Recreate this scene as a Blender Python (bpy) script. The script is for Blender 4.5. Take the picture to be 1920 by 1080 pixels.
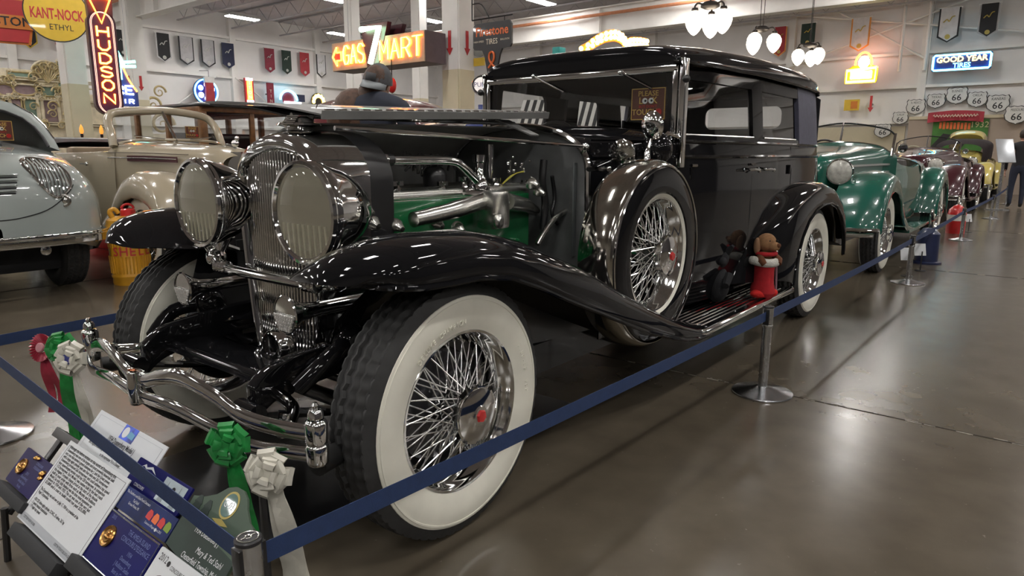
import bpy, bmesh, math, random
from mathutils import Vector, Matrix
random.seed(7)
PI = math.pi
scene = bpy.context.scene
for o in list(bpy.data.objects): bpy.data.objects.remove(o, do_unlink=True)
COL = scene.collection

# ------------------------------------------------------------------ camera
CAM = Vector((-1.512, -2.192, 1.219))
YAW, PIT, ROL, FPX = math.radians(38.447), math.radians(11.169), math.radians(0.26), 1280.0
FW = Vector((math.cos(PIT)*math.cos(YAW), math.cos(PIT)*math.sin(YAW), -math.sin(PIT)))
_r = FW.cross(Vector((0, 0, 1))).normalized(); _u = _r.cross(FW)
RT = _r*math.cos(ROL) + _u*math.sin(ROL); UP = _u*math.cos(ROL) - _r*math.sin(ROL)
cd = bpy.data.cameras.new('camera'); cam = bpy.data.objects.new('camera', cd); COL.objects.link(cam)
cd.sensor_width = 36; cd.lens = 24.0; cd.clip_start = .02; cd.clip_end = 200
cam.matrix_world = Matrix(((RT.x, UP.x, -FW.x, CAM.x), (RT.y, UP.y, -FW.y, CAM.y), (RT.z, UP.z, -FW.z, CAM.z), (0, 0, 0, 1)))
scene.camera = cam

# ------------------------------------------------------------------ world, exposure
world = bpy.data.worlds.new('world'); scene.world = world; world.use_nodes = True
world.node_tree.nodes['Background'].inputs[0].default_value = (.9, .93, 1, 1)
world.node_tree.nodes['Background'].inputs[1].default_value = .1
vs = scene.view_settings
vs.view_transform = 'Standard'; vs.look = 'None'; vs.exposure = 0.9; vs.gamma = 1; vs.use_curve_mapping = False
LAMP_STRENGTH = 34.0

# ------------------------------------------------------------------ helpers
def V(*a): return Vector(a)
def ray(px, py): return FW + RT*((px-960)/FPX) - UP*((py-540)/FPX)
def at(px, py, depth): return CAM + ray(px, py)*depth
def on(px, py, ax, val):
    d = ray(px, py); i = 'xyz'.index(ax); return CAM + d*((val-CAM[i])/d[i])

def lerp(tab, x):
    if x <= tab[0][0]: return tab[0][1]
    for (a, b), (c, d) in zip(tab, tab[1:]):
        if x <= c: return b + (d-b)*(x-a)/(c-a)
    return tab[-1][1]
def smooth_path(pts, n=8, closed=False):
    pts = [Vector(p) for p in pts]; out = []; m = len(pts)
    for i in range(m if closed else m-1):
        if closed: p0, p1, p2, p3 = pts[i-1], pts[i], pts[(i+1) % m], pts[(i+2) % m]
        else: p0, p1, p2, p3 = pts[max(i-1, 0)], pts[i], pts[i+1], pts[min(i+2, m-1)]
        for k in range(n):
            t = k/n
            out.append(.5*((2*p1) + (p2-p0)*t + (2*p0-5*p1+4*p2-p3)*t*t + (3*p1-p0-3*p2+p3)*t**3))
    if not closed: out.append(pts[-1])
    return out
def frame(axis):
    a = Vector(axis).normalized(); h = Vector((0, 0, 1)) if abs(a.z) < .9 else Vector((1, 0, 0))
    u = h.cross(a).normalized(); return u, a.cross(u), a

class G:
    def __init__(s): s.v = []; s.f = []
    def add(s, v, f):
        n = len(s.v); s.v += [tuple(p) for p in v]; s.f += [tuple(i+n for i in q) for q in f]; return s
    def box(s, c, d, R=None):
        c = Vector(c); vs_ = []
        for x in (-.5, .5):
            for y in (-.5, .5):
                for z in (-.5, .5):
                    p = Vector((x*d[0], y*d[1], z*d[2])); vs_.append(c + (R @ p if R else p))
        return s.add(vs_, [(0, 1, 3, 2), (4, 6, 7, 5), (0, 4, 5, 1), (2, 3, 7, 6), (0, 2, 6, 4), (1, 5, 7, 3)])
    def tube(s, pts, r, n=10, caps=True, closed=False, sq=None):
        pts = [Vector(p) for p in pts]; m = len(pts); rs = r if isinstance(r, (list, tuple)) else [r]*m
        T = []
        for i in range(m):
            a = pts[(i+1) % m] if (closed or i < m-1) else pts[i]; b = pts[i-1] if (closed or i > 0) else pts[i]
            T.append((a-b).normalized())
        u, w, _ = frame(T[0]); vs_ = []
        for i in range(m):
            u = (u - T[i]*u.dot(T[i])).normalized(); w = T[i].cross(u)
            for k in range(n):
                t = 2*PI*k/n; vs_.append(pts[i] + (u*math.cos(t) + w*math.sin(t)*(sq or 1))*rs[i])
        fs = []
        for i in range(m if closed else m-1):
            for k in range(n):
                a = i*n+k; b = i*n+(k+1) % n; c = ((i+1) % m)*n+(k+1) % n; d = ((i+1) % m)*n+k; fs.append((a, b, c, d))
        if caps and not closed: fs.append(tuple(range(n-1, -1, -1))); fs.append(tuple((m-1)*n+k for k in range(n)))
        return s.add(vs_, fs)
    def strip(s, pts, wdir, w, t):
        # a flat bar along pts: width w along wdir (vector or list), thickness t
        pts = [Vector(p) for p in pts]; m = len(pts); vs_ = []
        for i in range(m):
            T = (pts[min(i+1, m-1)]-pts[max(i-1, 0)]).normalized(); W = Vector(wdir[i] if isinstance(wdir, list) else wdir).normalized()
            N = T.cross(W).normalized(); ww = w[i] if isinstance(w, list) else w
            for a, b in ((-.5, -.5), (.5, -.5), (.5, .5), (-.5, .5)): vs_.append(pts[i] + W*(a*ww) + N*(b*t))
        fs = [(0, 1, 2, 3)] + [((m-1)*4+3, (m-1)*4+2, (m-1)*4+1, (m-1)*4)]
        for i in range(m-1):
            for k in range(4): fs.append((i*4+k, (i+1)*4+k, (i+1)*4+(k+1) % 4, i*4+(k+1) % 4))
        return s.add(vs_, fs)
    def lathe(s, prof, o=(0, 0, 0), axis=(0, 0, 1), n=32, closed=False, scale=(1, 1)):
        o = Vector(o); u, w, a = frame(axis); vs_ = []; m = len(prof)
        for r, h in prof:
            for k in range(n):
                t = 2*PI*k/n; vs_.append(o + u*(r*math.cos(t)*scale[0]) + w*(r*math.sin(t)*scale[1]) + a*h)
        fs = []
        for i in range(m if closed else m-1):
            for k in range(n): j = (i+1) % m; fs.append((i*n+k, i*n+(k+1) % n, j*n+(k+1) % n, j*n+k))
        if not closed:
            if prof[0][0] > 1e-6: fs.append(tuple(range(n-1, -1, -1)))
            if prof[-1][0] > 1e-6: fs.append(tuple((m-1)*n+k for k in range(n)))
        return s.add(vs_, fs)
    def grid(s, P, cu=False, cv=False):
        m, n = len(P), len(P[0]); vs_ = [p for row in P for p in row]; fs = []
        for i in range(m if cu else m-1):
            for k in range(n if cv else n-1):
                i2, k2 = (i+1) % m, (k+1) % n; fs.append((i*n+k, i*n+k2, i2*n+k2, i2*n+k))
        return s.add(vs_, fs)
    def prism(s, poly, o, U, W, d):
        o, U, W = Vector(o), Vector(U), Vector(W); N = U.cross(W).normalized(); n = len(poly)
        vs_ = [o + U*a + W*b for a, b in poly] + [o + U*a + W*b + N*d for a, b in poly]
        fs = [tuple(range(n-1, -1, -1)), tuple(range(n, 2*n))] + [(k, (k+1) % n, n+(k+1) % n, n+k) for k in range(n)]
        return s.add(vs_, fs)
    def ball(s, c, r, sc=(1, 1, 1), n=14, m=8, R=None):
        c = Vector(c); vs_ = []; fs = []
        for i in range(m+1):
            ph = PI*i/m
            for k in range(n):
                t = 2*PI*k/n; p = Vector((r*sc[0]*math.sin(ph)*math.cos(t), r*sc[1]*math.sin(ph)*math.sin(t), r*sc[2]*math.cos(ph)))
                vs_.append(c + (R @ p if R else p))
        for i in range(m):
            for k in range(n): fs.append((i*n+k, (i+1)*n+k, (i+1)*n+(k+1) % n, i*n+(k+1) % n))
        return s.add(vs_, fs)
    def xf(s, M): s.v = [tuple(M @ Vector(p)) for p in s.v]; return s
    def my(s):
        g = G(); g.v = [(x, -y, z) for x, y, z in s.v]; g.f = [tuple(reversed(q)) for q in s.f]; return g
    def mesh(s, name, mat, smooth=True, bev=0, angle=40, merge=True, solid=0):
        bm = bmesh.new(); vv = [bm.verts.new(p) for p in s.v]
        for q in s.f:
            try: bm.faces.new([vv[i] for i in q])
            except ValueError: pass
        if merge: bmesh.ops.remove_doubles(bm, verts=bm.verts, dist=1e-5)
        if solid:
            bmesh.ops.recalc_face_normals(bm, faces=bm.faces)
            bmesh.ops.solidify(bm, geom=list(bm.faces), thickness=solid)
        if bev: bmesh.ops.bevel(bm, geom=list(bm.edges), offset=bev, segments=2, affect='EDGES', profile=.6)
        bmesh.ops.recalc_face_normals(bm, faces=bm.faces)
        me = bpy.data.meshes.new(name); bm.to_mesh(me); bm.free()
        if smooth:
            me.polygons.foreach_set('use_smooth', [True]*len(me.polygons)); me.set_sharp_from_angle(angle=math.radians(angle))
        me.materials.append(mat); return me
    def build(s, name, mat, parent=None, **k): return put(name, s.mesh(name, mat, **k), parent)

def put(name, me, parent=None, loc=None, rot=None, scale=None):
    o = bpy.data.objects.new(name, me); COL.objects.link(o)
    if parent: o.parent = parent
    if loc is not None: o.location = loc
    if rot is not None: o.rotation_euler = rot
    if scale is not None: o.scale = scale
    return o
def tag(o, label, cat, group=None, kind=None):
    o['label'] = label; o['category'] = cat
    if group: o['group'] = group
    if kind: o['kind'] = kind
    return o
def thing(name, label, cat, loc=(0, 0, 0), rz=0, group=None):
    o = bpy.data.objects.new(name, None); COL.objects.link(o); o.empty_display_size = .1
    o.location = loc; o.rotation_euler = (0, 0, rz); return tag(o, label, cat, group)
def struct(name, g, mat, parent=None, **k):
    o = g.build(name, mat, parent, **k)
    if not parent: o['kind'] = 'structure'
    return o
def copy_tree(o, parent=None):
    c = o.copy(); COL.objects.link(c)
    if parent: c.parent = parent
    for ch in list(o.children): copy_tree(ch, c)
    return c

# ------------------------------------------------------------------ materials
MATS = {}
def mat(name, col, rough=.5, metal=0, coat=0, emit=0, ecol=None, var=.0, vscale=8, bump=0, bscale=60, spec=.5, trans=0, rvar=0):
    if name in MATS: return MATS[name]
    m = bpy.data.materials.new(name); m.use_nodes = True; nt = m.node_tree; b = nt.nodes['Principled BSDF']
    I = b.inputs; I['Base Color'].default_value = (*col, 1); I['Roughness'].default_value = rough; I['Metallic'].default_value = metal
    I['Coat Weight'].default_value = coat; I['Coat Roughness'].default_value = .03; I['Specular IOR Level'].default_value = spec
    if trans: I['Transmission Weight'].default_value = trans
    if emit: I['Emission Color'].default_value = (*(ecol or col), 1); I['Emission Strength'].default_value = emit
    tc = nt.nodes.new('ShaderNodeTexCoord')
    if var or rvar:
        nz = nt.nodes.new('ShaderNodeTexNoise'); nz.inputs['Scale'].default_value = vscale; nz.inputs['Detail'].default_value = 4
        nt.links.new(tc.outputs['Object'], nz.inputs['Vector'])
        if var:
            rp = nt.nodes.new('ShaderNodeValToRGB')
            rp.color_ramp.elements[0].position = .3; rp.color_ramp.elements[1].position = .7
            rp.color_ramp.elements[0].color = (*[c*(1-var) for c in col], 1); rp.color_ramp.elements[1].color = (*[min(1, c*(1+var)) for c in col], 1)
            nt.links.new(nz.outputs['Fac'], rp.inputs['Fac']); nt.links.new(rp.outputs['Color'], I['Base Color'])
        if rvar:
            mr = nt.nodes.new('ShaderNodeMapRange'); mr.inputs['To Min'].default_value = max(0, rough-rvar); mr.inputs['To Max'].default_value = rough+rvar
            nt.links.new(nz.outputs['Fac'], mr.inputs['Value']); nt.links.new(mr.outputs['Result'], I['Roughness'])
    if bump:
        n2 = nt.nodes.new('ShaderNodeTexNoise'); n2.inputs['Scale'].default_value = bscale; n2.inputs['Detail'].default_value = 3
        bp = nt.nodes.new('ShaderNodeBump'); bp.inputs['Strength'].default_value = bump; bp.inputs['Distance'].default_value = .01
        nt.links.new(tc.outputs['Object'], n2.inputs['Vector']); nt.links.new(n2.outputs['Fac'], bp.inputs['Height']); nt.links.new(bp.outputs['Normal'], I['Normal'])
    MATS[name] = m; return m
def paint(name, col, var=.04, rough=.25): return mat(name, col, rough, 0, 1, var=var, vscale=3)
def neon(name, col, e=6): return mat(name, col, .4, emit=e, ecol=col)
def glass_mat(name, tint=(1, 1, 1), gloss=(1, 1, 1), ior=1.45, rough=.0):
    m = bpy.data.materials.new(name); m.use_nodes = True; nt = m.node_tree; nt.nodes.remove(nt.nodes['Principled BSDF'])
    out = nt.nodes['Material Output']; t = nt.nodes.new('ShaderNodeBsdfTransparent'); g = nt.nodes.new('ShaderNodeBsdfGlossy')
    lw = nt.nodes.new('ShaderNodeLayerWeight'); lw.inputs['Blend'].default_value = .5; mx = nt.nodes.new('ShaderNodeMixShader')
    pw = nt.nodes.new('ShaderNodeMath'); pw.operation = 'POWER'; pw.inputs[1].default_value = 4.5
    ma = nt.nodes.new('ShaderNodeMath'); ma.operation = 'MULTIPLY_ADD'; ma.inputs[1].default_value = .9; ma.inputs[2].default_value = .045
    t.inputs['Color'].default_value = (*tint, 1); g.inputs['Color'].default_value = (*gloss, 1); g.inputs['Roughness'].default_value = rough
    nt.links.new(lw.outputs['Facing'], pw.inputs[0]); nt.links.new(pw.outputs[0], ma.inputs[0])
    nt.links.new(ma.outputs[0], mx.inputs[0]); nt.links.new(t.outputs[0], mx.inputs[1]); nt.links.new(g.outputs[0], mx.inputs[2]); nt.links.new(mx.outputs[0], out.inputs[0])
    MATS[name] = m; return m
def hsv_floor():
    m = bpy.data.materials.new('polished_concrete'); m.use_nodes = True; nt = m.node_tree; b = nt.nodes['Principled BSDF']; I = b.inputs
    tc = nt.nodes.new('ShaderNodeTexCoord')
    def noise(sc, det):
        n = nt.nodes.new('ShaderNodeTexNoise'); n.inputs['Scale'].default_value = sc; n.inputs['Detail'].default_value = det
        nt.links.new(tc.outputs['Object'], n.inputs['Vector']); return n
    a, b2, c = noise(.45, 5), noise(5, 6), noise(38, 4)
    r1 = nt.nodes.new('ShaderNodeValToRGB'); e = r1.color_ramp.elements
    e[0].position = .32; e[0].color = (.084, .069, .049, 1); e[1].position = .7; e[1].color = (.128, .108, .080, 1)
    nt.links.new(a.outputs['Fac'], r1.inputs['Fac'])
    mx = nt.nodes.new('ShaderNodeMixRGB'); mx.blend_type = 'MULTIPLY'; mx.inputs[0].default_value = .6
    r2 = nt.nodes.new('ShaderNodeValToRGB'); e = r2.color_ramp.elements; e[0].position = .3; e[0].color = (.7, .68, .66, 1); e[1].position = .72; e[1].color = (1.12, 1.1, 1.08, 1)
    nt.links.new(b2.outputs['Fac'], r2.inputs['Fac']); nt.links.new(r1.outputs[0], mx.inputs[1]); nt.links.new(r2.outputs[0], mx.inputs[2])
    # pale worn scuffs with a shape of their own
    r3 = nt.nodes.new('ShaderNodeValToRGB'); e = r3.color_ramp.elements; e[0].position = .70; e[0].color = (0, 0, 0, 1); e[1].position = .78; e[1].color = (.5, .5, .5, 1)
    nt.links.new(c.outputs['Fac'], r3.inputs['Fac'])
    m2 = nt.nodes.new('ShaderNodeMixRGB'); m2.inputs[2].default_value = (.3, .27, .23, 1)
    nt.links.new(r3.outputs[0], m2.inputs[0]); nt.links.new(mx.outputs[0], m2.inputs[1]); nt.links.new(m2.outputs[0], I['Base Color'])
    mr = nt.nodes.new('ShaderNodeMapRange'); mr.inputs['To Min'].default_value = .16; mr.inputs['To Max'].default_value = .29
    nt.links.new(b2.outputs['Fac'], mr.inputs['Value']); nt.links.new(mr.outputs[0], I['Roughness'])
    I['Specular IOR Level'].default_value = .6; I['Coat Weight'].default_value = .0
    bp = nt.nodes.new('ShaderNodeBump'); bp.inputs['Strength'].default_value = .03; bp.inputs['Distance'].default_value = .01
    nt.links.new(b2.outputs['Fac'], bp.inputs['Height']); nt.links.new(bp.outputs['Normal'], I['Normal'])
    return m

CHROME = mat('chrome', (.70, .70, .69), .07, 1, rvar=.03, vscale=5)
CHROME2 = mat('satin_chrome', (.62, .61, .58), .22, 1, rvar=.06, vscale=12)
BLACK = mat('black_lacquer', (.007, .007, .008), .045, 0, 0, var=.2, vscale=2, spec=.36)
BLACKM = mat('black_chassis', (.010, .010, .011), .38, 0, .35, var=.3, vscale=9)
DARK = mat('dark_void', (.008, .008, .009), .8, var=.2)
RUBBER = mat('tyre_rubber', (.030, .030, .030), .62, var=.25, vscale=20, bump=.05, bscale=120)
WHITEWALL = mat('whitewall_rubber', (.78, .76, .66), .45, var=.06, vscale=9)
STEEL = mat('brushed_steel', (.55, .56, .57), .25, 1, rvar=.08, vscale=40)
GLASS = glass_mat('window_glass', (.90, .91, .91))
LENS = glass_mat('lens_glass', (.93, .93, .88), rough=.03)
def pressed_lens():
    m = LENS.copy(); m.name = 'pressed_lens_glass'; nt = m.node_tree; out = nt.nodes['Material Output']; src = out.inputs[0].links[0].from_socket
    df = nt.nodes.new('ShaderNodeBsdfDiffuse'); df.inputs[0].default_value = (.60, .57, .44, 1); mx = nt.nodes.new('ShaderNodeMixShader'); mx.inputs[0].default_value = .22
    nt.links.new(src, mx.inputs[1]); nt.links.new(df.outputs[0], mx.inputs[2]); nt.links.new(mx.outputs[0], out.inputs[0]); return m
LENSP = pressed_lens()
RED = mat('red_enamel', (.55, .02, .02), .3, 0, .6, var=.1)
WHITEP = mat('white_painted_steel', (.80, .78, .75), .5, var=.06, vscale=2)

# ------------------------------------------------------------------ lettering
STROKE = {
 'A': [[(0, 0), (.5, 1), (1, 0)], [(.2, .38), (.8, .38)]], 'C': [[(1, .85), (.7, 1), (.3, 1), (0, .7), (0, .3), (.3, 0), (.7, 0), (1, .15)]],
 'D': [[(0, 0), (0, 1), (.55, 1), (.95, .75), (1, .5), (.95, .25), (.55, 0), (0, 0)]], 'E': [[(1, 1), (0, 1), (0, 0), (1, 0)], [(0, .5), (.8, .5)]],
 'G': [[(1, .82), (.7, 1), (.3, 1), (0, .7), (0, .3), (.3, 0), (.7, 0), (1, .2), (1, .48), (.55, .48)]], 'H': [[(0, 0), (0, 1)], [(1, 0), (1, 1)], [(0, .5), (1, .5)]],
 'I': [[(.5, 0), (.5, 1)]], 'L': [[(0, 1), (0, 0), (.9, 0)]], 'M': [[(0, 0), (0, 1), (.5, .35), (1, 1), (1, 0)]], 'N': [[(0, 0), (0, 1), (1, 0), (1, 1)]],
 'O': [[(.3, 0), (0, .3), (0, .7), (.3, 1), (.7, 1), (1, .7), (1, .3), (.7, 0), (.3, 0)]], 'R': [[(0, 0), (0, 1), (.65, 1), (1, .82), (1, .65), (.65, .48), (0, .48)], [(.5, .48), (1, 0)]],
 'S': [[(1, .85), (.7, 1), (.3, 1), (0, .82), (.05, .62), (.95, .4), (1, .2), (.7, 0), (.3, 0), (0, .15)]], 'T': [[(.5, 0), (.5, 1)], [(0, 1), (1, 1)]],
 'U': [[(0, 1), (0, .28), (.3, 0), (.7, 0), (1, .28), (1, 1)]], 'W': [[(0, 1), (.25, 0), (.5, .7), (.75, 0), (1, 1)]], 'Y': [[(0, 1), (.5, .5), (1, 1)], [(.5, .5), (.5, 0)]], 'X': [[(0, 0), (1, 1)], [(0, 1), (1, 0)]],
 '7': [[(0, 1), (1, 1), (.3, 0)]], 'P': [[(0, 0), (0, 1), (.7, 1), (1, .8), (1, .65), (.7, .45), (0, .45)]], 'V': [[(0, 1), (.5, 0), (1, 1)]], 'B': [[(0, 0), (0, 1), (.65, 1), (.9, .8), (.65, .53), (0, .53)], [(.65, .53), (1, .3), (.7, 0), (0, 0)]]}
def stroke_text(s, o, U, W, cw, ch, gap, r, n=6):
    g = G(); o, U, W = Vector(o), Vector(U), Vector(W)
    for i, c in enumerate(s):
        for pl in STROKE.get(c, []):
            g.tube([o + U*(i*(cw+gap)+x*cw) + W*(y*ch) for x, y in pl], r, n)
    return g
TEXTS = {}
def text(s, size, m, parent, o, U, W, align='CENTER', ext=.0015, sx=1.0, name='lettering', bold=0, shear=0):
    key = (s, align, bold, shear)
    if key not in TEXTS:
        c = bpy.data.curves.new('t', 'FONT'); c.body = s; c.align_x = align; c.align_y = 'CENTER'; c.extrude = .01; c.offset = bold; c.resolution_u = 2; c.shear = shear
        t = bpy.data.objects.new('t', c); COL.objects.link(t); dg = bpy.context.evaluated_depsgraph_get()
        me = bpy.data.meshes.new_from_object(t.evaluated_get(dg)); bpy.data.objects.remove(t, do_unlink=True); bpy.data.curves.remove(c)
        TEXTS[key] = me
    me = TEXTS[key].copy(); me.name = name; me.materials.clear(); me.materials.append(m)
    U, W = Vector(U).normalized(), Vector(W).normalized(); N = U.cross(W); o = Vector(o)
    M = Matrix(((U.x*size*sx, W.x*size, N.x*ext*100, o.x), (U.y*size*sx, W.y*size, N.y*ext*100, o.y), (U.z*size*sx, W.z*size, N.z*ext*100, o.z), (0, 0, 0, 1)))
    me.transform(M); return put(name, me, parent)

# ------------------------------------------------------------------ the hall
X0, X1, Y0, Y1, ZC = -14.0, 26.0, -16.0, 25.0, 6.7
FLOOR = hsv_floor()
WALL = mat('white_wall_paint', (.78, .76, .745), .6, var=.04, vscale=1.5, bump=.02)
TAN = mat('tan_wall_paint', (.40, .32, .26), .6, var=.05, vscale=1.5)
CREAMW = mat('cream_wall_paint', (.60, .53, .38), .6, var=.05, vscale=1.5)
DECK = mat('grey_roof_deck', (.46, .43, .44), .6, var=.08, vscale=2)
STEELG = mat('grey_roof_steel', (.42, .40, .41), .5, var=.1, vscale=4)
JOINT = mat('floor_joint_filler', (.035, .028, .022), .7, var=.3, vscale=30)
JOINTL = mat('floor_joint_edge', (.30, .27, .23), .6, var=.4, vscale=60)
# floor slabs between the saw joints: thin recessed joints
fl = struct('floor', G().box(((X0+X1)/2, (Y0+Y1)/2, -.06), (X1-X0, Y1-Y0, .12)), FLOOR)
for i, x in enumerate((-7.95, -2.95, 2.0, 7.0, 12.0, 17.0, 22.0)):
    struct('floor_joint', G().box((x, (Y0+Y1)/2, .0012), (.006, Y1-Y0, .0024)), JOINT, fl, smooth=False)
    g = G()
    for k in range(150):
        y = random.uniform(-7, 6); g.box((x+random.choice((-.006, .006)), y, .001), (random.uniform(.003, .009), random.uniform(.01, .07), .002))
    struct('joint_edge', g, JOINTL, fl, smooth=False)
for y in (-10.0, -5.0, 0.32, 5.0, 10.0, 15.0): struct('floor_joint', G().box(((X0+X1)/2, y, .0011), (X1-X0, .005, .0022)), JOINT, fl, smooth=False)

struct('ceiling', G().box(((X0+X1)/2, (Y0+Y1)/2, ZC+.06), (X1-X0+.4, Y1-Y0+.4, .12)), DECK)
wa = struct('wall_back', G().box(((X0+X1)/2, Y1+.1, ZC/2), (X1-X0+.4, .2, ZC)), WALL)
wb = struct('wall_right', G().box((X1+.1, (Y0+Y1)/2, ZC/2), (.2, Y1-Y0, ZC)), WALL)
DKW = mat('darkened_unseen_wall', (.055, .050, .052), .85, var=.25, vscale=1.2)  # tone of an unseen wall, darkened so the black lacquer reflects less
struct('wall_left', G().box((X0-.1, (Y0+Y1)/2, ZC/2), (.2, Y1-Y0, ZC)), mat('taupe_wall_paint', (.24, .22, .20), .7, var=.2, vscale=.8))
struct('wall_front', G().box(((X0+X1)/2, Y0-.1, ZC/2), (X1-X0+.4, .2, ZC)), DKW)
# lower wall panels on the right wall: cream board, then the tan display wall
struct('panel', G().box((X1-.04, 4.4, 1.1), (.08, 4.3, 2.2)), CREAMW, wb, smooth=False)
struct('panel', G().box((X1-.25, -2.2, 1.2), (.5, 8.6, 2.4)), TAN, wb, smooth=False)
struct('rail', G().box((X1-.26, -2.2, 2.44), (.56, 8.6, .10)), CREAMW, wb, smooth=False)
for z in (2.32, 3.5, 4.6): struct('girt', G().box((X1-.08, 4, z), (.16, 40, .09)), WHITEP, wb, smooth=False)
for y in (-8, -3.4, 1.9, 6.3, 12, 18): struct('pilaster', G().box((X1-.1, y, ZC/2), (.2, .25, ZC)), WHITEP, wb, smooth=False)
for x in (-6, 0, 6.5, 9.8, 14.2, 18.3, 22.5): struct('pilaster', G().box((x, Y1-.1, ZC/2), (.25, .2, ZC)), WHITEP, wa, smooth=False)
for z in (2.2, 4.2, 5.75): struct('girt', G().box((6, Y1-.08, z), (40, .16, .09)), WHITEP, wa, smooth=False)
# crossed bracing rods on the right wall
for a, b in (((4.9, 6.3), (1.9, 4.4)), ((6.3, 4.4), (-.4, 6.5)), ((6.6, 6.3), (-1.2, 4.9))):
    struct('brace_rod', G().tube([(X1-.3, a[0], a[1]), (X1-.3, b[0], b[1])], .035, 8), WHITEP, wb)
for y in (1.85, 2.6): struct('downpipe', G().tube([(X1-.3, y, 4.0), (X1-.3, y, 6.6)], .05, 8), WHITEP, wb)
for a, b in (((13.4, 4.2), (10.3, 2.0)), ((14.2, 4.2), (17.6, 2.0))):
    struct('brace_rod', G().tube([(a[0], Y1-.2, a[1]), (b[0], Y1-.2, b[1])], .035, 8), WHITEP, wa)
# portal frames: beams along y on columns
CREAMCOL = mat('cream_column_paint', (.62, .56, .40), .55, var=.06, vscale=2)
def beam(x, z, label):
    t = thing('roof_beam', label, 'beam', (x, 4.0, z)); L = Y1-Y0-1.6
    G().box((0, 0, .40), (.03, L, .76)).build('web', WHITEP, t, smooth=False)
    G().box((0, 0, .01), (.34, L, .03)).build('flange', WHITEP, t, smooth=False); G().box((0, 0, .79), (.34, L, .03)).build('flange', WHITEP, t, smooth=False)
    for y in range(-18, 19, 4): G().box((0, y, .40), (.3, .02, .74)).build('stiffener', WHITEP, t, smooth=False)
    G().tube([(-.22, -19, .55), (-.22, 19, .55)], .05, 8).build('conduit', mat('orange_conduit', (.55, .22, .11), .5, var=.1), t)
beam(8.1, 5.0, 'long white steel roof beam passing over the beige column with red arrows')
beam(18.4, 5.0, 'white steel roof beam with an orange conduit behind the globe chandeliers')
REDP = mat('red_print', (.50, .035, .04), .5, var=.05)
def column(x, y, label, arrows=True, w=.40):
    t = thing('steel_column', label, 'column', (x, y, 0)); h = 6.6
    G().box((0, 0, h/2), (.03, w, h)).build('web', WHITEP, t, smooth=False)
    for s in (-1, 1): G().box((s*w/2, 0, h/2+1.35), (.03, w*.95, h-2.7)).build('flange', WHITEP, t, smooth=False)
    for s in (-1, 1): G().box((s*w/2, 0, 1.35), (.034, w*.96, 2.7)).build('flange', CREAMCOL, t, smooth=False)
    for s in (-1, 1): G().box((0, s*w/2, h/2), (w*.96, .03, h)).build('side_cover', WHITEP, t, smooth=False); G().box((0, s*w/2, 1.35), (w*.97, .036, 2.7)).build('side_cover', CREAMCOL, t, smooth=False)
    if arrows:
        ar = [(-.035, .42), (.035, .42), (.035, .12), (.075, .12), (0, 0), (-.075, .12), (-.035, .12)]
        G().prism(ar, (-w/2-.022, 0, 2.95), (0, -1, 0), (0, 0, 1), .006).build('arrow_sign', REDP, t, smooth=False)
        G().prism(ar, (0, -w/2-.022, 2.95), (1, 0, 0), (0, 0, 1), .006).build('arrow_sign', REDP, t, smooth=False)
column(8.1, 6.72, 'white and cream steel column with red arrows beside the tyre sign')
column(7.9, 19.3, 'far white steel column with red arrow behind the vertical neon sign')
column(4.9, 15.6, 'white steel column left of the vertical neon sign before the carved organ', False)
_p = at(662, 100, 19.5); column(_p.x, _p.y, 'slim white steel column behind the large orange neon sign', False, .3)
_p = at(788, 160, 19.0); column(_p.x, _p.y, 'slim white steel column to the right under the large orange neon sign', False, .3)
# bar joists
jt = None
def joist(x):
    t = thing('bar_joist', 'grey open-web roof joist under the deck', 'joist', (x, 4.5, 6.1), group='roof joists'); L = Y1-Y0-.4
    G().box((0, 0, .55), (.08, L, .05)).build('top_chord', STEELG, t, smooth=False); G().box((0, 0, .02), (.07, L, .05)).build('bottom_chord', STEELG, t, smooth=False)
    g = G(); n = 40
    for k in range(n):
        y0 = -L/2+L*k/n; y1 = -L/2+L*(k+.5)/n; y2 = -L/2+L*(k+1)/n
        g.tube([(0, y0, .53), (0, y1, .04), (0, y2, .53)], .014, 5)
    g.build('web_bars', STEELG, t)
    return t
jt = joist(-10.0)
for k in range(1, 17): c = copy_tree(jt); c.location.x = -10.0+2.2*k
# ceiling lamps
LAMPE = mat('lamp_diffuser', (1, .97, .93), .5, emit=LAMP_STRENGTH, ecol=(1, .97, .935))
LAMPH = mat('lamp_housing', (.5, .5, .5), .4, var=.05)
lt = thing('ceiling_lamp', 'bright oblong high-bay ceiling lamp under the roof joists', 'lamp', (0, 0, 6.0), group='high-bay ceiling lamps')
G().prism([(-.62, 0), (.62, 0), (.5, .12), (-.5, .12)], (0, .2, 0), (1, 0, 0), (0, 0, 1), .4).build('housing', LAMPH, lt, smooth=False)
G().box((0, 0, -.012), (1.16, .34, .02)).build('diffuser', LAMPE, lt, smooth=False)
for s in (-.4, .4): G().tube([(s, 0, .1), (s, 0, .66)], .006, 5).build('hanger_cable', STEELG, lt)
VIS = {(0, 2): 'oblong ceiling lamp above the black and grey pennants', (1, 2): 'oblong ceiling lamp just left of the tall neon seven', (1, 1): 'oblong ceiling lamp between the neon seven and the column', (1, 0): 'oblong ceiling lamp above the tyre sign bracket', (0, 1): 'oblong ceiling lamp at the top edge above the red pennants'}
first = True
for i in range(-5, 3):
    for j in range(-5, 3):
        if (i, j) == (0, -2): continue
        c = lt if first else copy_tree(lt); first = False
        c.location = (12.9+4.4*i, 11.6+5.1*j, 6.0)
        c['label'] = VIS.get((i, j), 'oblong high-bay ceiling lamp over the hall outside the picture')
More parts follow.
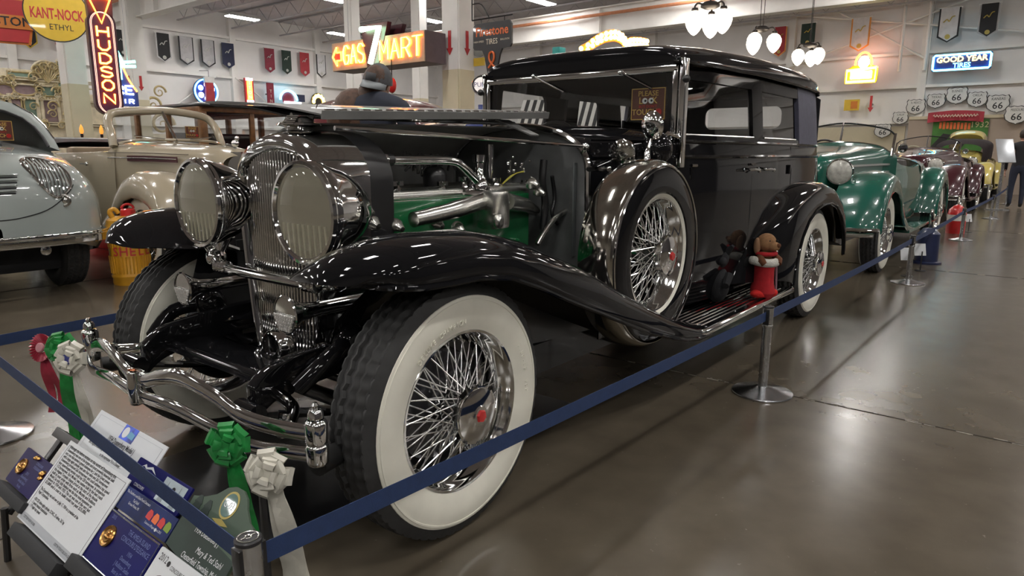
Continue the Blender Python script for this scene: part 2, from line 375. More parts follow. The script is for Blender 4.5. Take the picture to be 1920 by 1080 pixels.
# ------------------------------------------------------------------ wheels
def tyre_mesh(R=.415, w=.185, rb=.245, name='wheel', tread=True, nseg=240):
    P = []
    half = w/2
    prof = [(.248, -.055), (.26, -.074), (.30, -.090), (.34, -.0925), (.372, -.086), (.392, -.078)]
    sc = R/.415
    lat = [-.070, -.064, -.058, -.052, -.036, -.030, -.024, -.018, -.004, .004, .018, .024, .030, .036, .052, .058, .064, .070]
    deep = {2, 3, 6, 7, 10, 11, 14, 15} if tread else set()
    for k in range(nseg):
        t = 2*PI*k/nseg; zig = (0, .004, 0, -.004)[k % 4]
        row = [(r*sc, h) for r, h in prof]
        for i, y in enumerate(lat):
            dr = .408 - .30*y*y*3.2
            r = dr + .007
            if i in deep: r -= .010; 
            yy = y + (zig if tread and 1 < i < 16 else 0)
            if tread and i in (0, 1, 16, 17) and k % 4 == 0: r -= .005
            row.append((r*sc, yy))
        row += [(r*sc, -h) for r, h in reversed(prof)]
        P.append([(r*math.cos(t), h, r*math.sin(t)) for r, h in row])
    g = G(); g.grid(P, cu=True); return g.mesh(name, RUBBER, angle=28)
def whitewall_mesh():
    g = G()
    for s in (-1, 1):
        pr = [(.250, .058), (.262, .078), (.30, .0925), (.322, .0950), (.340, .0950), (.358, .0915), (.3585, .0935), (.364, .0930), (.3645, .0905), (.372, .0880), (.374, .084)]
        g.lathe([(r, s*h) for r, h in pr]+[(.374, s*.07), (.25, s*.05)], (0, 0, 0), (0, 1, 0), 96, closed=True)
    return g.mesh('whitewall', WHITEWALL, angle=35)
def rim_mesh():
    g = G()
    g.lathe([(.262, -.068), (.266, -.074), (.262, -.080), (.254, -.079), (.246, -.066), (.240, -.050), (.224, -.034), (.220, 0), (.224, .034), (.240, .050), (.246, .066), (.254, .079), (.262, .080), (.266, .074), (.262, .068), (.248, .05), (.236, .03), (.232, 0), (.236, -.03), (.248, -.05)], (0, 0, 0), (0, 1, 0), 96, closed=True)
    return g.mesh('rim', CHROME, angle=50)
def spokes_mesh():
    g = G(); n = 18
    def sp(r0, y0, a0, r1, y1, a1):
        g.tube([(r0*math.cos(a0), y0, r0*math.sin(a0)), (r1*math.cos(a1), y1, r1*math.sin(a1))], .0023, 5, caps=False)
        g.ball((r1*math.cos(a1)*.985, y1, r1*math.sin(a1)*.985), .0055, n=5, m=3)
    for k in range(n):
        a = 2*PI*k/n
        for s in (-1, 1):
            sp(.062, -.085, a, .224, -.030, a+s*.62)
            sp(.058, -.020, a+.15, .222, .018, a+.15+s*.55)
    return g.mesh('spokes', mat('bright_spoke_chrome', (.88, .88, .86), .22, 1, rvar=.04))
def hub_mesh():
    g = G()
    g.lathe([(0, -.150), (.030, -.150), (.034, -.146), (.064, -.142), (.086, -.136), (.090, -.126), (.088, -.110), (.066, -.104), (.062, -.085), (.056, -.08), (.052, -.02), (.058, 0), (.05, .03), (.06, .055), (0, .055)], (0, 0, 0), (0, 1, 0), 40)
    for k in range(8):
        a = 2*PI*k/8; g.box((.086*math.cos(a), -.122, .086*math.sin(a)), (.012, .022, .045), Matrix.Rotation(-a, 3, 'Y'))
    for k in range(10):
        a = 2*PI*k/10; g.ball((.07*math.cos(a), -.096, .07*math.sin(a)), .007, n=6, m=4)
    return g.mesh('hub_cap', CHROME, angle=30)
def emblem_mesh():
    g = G(); g.lathe([(0, -.156), (.018, -.156), (.022, -.150), (0, -.149)], (0, 0, 0), (0, 1, 0), 6); return g.mesh('hub_emblem', RED, smooth=False)
def drum_mesh():
    g = G(); g.lathe([(.05, .03), (.17, .02), (.185, .03), (.19, .05), (.186, .055), (.19, .065), (.186, .07), (.19, .08), (.186, .085), (.19, .095), (.17, .11), (0, .11)], (0, 0, 0), (0, 1, 0), 40)
    return g.mesh('brake_drum', mat('brake_drum_metal', (.12, .12, .13), .25, 1, var=.2))
WM = dict(tyre=tyre_mesh(), white=whitewall_mesh(), rim=rim_mesh(), spokes=spokes_mesh(), hub=hub_mesh(), emb=emblem_mesh(), drum=drum_mesh())
def wheel(parent, c, rz=0, flip=False, drum=True, white=True, spare=False, ry=0):
    w = put('wheel', WM['tyre'], parent, c, (0, ry, rz + (PI if flip else 0)))
    if white: put('whitewall', WM['white'], w)
    put('rim', WM['rim'], w); s = put('spokes', WM['spokes'], w); s['kind'] = 'stuff'
    put('hub_cap', WM['hub'], w); put('hub_emblem', WM['emb'], w)['label'] = 'red hub emblem'
    if drum: put('brake_drum', WM['drum'], w)
    return w

# ------------------------------------------------------------------ the black sedan
car = thing('vintage_sedan', 'black vintage sedan with chrome grille, open hood and whitewall wire wheels', 'car')
TRK = .72
wl = wheel(car, (0, -TRK, .415), .019, ry=.3)
wheel(car, (0, TRK, .415), .019, True, ry=.1); wheel(car, (3.9, -TRK, .415), ry=.8); wheel(car, (3.9, TRK, .415), 0, True)
# raised lettering on the tyre sidewall
for s, a0, rr in (('7.00-19  90P', .52, .312), ('DELUXE CHAMPION', 2.25, .295)):
    for i, ch in enumerate(s):
        if ch == ' ': continue
        a = a0 - (i-len(s)/2)*.052
        text(ch, .022, WHITEWALL, wl, (rr*math.cos(a), -.0945, rr*math.sin(a)), (math.sin(a), 0, -math.cos(a)), (math.cos(a), 0, math.sin(a)), ext=.0012, name='raised_lettering')

def fender_section(xc, zc, xo, zo, xi, zi, yi=-.46, yo=-.875, yc=-.70):
    pts = []
    for t in (0, .12, .28, .45, .62, .8, 1.0):   # inner edge to crown
        e = math.sin(t*PI/2)
        pts.append((xi+(xc-xi)*t, yi+(yc-yi)*t, zi+(zc-zi)*e))
    for t in (.2, .4, .6, .75, .88, .96, 1.0):
        e = 1-math.sqrt(max(0, 1-t*t*.985)); e /= (1-math.sqrt(1-.985))
        pts.append((xc+(xo-xc)*t, yc+(yo-yc)*math.sin(t*PI/2), zc+(zo-zc)*e))
    pts.append((xo, yo+.012, zo-.012)); pts.append((xo, yo+.02, zo-.006))
    return pts
cr = [(-.435, .872), (-.42, .902), (-.39, .934), (-.345, .960), (-.26, .982), (-.157, .990), (.07, .982), (.20, .960), (.341, .926), (.50, .868), (.676, .796), (.92, .687), (1.12, .598), (1.31, .516), (1.50, .438), (1.65, .385), (1.80, .350)]
ou = [(-.345, .872), (-.335, .874), (-.318, .872), (-.29, .868), (-.23, .862), (-.13, .858), (0, .858), (.15, .836), (.30, .782), (.457, .716), (.70, .622), (.92, .535), (1.12, .460), (1.31, .398), (1.5, .345), (1.65, .318), (1.80, .312)]
FK = [.45, .72, .88, .96] + [1]*13
rows = []
for (xc, zc), (xo, zo), k in zip(cr, ou, FK):
    rows.append(fender_section(xc, zc, xo, zo, xc+.03*(1-k), (.864 if xc < -.3 else .85 if xc < -.2 else .84 if xc < -.1 else zc-.18), -.66+.21*k, -.66-.215*(.45+.55*k), -.66-.04*k))
_c = sum((Vector(p) for p in rows[0]), Vector())/len(rows[0]) + Vector((-.012, 0, 0)); rows.insert(0, [tuple(Vector(p).lerp(_c, .55)) for p in rows[0]]); rows.insert(0, [tuple(_c)]*len(rows[0]))
gf = G().grid(rows)
gbead = G().tube([(xo-.002, -.66-.215*(.45+.55*k), zo-.004) for (xc, zc), (xo, zo), k in zip(cr, ou, FK)], .009, 8)
for s in (-1, 1):
    f = (gf if s < 0 else gf.my()).build('front_fender', BLACK, car, angle=70, solid=.004)
    (gbead if s < 0 else gbead.my()).build('fender_bead', BLACK, f)
    # inner valance and wheel-well wall
    g = G().strip([(-.02, -.455, .66), (.2, -.455, .66), (.5, -.455, .63), (.9, -.46, .56), (1.3, -.47, .5)], (0, 0, 1), [.40, .42, .40, .34, .26], .006)
    (g if s < 0 else g.my()).build('fender_valance', BLACKM, car, smooth=False)
# rear fenders
pr = [((2.50, .44), (3.18, .36)), ((2.56, .62), (3.19, .45)), ((2.66, .755), (3.23, .55)), ((2.82, .872), (3.31, .665)), ((3.06, .962), (3.43, .765)), ((3.35, 1.012), (3.60, .835)), ((3.65, 1.034), (3.78, .866)), ((3.95, 1.028), (3.97, .866)), ((4.25, .985), (4.15, .832)), ((4.52, .905), (4.31, .76)), ((4.74, .79), (4.43, .655)), ((4.88, .64), (4.49, .54)), ((4.94, .47), (4.51, .42))]
rows = [fender_section(c[0], c[1], o[0], o[1], c[0], c[1]-.03, -.52, -.875, -.68) for c, o in pr]
gr = G().grid(rows); gbead = G().tube([(o[0], -.875, o[1]) for c, o in pr], .008, 8)
for s in (-1, 1):
    f = (gr if s < 0 else gr.my()).build('rear_fender', BLACK, car, angle=70, solid=.004)
    (gbead if s < 0 else gbead.my()).build('fender_bead', BLACK, f)
    g = G().box((3.9, s*.5, .6), (1.3, .02, .7)); g.build('wheel_arch_liner', DARK, car, smooth=False)
# running boards with chrome ribs
for s in (-1, 1):
    rb = G().box((2.44, s*.695, .318), (1.56, .33, .035)).build('running_board', BLACK, car, bev=.006)
    for k in range(9):
        y = s*(.56+.031*k); G().tube([(1.72, y, .3375), (2.62+.05*k, y, .3375)], .0058, 6, sq=.8).build('rib', CHROME, rb)
    for k in range(9):
        y = s*(.56+.031*k); G().tube([(2.64+.05*k, y, .3375), (3.12, y, .3375)], .0058, 6, sq=.8).build('rib', CHROME, rb)
    G().tube([(1.70, s*.855, .330), (1.74, s*.868, .330), (3.16, s*.868, .330), (3.19, s*.855, .330)], .021, 10).build('edge_trim', CHROME, rb)
    G().strip([(1.3, s*.50, .42), (3.2, s*.52, .40)], (0, 0, 1), .20, .01).build('splash_apron', BLACK, car, smooth=False)

# ---- body shell
WPL = [(1.30, .44), (1.50, .525), (1.80, .64), (2.2, .70), (2.8, .735), (3.6, .735), (4.0, .725), (4.22, .69), (4.37, .635), (4.46, .53), (4.50, .34), (4.51, .18), (4.512, 0)]
def plan(z_off=0, x0=1.30):
    half = [(x, w) for x, w in WPL]
    pts = smooth_path([(x, -(w+z_off if w > 0 else 0), 0) for x, w in half if x >= x0], 5)
    return pts
def zoff(z): return lerp([(.36, -.07), (.45, -.05), (.6, -.012), (.85, 0), (1.15, -.005), (1.22, -.012), (1.28, -.022), (1.50, -.042), (1.66, -.062), (1.70, -.07)], z)
base = plan()
nrm = []
for i, p in enumerate(base):
    t = (base[min(i+1, len(base)-1)]-base[max(i-1, 0)]).normalized(); nrm.append(Vector((t.y, -t.x, 0)))
def wallrow(z, extra=0, i0=0, i1=None):
    return [p + n*(zoff(z)+extra) + Vector((0, 0, z)) for p, n in list(zip(base, nrm))[i0:i1]]
class Both:
    def __init__(s, g): s.g = g
    def build(s, *a, **k): s.g.build(*a, **k); return s.g.my().build(*a, **k)
def both(g): return Both(g)
def joined(g): h = G(); h.add(g.v, g.f); m = g.my(); h.add(m.v, m.f); return h
i0 = next(i for i, p in enumerate(base) if p.x >= 1.79)
lower = G().grid([wallrow(z) for z in (.38, .42, .5, .62, .8, 1.0, 1.15, 1.22, 1.27)])
joined(lower).build('body', BLACK, car, angle=60, solid=.012)
# belt mouldings
for z, r in ((1.205, .010), (1.285, .009)):
    both(G().tube([q - Vector((0, 0, 0)) for q in wallrow(z, .004)], r, 6)).build('belt_moulding', BLACK, car)
# door seams
def xs(x): return min(range(len(base)), key=lambda i: abs(base[i].x-x))
for x in (1.86, 2.66, 3.40):
    both(G().tube([Vector((x, -lerp(WPL, x)-zoff(z)-.001, z)) for z in (.44, .6, .85, 1.1, 1.27)], .0035, 5)).build('door_seam', DARK, car)
# cowl: from the hood line to the windscreen base
rows = []
for x, hw, zt, ze in ((1.28, .43, 1.345, 1.13), (1.45, .50, 1.358, 1.20), (1.65, .585, 1.368, 1.25), (1.80, .64, 1.365, 1.272), (1.84, .645, 1.355, 1.27)):
    row = []
    for k in range(17):
        t = -1 + 2*k/16; row.append((x, hw*math.sin(t*PI/2), ze+(zt-ze)*math.cos(t*PI/2)**.8))
    rows.append(row)
G().grid(rows).build('cowl', BLACK, car, angle=60, solid=.01)
# cowl sides below the curve
rows = []
for x, hw, ze in ((1.28, .43, 1.13), (1.45, .50, 1.20), (1.65, .585, 1.25), (1.82, .643, 1.272)):
    rows.append([(x, -hw-.004, ze), (x, -hw-.008, ze-.25), (x, -hw-.004, .8), (x, -hw+.01, .42)])
both(G().grid(rows)).build('cowl_side', BLACK, car, angle=60)
# chrome arch where the hood meets the cowl
arch = [(1.275, .435*math.sin(t*PI/2), 1.13+.222*math.cos(t*PI/2)**.8) for t in [-1+k/12 for k in range(25)]]
arch = [(1.275, -.44, .62), (1.275, -.44, .9)] + arch + [(1.275, .44, .9), (1.275, .44, .62)]
G().tube(arch, .016, 8).build('cowl_trim', CHROME, car)
G().prism([(y, z) for x, y, z in arch], (1.29, 0, 0), (0, 1, 0), (0, 0, 1), .012).build('firewall', mat('firewall_paint', (.15, .155, .155), .3, 0, .5, var=.2), car, smooth=False)
# greenhouse: pillars and window frames
zr = [1.27, 1.315, 1.60, 1.665]
def rib(x0, x1, z0, z1, ex=0):
    g = G(); n = max(2, int((x1-x0)/.08)); rows = []
    for k in range(n+1):
        x = x0+(x1-x0)*k/n; w = lerp(WPL, x)
        rows.append([(x, -(w+zoff(z)+ex), z) for z in [z0+(z1-z0)*j/4 for j in range(5)]])
    return g.grid(rows)
for nm, a, b, z0, z1 in (('front_pillar', 1.80, 1.86, 1.27, 1.67), ('window_sill', 1.86, 4.0, 1.27, 1.315), ('centre_pillar', 2.70, 2.86, 1.315, 1.60), ('roof_rail', 1.80, 4.0, 1.60, 1.67)):
    both(rib(a, b, z0, z1)).build(nm, BLACK, car, angle=60, solid=.03)
# rounded rear quarter, dark cloth
QUART = mat('slate_blue_top_cloth', (.085, .085, .125), .55, var=.12, vscale=30, bump=.1, bscale=250)
iq = next(i for i, p in enumerate(base) if p.x >= 3.52)
rows = [wallrow(z, .002, iq) for z in (1.27, 1.34, 1.43, 1.52, 1.615, 1.68)]
gq = G().grid(rows); nq = len(rows[0])
gq.f = [q for q in gq.f if not (2 <= q[0]//nq <= 3 and max(gq.v[i][1] for i in q) > -.335 and min(gq.v[i][0] for i in q) > 4.2)]
joined(gq).build('rear_quarter', QUART, car, angle=70, solid=.03)
G().box((4.505, 0, 1.523), (.008, .70, .20)).build('rear_window', GLASS, car, smooth=False)
for a, b in ((1.86, 2.70), (2.86, 3.52)):
    both(rib(a, b, 1.315, 1.60, -.012)).build('side_window', GLASS, car)
    both(G().tube([(a+.006, -(lerp(WPL, a)+zoff(1.32)+.002), 1.318), (b-.006, -(lerp(WPL, b)+zoff(1.32)+.002), 1.318)], .006, 6)).build('window_trim', CHROME2, car)
# interior: far-side linings with round-cornered openings, seats
INT = mat('dark_interior_cloth', (.014, .014, .017), .85, var=.2, vscale=20)
def lining(x0, x1, y, z0, z1, wx0, wx1, wz0, wz1):
    rr = .06; inner = []
    for cx, cz, a in ((wx1-rr, wz1-rr, 0), (wx0+rr, wz1-rr, 90), (wx0+rr, wz0+rr, 180), (wx1-rr, wz0+rr, 270)):
        for k in range(6): t = math.radians(a+18*k); inner.append((cx+rr*math.cos(t), cz+rr*math.sin(t)))
    outer = []
    cx, cz = (wx0+wx1)/2, (wz0+wz1)/2
    for px, pz in inner:
        dx, dz = px-cx, pz-cz; s = min(((x1-cx) if dx > 0 else (cx-x0))/max(abs(dx), 1e-6), ((z1-cz) if dz > 0 else (cz-z0))/max(abs(dz), 1e-6)); outer.append((cx+dx*s, cz+dz*s))
    return G().grid([[(a, y, b) for a, b in inner], [(a, y, b) for a, b in outer]], cv=True)
lin = lining(-.62, .62, 4.40, 1.0, 1.67, -.33, .33, 1.43, 1.61); lin.v = [(y, -x, z) for x, y, z in lin.v]
lin.build('rear_lining', INT, car, smooth=False, solid=.02)
lining(1.84, 2.52, .655, 1.2, 1.66, 1.93, 2.42, 1.33, 1.615).build('door_lining', INT, car, smooth=False, solid=.02)
lining(2.52, 3.52, .672, 1.2, 1.66, 2.66, 3.14, 1.33, 1.615).build('door_lining', INT, car, smooth=False, solid=.02)
lining(3.52, 4.2, .668, 1.2, 1.66, 3.84, 3.86, 1.40, 1.42).build('quarter_lining', INT, car, smooth=False, solid=.02)
rows = [[(x, w*math.sin(t*PI/12), 1.64+.09*math.cos(t*PI/12)) for t in range(-6, 7)] for x, w in ((1.84, .60), (2.5, .64), (3.6, .66), (4.3, .6), (4.42, .5))]
G().grid(rows).build('headlining', INT, car, angle=60)
for x, w in ((2.35, .18), (3.75, .2)):
    st = G().box((x, 0, 1.0), (w, 1.2, .5)).build('seat', INT, car, bev=.05)
    G().box((x-.3, 0, .72), (.6, 1.2, .2)).build('seat_cushion', INT, st, bev=.04)
G().box((3.0, 0, .5), (3.0, 1.25, .05)).build('cabin_floor', INT, car, smooth=False)
g = G().tube([(2.02+.02*math.cos(t)*0+.06*math.sin(t), .32+.2*math.cos(t), 1.22+.19*math.sin(t)) for t in [2*PI*k/24 for k in range(24)]], .014, 8, closed=True)
g.tube([(2.02, .32, 1.22), (1.7, .32, 1.0)], .02, 8)
for a in (.5, 2.6, 4.7): g.tube([(2.02, .32, 1.22), (2.02+.06*math.sin(a), .32+.2*math.cos(a), 1.22+.19*math.sin(a))], .01, 6)
g.build('steering_wheel', BLACKM, car)
# roof
rows = []
for x, hw, ze, zt in ((1.785, .612, 1.655, 1.656), (1.772, .618, 1.660, 1.735), (1.780, .624, 1.668, 1.757), (1.81, .630, 1.675, 1.772), (1.88, .637, 1.680, 1.786), (2.2, .664, 1.687, 1.815), (2.8, .690, 1.692, 1.845), (3.4, .692, 1.692, 1.856), (3.8, .686, 1.690, 1.848), (4.1, .67, 1.688, 1.822), (4.3, .625, 1.683, 1.785), (4.42, .56, 1.675, 1.745), (4.49, .47, 1.668, 1.71), (4.51, .36, 1.66, 1.68)):
    row = []
    for k in range(25):
        t = -1+2*k/24; a = t*PI/2
        row.append((x, hw*math.copysign(abs(math.sin(a))**.62, a), ze+(zt-ze)*math.cos(a)**.55 if abs(t) < 1 else ze))
    rows.append(row)
G().grid(rows).build('roof', BLACK, car, angle=70, solid=.012)
both(G().tube([(1.74, -.615, 1.668), (1.86, -.645, 1.675), (2.2, -.672, 1.682), (2.8, -.692, 1.687), (3.4, -.692, 1.687), (3.8, -.688, 1.686), (4.1, -.675, 1.681), (4.3, -.63, 1.675), (4.45, -.53, 1.668)], .010, 6)).build('drip_moulding', BLACK, car)
# windscreen
WX = 1.80
ws = G().box((WX, 0, 1.64), (.035, 1.26, .034)).build('windscreen_frame', CHROME, car, bev=.006)
for s in (-1, 1):
    G().box((WX, s*.615, 1.45), (.035, .028, .38)).build('frame_post', CHROME, ws, bev=.005)
    G().box((WX+.01, s*.652, 1.42), (.05, .028, .54)).build('pillar_trim', CHROME, ws, bev=.006)
    G().ball((WX-.02, s*.675, 1.585), .02).build('hinge', BLACKM, ws)
G().box((WX, 0, 1.475), (.008, 1.2, .33)).build('glass', GLASS, ws, smooth=False)
for p0, p1 in (((1000, 143), (1057, 173)), ((1163, 136), (1222, 167))):
    a, b = on(*p0, 'x', WX-.025), on(*p1, 'x', WX-.02)
    g = G().tube([a, b], .0055, 6); g.ball(a, .013); g.tube([a, a+Vector((.03, 0, .01))], .008, 6); g.build('wiper', CHROME, car)
# ---- hood: right half closed, left panels folded over on top
HOODP = mat('black_hood_paint', (.010, .010, .011), .14, 0, 1, var=.2, vscale=3)
UNDER = mat('grey_hood_underside', (.16, .16, .155), .45, 0, .2, var=.2, vscale=5)
rows = []
for x, hw, zt, ze in ((.02, .285, 1.325, 1.15), (.45, .335, 1.335, 1.15), (.9, .39, 1.342, 1.14), (1.265, .43, 1.348, 1.13)):
    row = [(x, hw*math.sin(k/10*PI/2), ze+(zt-ze)*math.cos(k/10*PI/2)**.85) for k in range(11)] + [(x, hw+.004, ze-.2), (x, hw+.004, .78)]
    rows.append(row)
G().grid(rows).build('hood_side', mat('lightened_hood_grey', (.30, .30, .29), .5, 0, .1, var=.15, vscale=4), car, angle=60, solid=.006)  # lighter copy of the underside grey, standing in for light in the bay
def panel(nm, a, b, c, d, m, th=.006):
    a, b, c, d = map(Vector, (a, b, c, d)); rows = []
    for k in range(9):
        t = k/8; rows.append([a.lerp(b, u)*(1-t) + d.lerp(c, u)*t + Vector((0, 0, .012*math.sin(PI*u))) for u in [j/6 for j in range(7)]])
    return G().grid(rows).build(nm, m, car, angle=60, solid=th)
panel('hood_panel', (-.03, .0, 1.345), (-.10, .43, 1.402), (1.25, .43, 1.43), (1.25, .0, 1.362), HOODP)
panel('hood_panel', (-.08, .42, 1.412), (-.02, -.16, 1.350), (1.27, -.20, 1.402), (1.26, .42, 1.445), UNDER)
G().strip([(-.02, -.165, 1.346), (.6, -.185, 1.371), (1.27, -.205, 1.400)], (0, -.25, 1), .030, .006).build('panel_flange', UNDER, car, smooth=False)
hg = G().tube([(-.03, 0, 1.350), (1.26, 0, 1.366)], .009, 8).build('hood_hinge', CHROME, car)
g = G()
for k in range(24): g.tube([(-.0+.053*k, -.160-.0017*k, 1.362+.0022*k), (.034+.053*k, -.161-.0017*k, 1.363+.0022*k)], .0065, 6)
g.build('panel_hinge', CHROME, car)
G().strip([(1.02, -.12, 1.37), (1.06, -.28, 1.30)], (1, 0, 0), [.10, .06], .006).build('hood_bracket', UNDER, car, smooth=False)
rod = G().tube([(-.06, -.285, 1.298), (.3, -.33, 1.288), (1.26, -.42, 1.252)], .008, 8); rod.ball((1.265, -.425, 1.25), .018); rod.build('hood_rest_rod', CHROME, car)
# ---- radiator shell and grille
def outline(sc=0, n=9):
    h = lerp
    side = [(.185-sc*.6, .455+sc), (.215-sc*.8, .60), (.245-sc, .80), (.262-sc, 1.0), (.262-sc, 1.12)]
    top = [((.262-sc)*math.cos(a), 1.12+(.165-sc*(1.75 if sc > 0 else 1))*math.sin(a)) for a in [PI/2*k/n for k in range(1, n+1)]]
    half = side+top
    return [(-y, z) for y, z in half] + [(y, z) for y, z in reversed(half[:-1])]
XR = -.10
sec = [(XR+.03, .040), (XR-.004, .036), (XR-.018, .022), (XR-.010, .006), (XR+.02, -.004), (XR+.08, -.012), (XR+.16, -.016), (XR+.19, -.016)]
rows = []
for x, sc in sec: rows.append([(x, y*(1 if True else 1), z) for y, z in outline(sc)])
sh = G().grid(rows).build('radiator_shell', CHROME, car, angle=50)
inn = outline(.036)
G().prism([(y, z) for y, z in inn], (XR+.05, 0, 0), (0, 1, 0), (0, 0, 1), .01).build('radiator_core', DARK, sh, smooth=False)
sl = G().tube([(0, 0, 0), (0, 0, 1)], .0052, 8).mesh('grille_slat', CHROME)
ns = 27
def topz(y):
    yy = abs(y)/(.262-.036); return 1.12+(.165-.036*1.75)*math.sqrt(max(0, 1-yy*yy))
for k in range(ns):
    y = -.222 + .444*k/(ns-1); zb = .47 if abs(y) < .16 else .47+(abs(y)-.16)*3.0
    xo = -.022*(1-(abs(y)/.23)**2)
    put('grille_slat', sl, sh, (XR+.018+xo, y, zb), None, (1, 1, topz(y)-zb))
# rear black band of the shell and fan shroud
rows = [[(x, y, z) for y, z in outline(-.016+o)] for x, o in ((XR+.18, 0), (XR+.30, .004))]
G().grid(rows).build('radiator_shroud', BLACKM, car, angle=50)
G().prism([(y, z) for y, z in outline(.0)], (XR+.26, 0, 0), (0, 1, 0), (0, 0, 1), .03).build('radiator_back', BLACKM, car, smooth=False)
# cap ornament
cp = G().lathe([(0, .05), (.035, .05), (.05, .042), (.055, .03), (.075, .026), (.08, .018), (.05, .012), (.045, 0), (0, 0)], (.0, 0, 1.296), (0, 0, 1), 28)
for k in range(5): cp.box((.0, 0, 1.318+.007*k), (.17-.02*k, .045, .0045), Matrix.Rotation(.5, 3, 'Z'))
cp.prism([(0, 0), (.03, .06), (.008, .0)], (.05, -.004, 1.335), (1, 0, 0), (0, 0, 1), .006)
cp.build('radiator_cap', CHROME, car, angle=30)
cc = G().lathe([(.035, -.02), (.058, -.03), (.066, -.024), (.070, -.008), (.078, .0), (.078, .02), (.05, .03)], (XR-.03, .02, .505), (1, 0, 0), 28); cc.build('crank_cover_ring', CHROME, car)
G().lathe([(0, -.018), (.036, -.018), (.036, .01), (0, .01)], (XR-.03, .02, .505), (1, 0, 0), 24).build('crank_cover', CHROME2, car)
# ---- headlights
REFL = mat('silvered_reflector', (.66, .62, .50), .30, .8, rvar=.06, vscale=14)
HX = -.22
for s in (-1, 1):
    c = (HX, s*.334, 1.03); R = .158
    hb = G().lathe([(R+.004, -.012), (R+.010, 0), (R+.008, .018), (R-.002, .045), (R-.012, .085), (R-.034, .14), (R-.07, .19), (R-.115, .225), (0, .235)], c, (1, 0, 0), 48).build('headlight', CHROME, car, angle=50)
    G().lathe([(R-.010, -.014), (R-.004, -.022), (R+.006, -.020), (R+.010, -.010), (R+.006, .002), (R-.008, .002)], c, (1, 0, 0), 48, closed=True).build('lens_rim', CHROME, hb)
    G().lathe([(R-.006, .0), (.140, .048), (.120, .092), (.095, .125), (.06, .152), (.02, .165), (.018, .08), (0, .075)], c, (1, 0, 0), 40).build('reflector', REFL, hb, angle=60)
    g = G().lathe([(0, -.030), (.05, -.0285), (.10, -.023), (.14, -.014), (R-.006, -.008)], c, (1, 0, 0), 40)
    g.build('lens', LENSP, hb)
    # facets pressed in the lower part of the lens
    g = G()
    for k in range(9):
        y = -.11+.0275*k; h = math.sqrt(max(0, .145**2-y*y)); g.tube([(HX-.016+abs(y)*.02, c[1]+y, 1.03-.035), (HX-.010, c[1]+y, 1.03-h*.98)], .004, 5)
    g.build('lens_flutes', mat('fluted_lens_glass', (.66, .64, .54), .12, .35, var=.1), hb)
    # mounting
    g = G().tube(smooth_path([(HX+.10, s*.36, .90), (HX+.09, s*.37, .86), (HX+.07, s*.38, .815)], 4), [.04, .036, .032, .028, .026, .024, .024, .026, .03], 12)
    g.ball((HX+.07, s*.38, .81), .04); g.ball((HX+.10, s*.40, .84), .025); g.tube([(HX+.1, s*.42, .86), (HX+.2, s*.45, .82)], .014, 8)
    g.build('lamp_bracket', CHROME, hb)
# tie bar
tb = G().tube(smooth_path([(-.10, .56, .88), (-.15, .45, .87), (-.165, .34, .80), (-.18, .24, .785), (-.185, 0, .783), (-.18, -.24, .785), (-.165, -.34, .80), (-.15, -.45, .86), (-.10, -.56, .88)], 6), .018, 12)
for s in (-1, 1):
    for k in range(4): tb.lathe([(.02, -.006), (.027, 0), (.02, .006)], (-.18, s*(.25+.02*k), .786), (0, 1, 0), 16)
tb.build('tie_bar', CHROME, car)
# ---- trumpet horns with jewelled lower lenses
for s in (-1, 1):
    c = Vector((-.32, s*.33, .715))
    h = G().lathe([(.060, 0), (.064, .004), (.060, .012), (.045, .035), (.032, .06), (.026, .10), (.024, .16), (.022, .34), (.03, .36), (.03, .42), (0, .43)], c, (1, 0, -.02*0), 32, closed=False)
    h.f = [q for q in h.f if len(q) == 4]
    ho = h.build('horn', CHROME, car, angle=50, solid=.002)
    G().lathe([(0, .03), (.03, .024), (.052, .008), (.058, .004)], c, (1, 0, 0), 28).build('horn_bowl', CHROME, ho)
    g = G()
    for i in range(-4, 5):
        for j in range(0, 6):
            y, z = i*.0125+(.006 if j % 2 else 0), -.004-j*.0105
            if y*y+z*z < .053**2: g.ball(c+Vector((-.002, y, z)), .0070, (.6, 1, 1), 6, 4)
    g.build('jewel_lens', mat('clear_jewel_glass', (.75, .74, .72), .08, .6, rvar=.04), ho)
# ---- chassis front
for s in (-1, 1):
    g = G().strip(smooth_path([(-.47, s*.36, .47), (-.40, s*.36, .52), (-.25, s*.37, .545), (0, s*.38, .56), (.4, s*.40, .54), (1.2, s*.42, .50), (2.5, s*.44, .46), (4.6, s*.44, .48)], 4), (0, 0, 1), .11, .05)
    fr = g.build('frame_rail', BLACK, car, bev=.008)
    g = G()
    for k in range(6): g.strip(smooth_path([(-.46+.07*k, s*.40, .44-.012*k), (0, s*.40, .345-.006*k+.0), (.46-.07*k, s*.40, .42-.012*k)], 5), (0, 1, 0), .05, .008)
    g.build('leaf_spring', BLACKM, car, smooth=False)
    G().tube([(-.49, s*.33, .46), (-.49, s*.43, .46)], .03, 12).build('spring_shackle', BLACK, car)
    # shock absorber arm
    g = G().tube(smooth_path([(-.16, s*.44, .62), (-.28, s*.50, .60), (-.38, s*.47, .52)], 5), .028, 10); g.ball((-.16, s*.44, .62), .06); g.build('shock_absorber', BLACK, car)
    # steering and brake pieces behind the wheel
    g = G().tube([(.05, s*.45, .40), (.05, s*.62, .41)], .04, 12); g.tube([(.10, s*.60, .33), (.12, 0, .32)], .014, 8); g.build('steering_knuckle', BLACKM, car)
ax = G().tube(smooth_path([(0, -.62, .41), (0, -.45, .36), (0, -.3, .31), (0, 0, .30), (0, .3, .31), (0, .45, .36), (0, .62, .41)], 5), .03, 10); ax.build('front_axle', BLACKM, car)
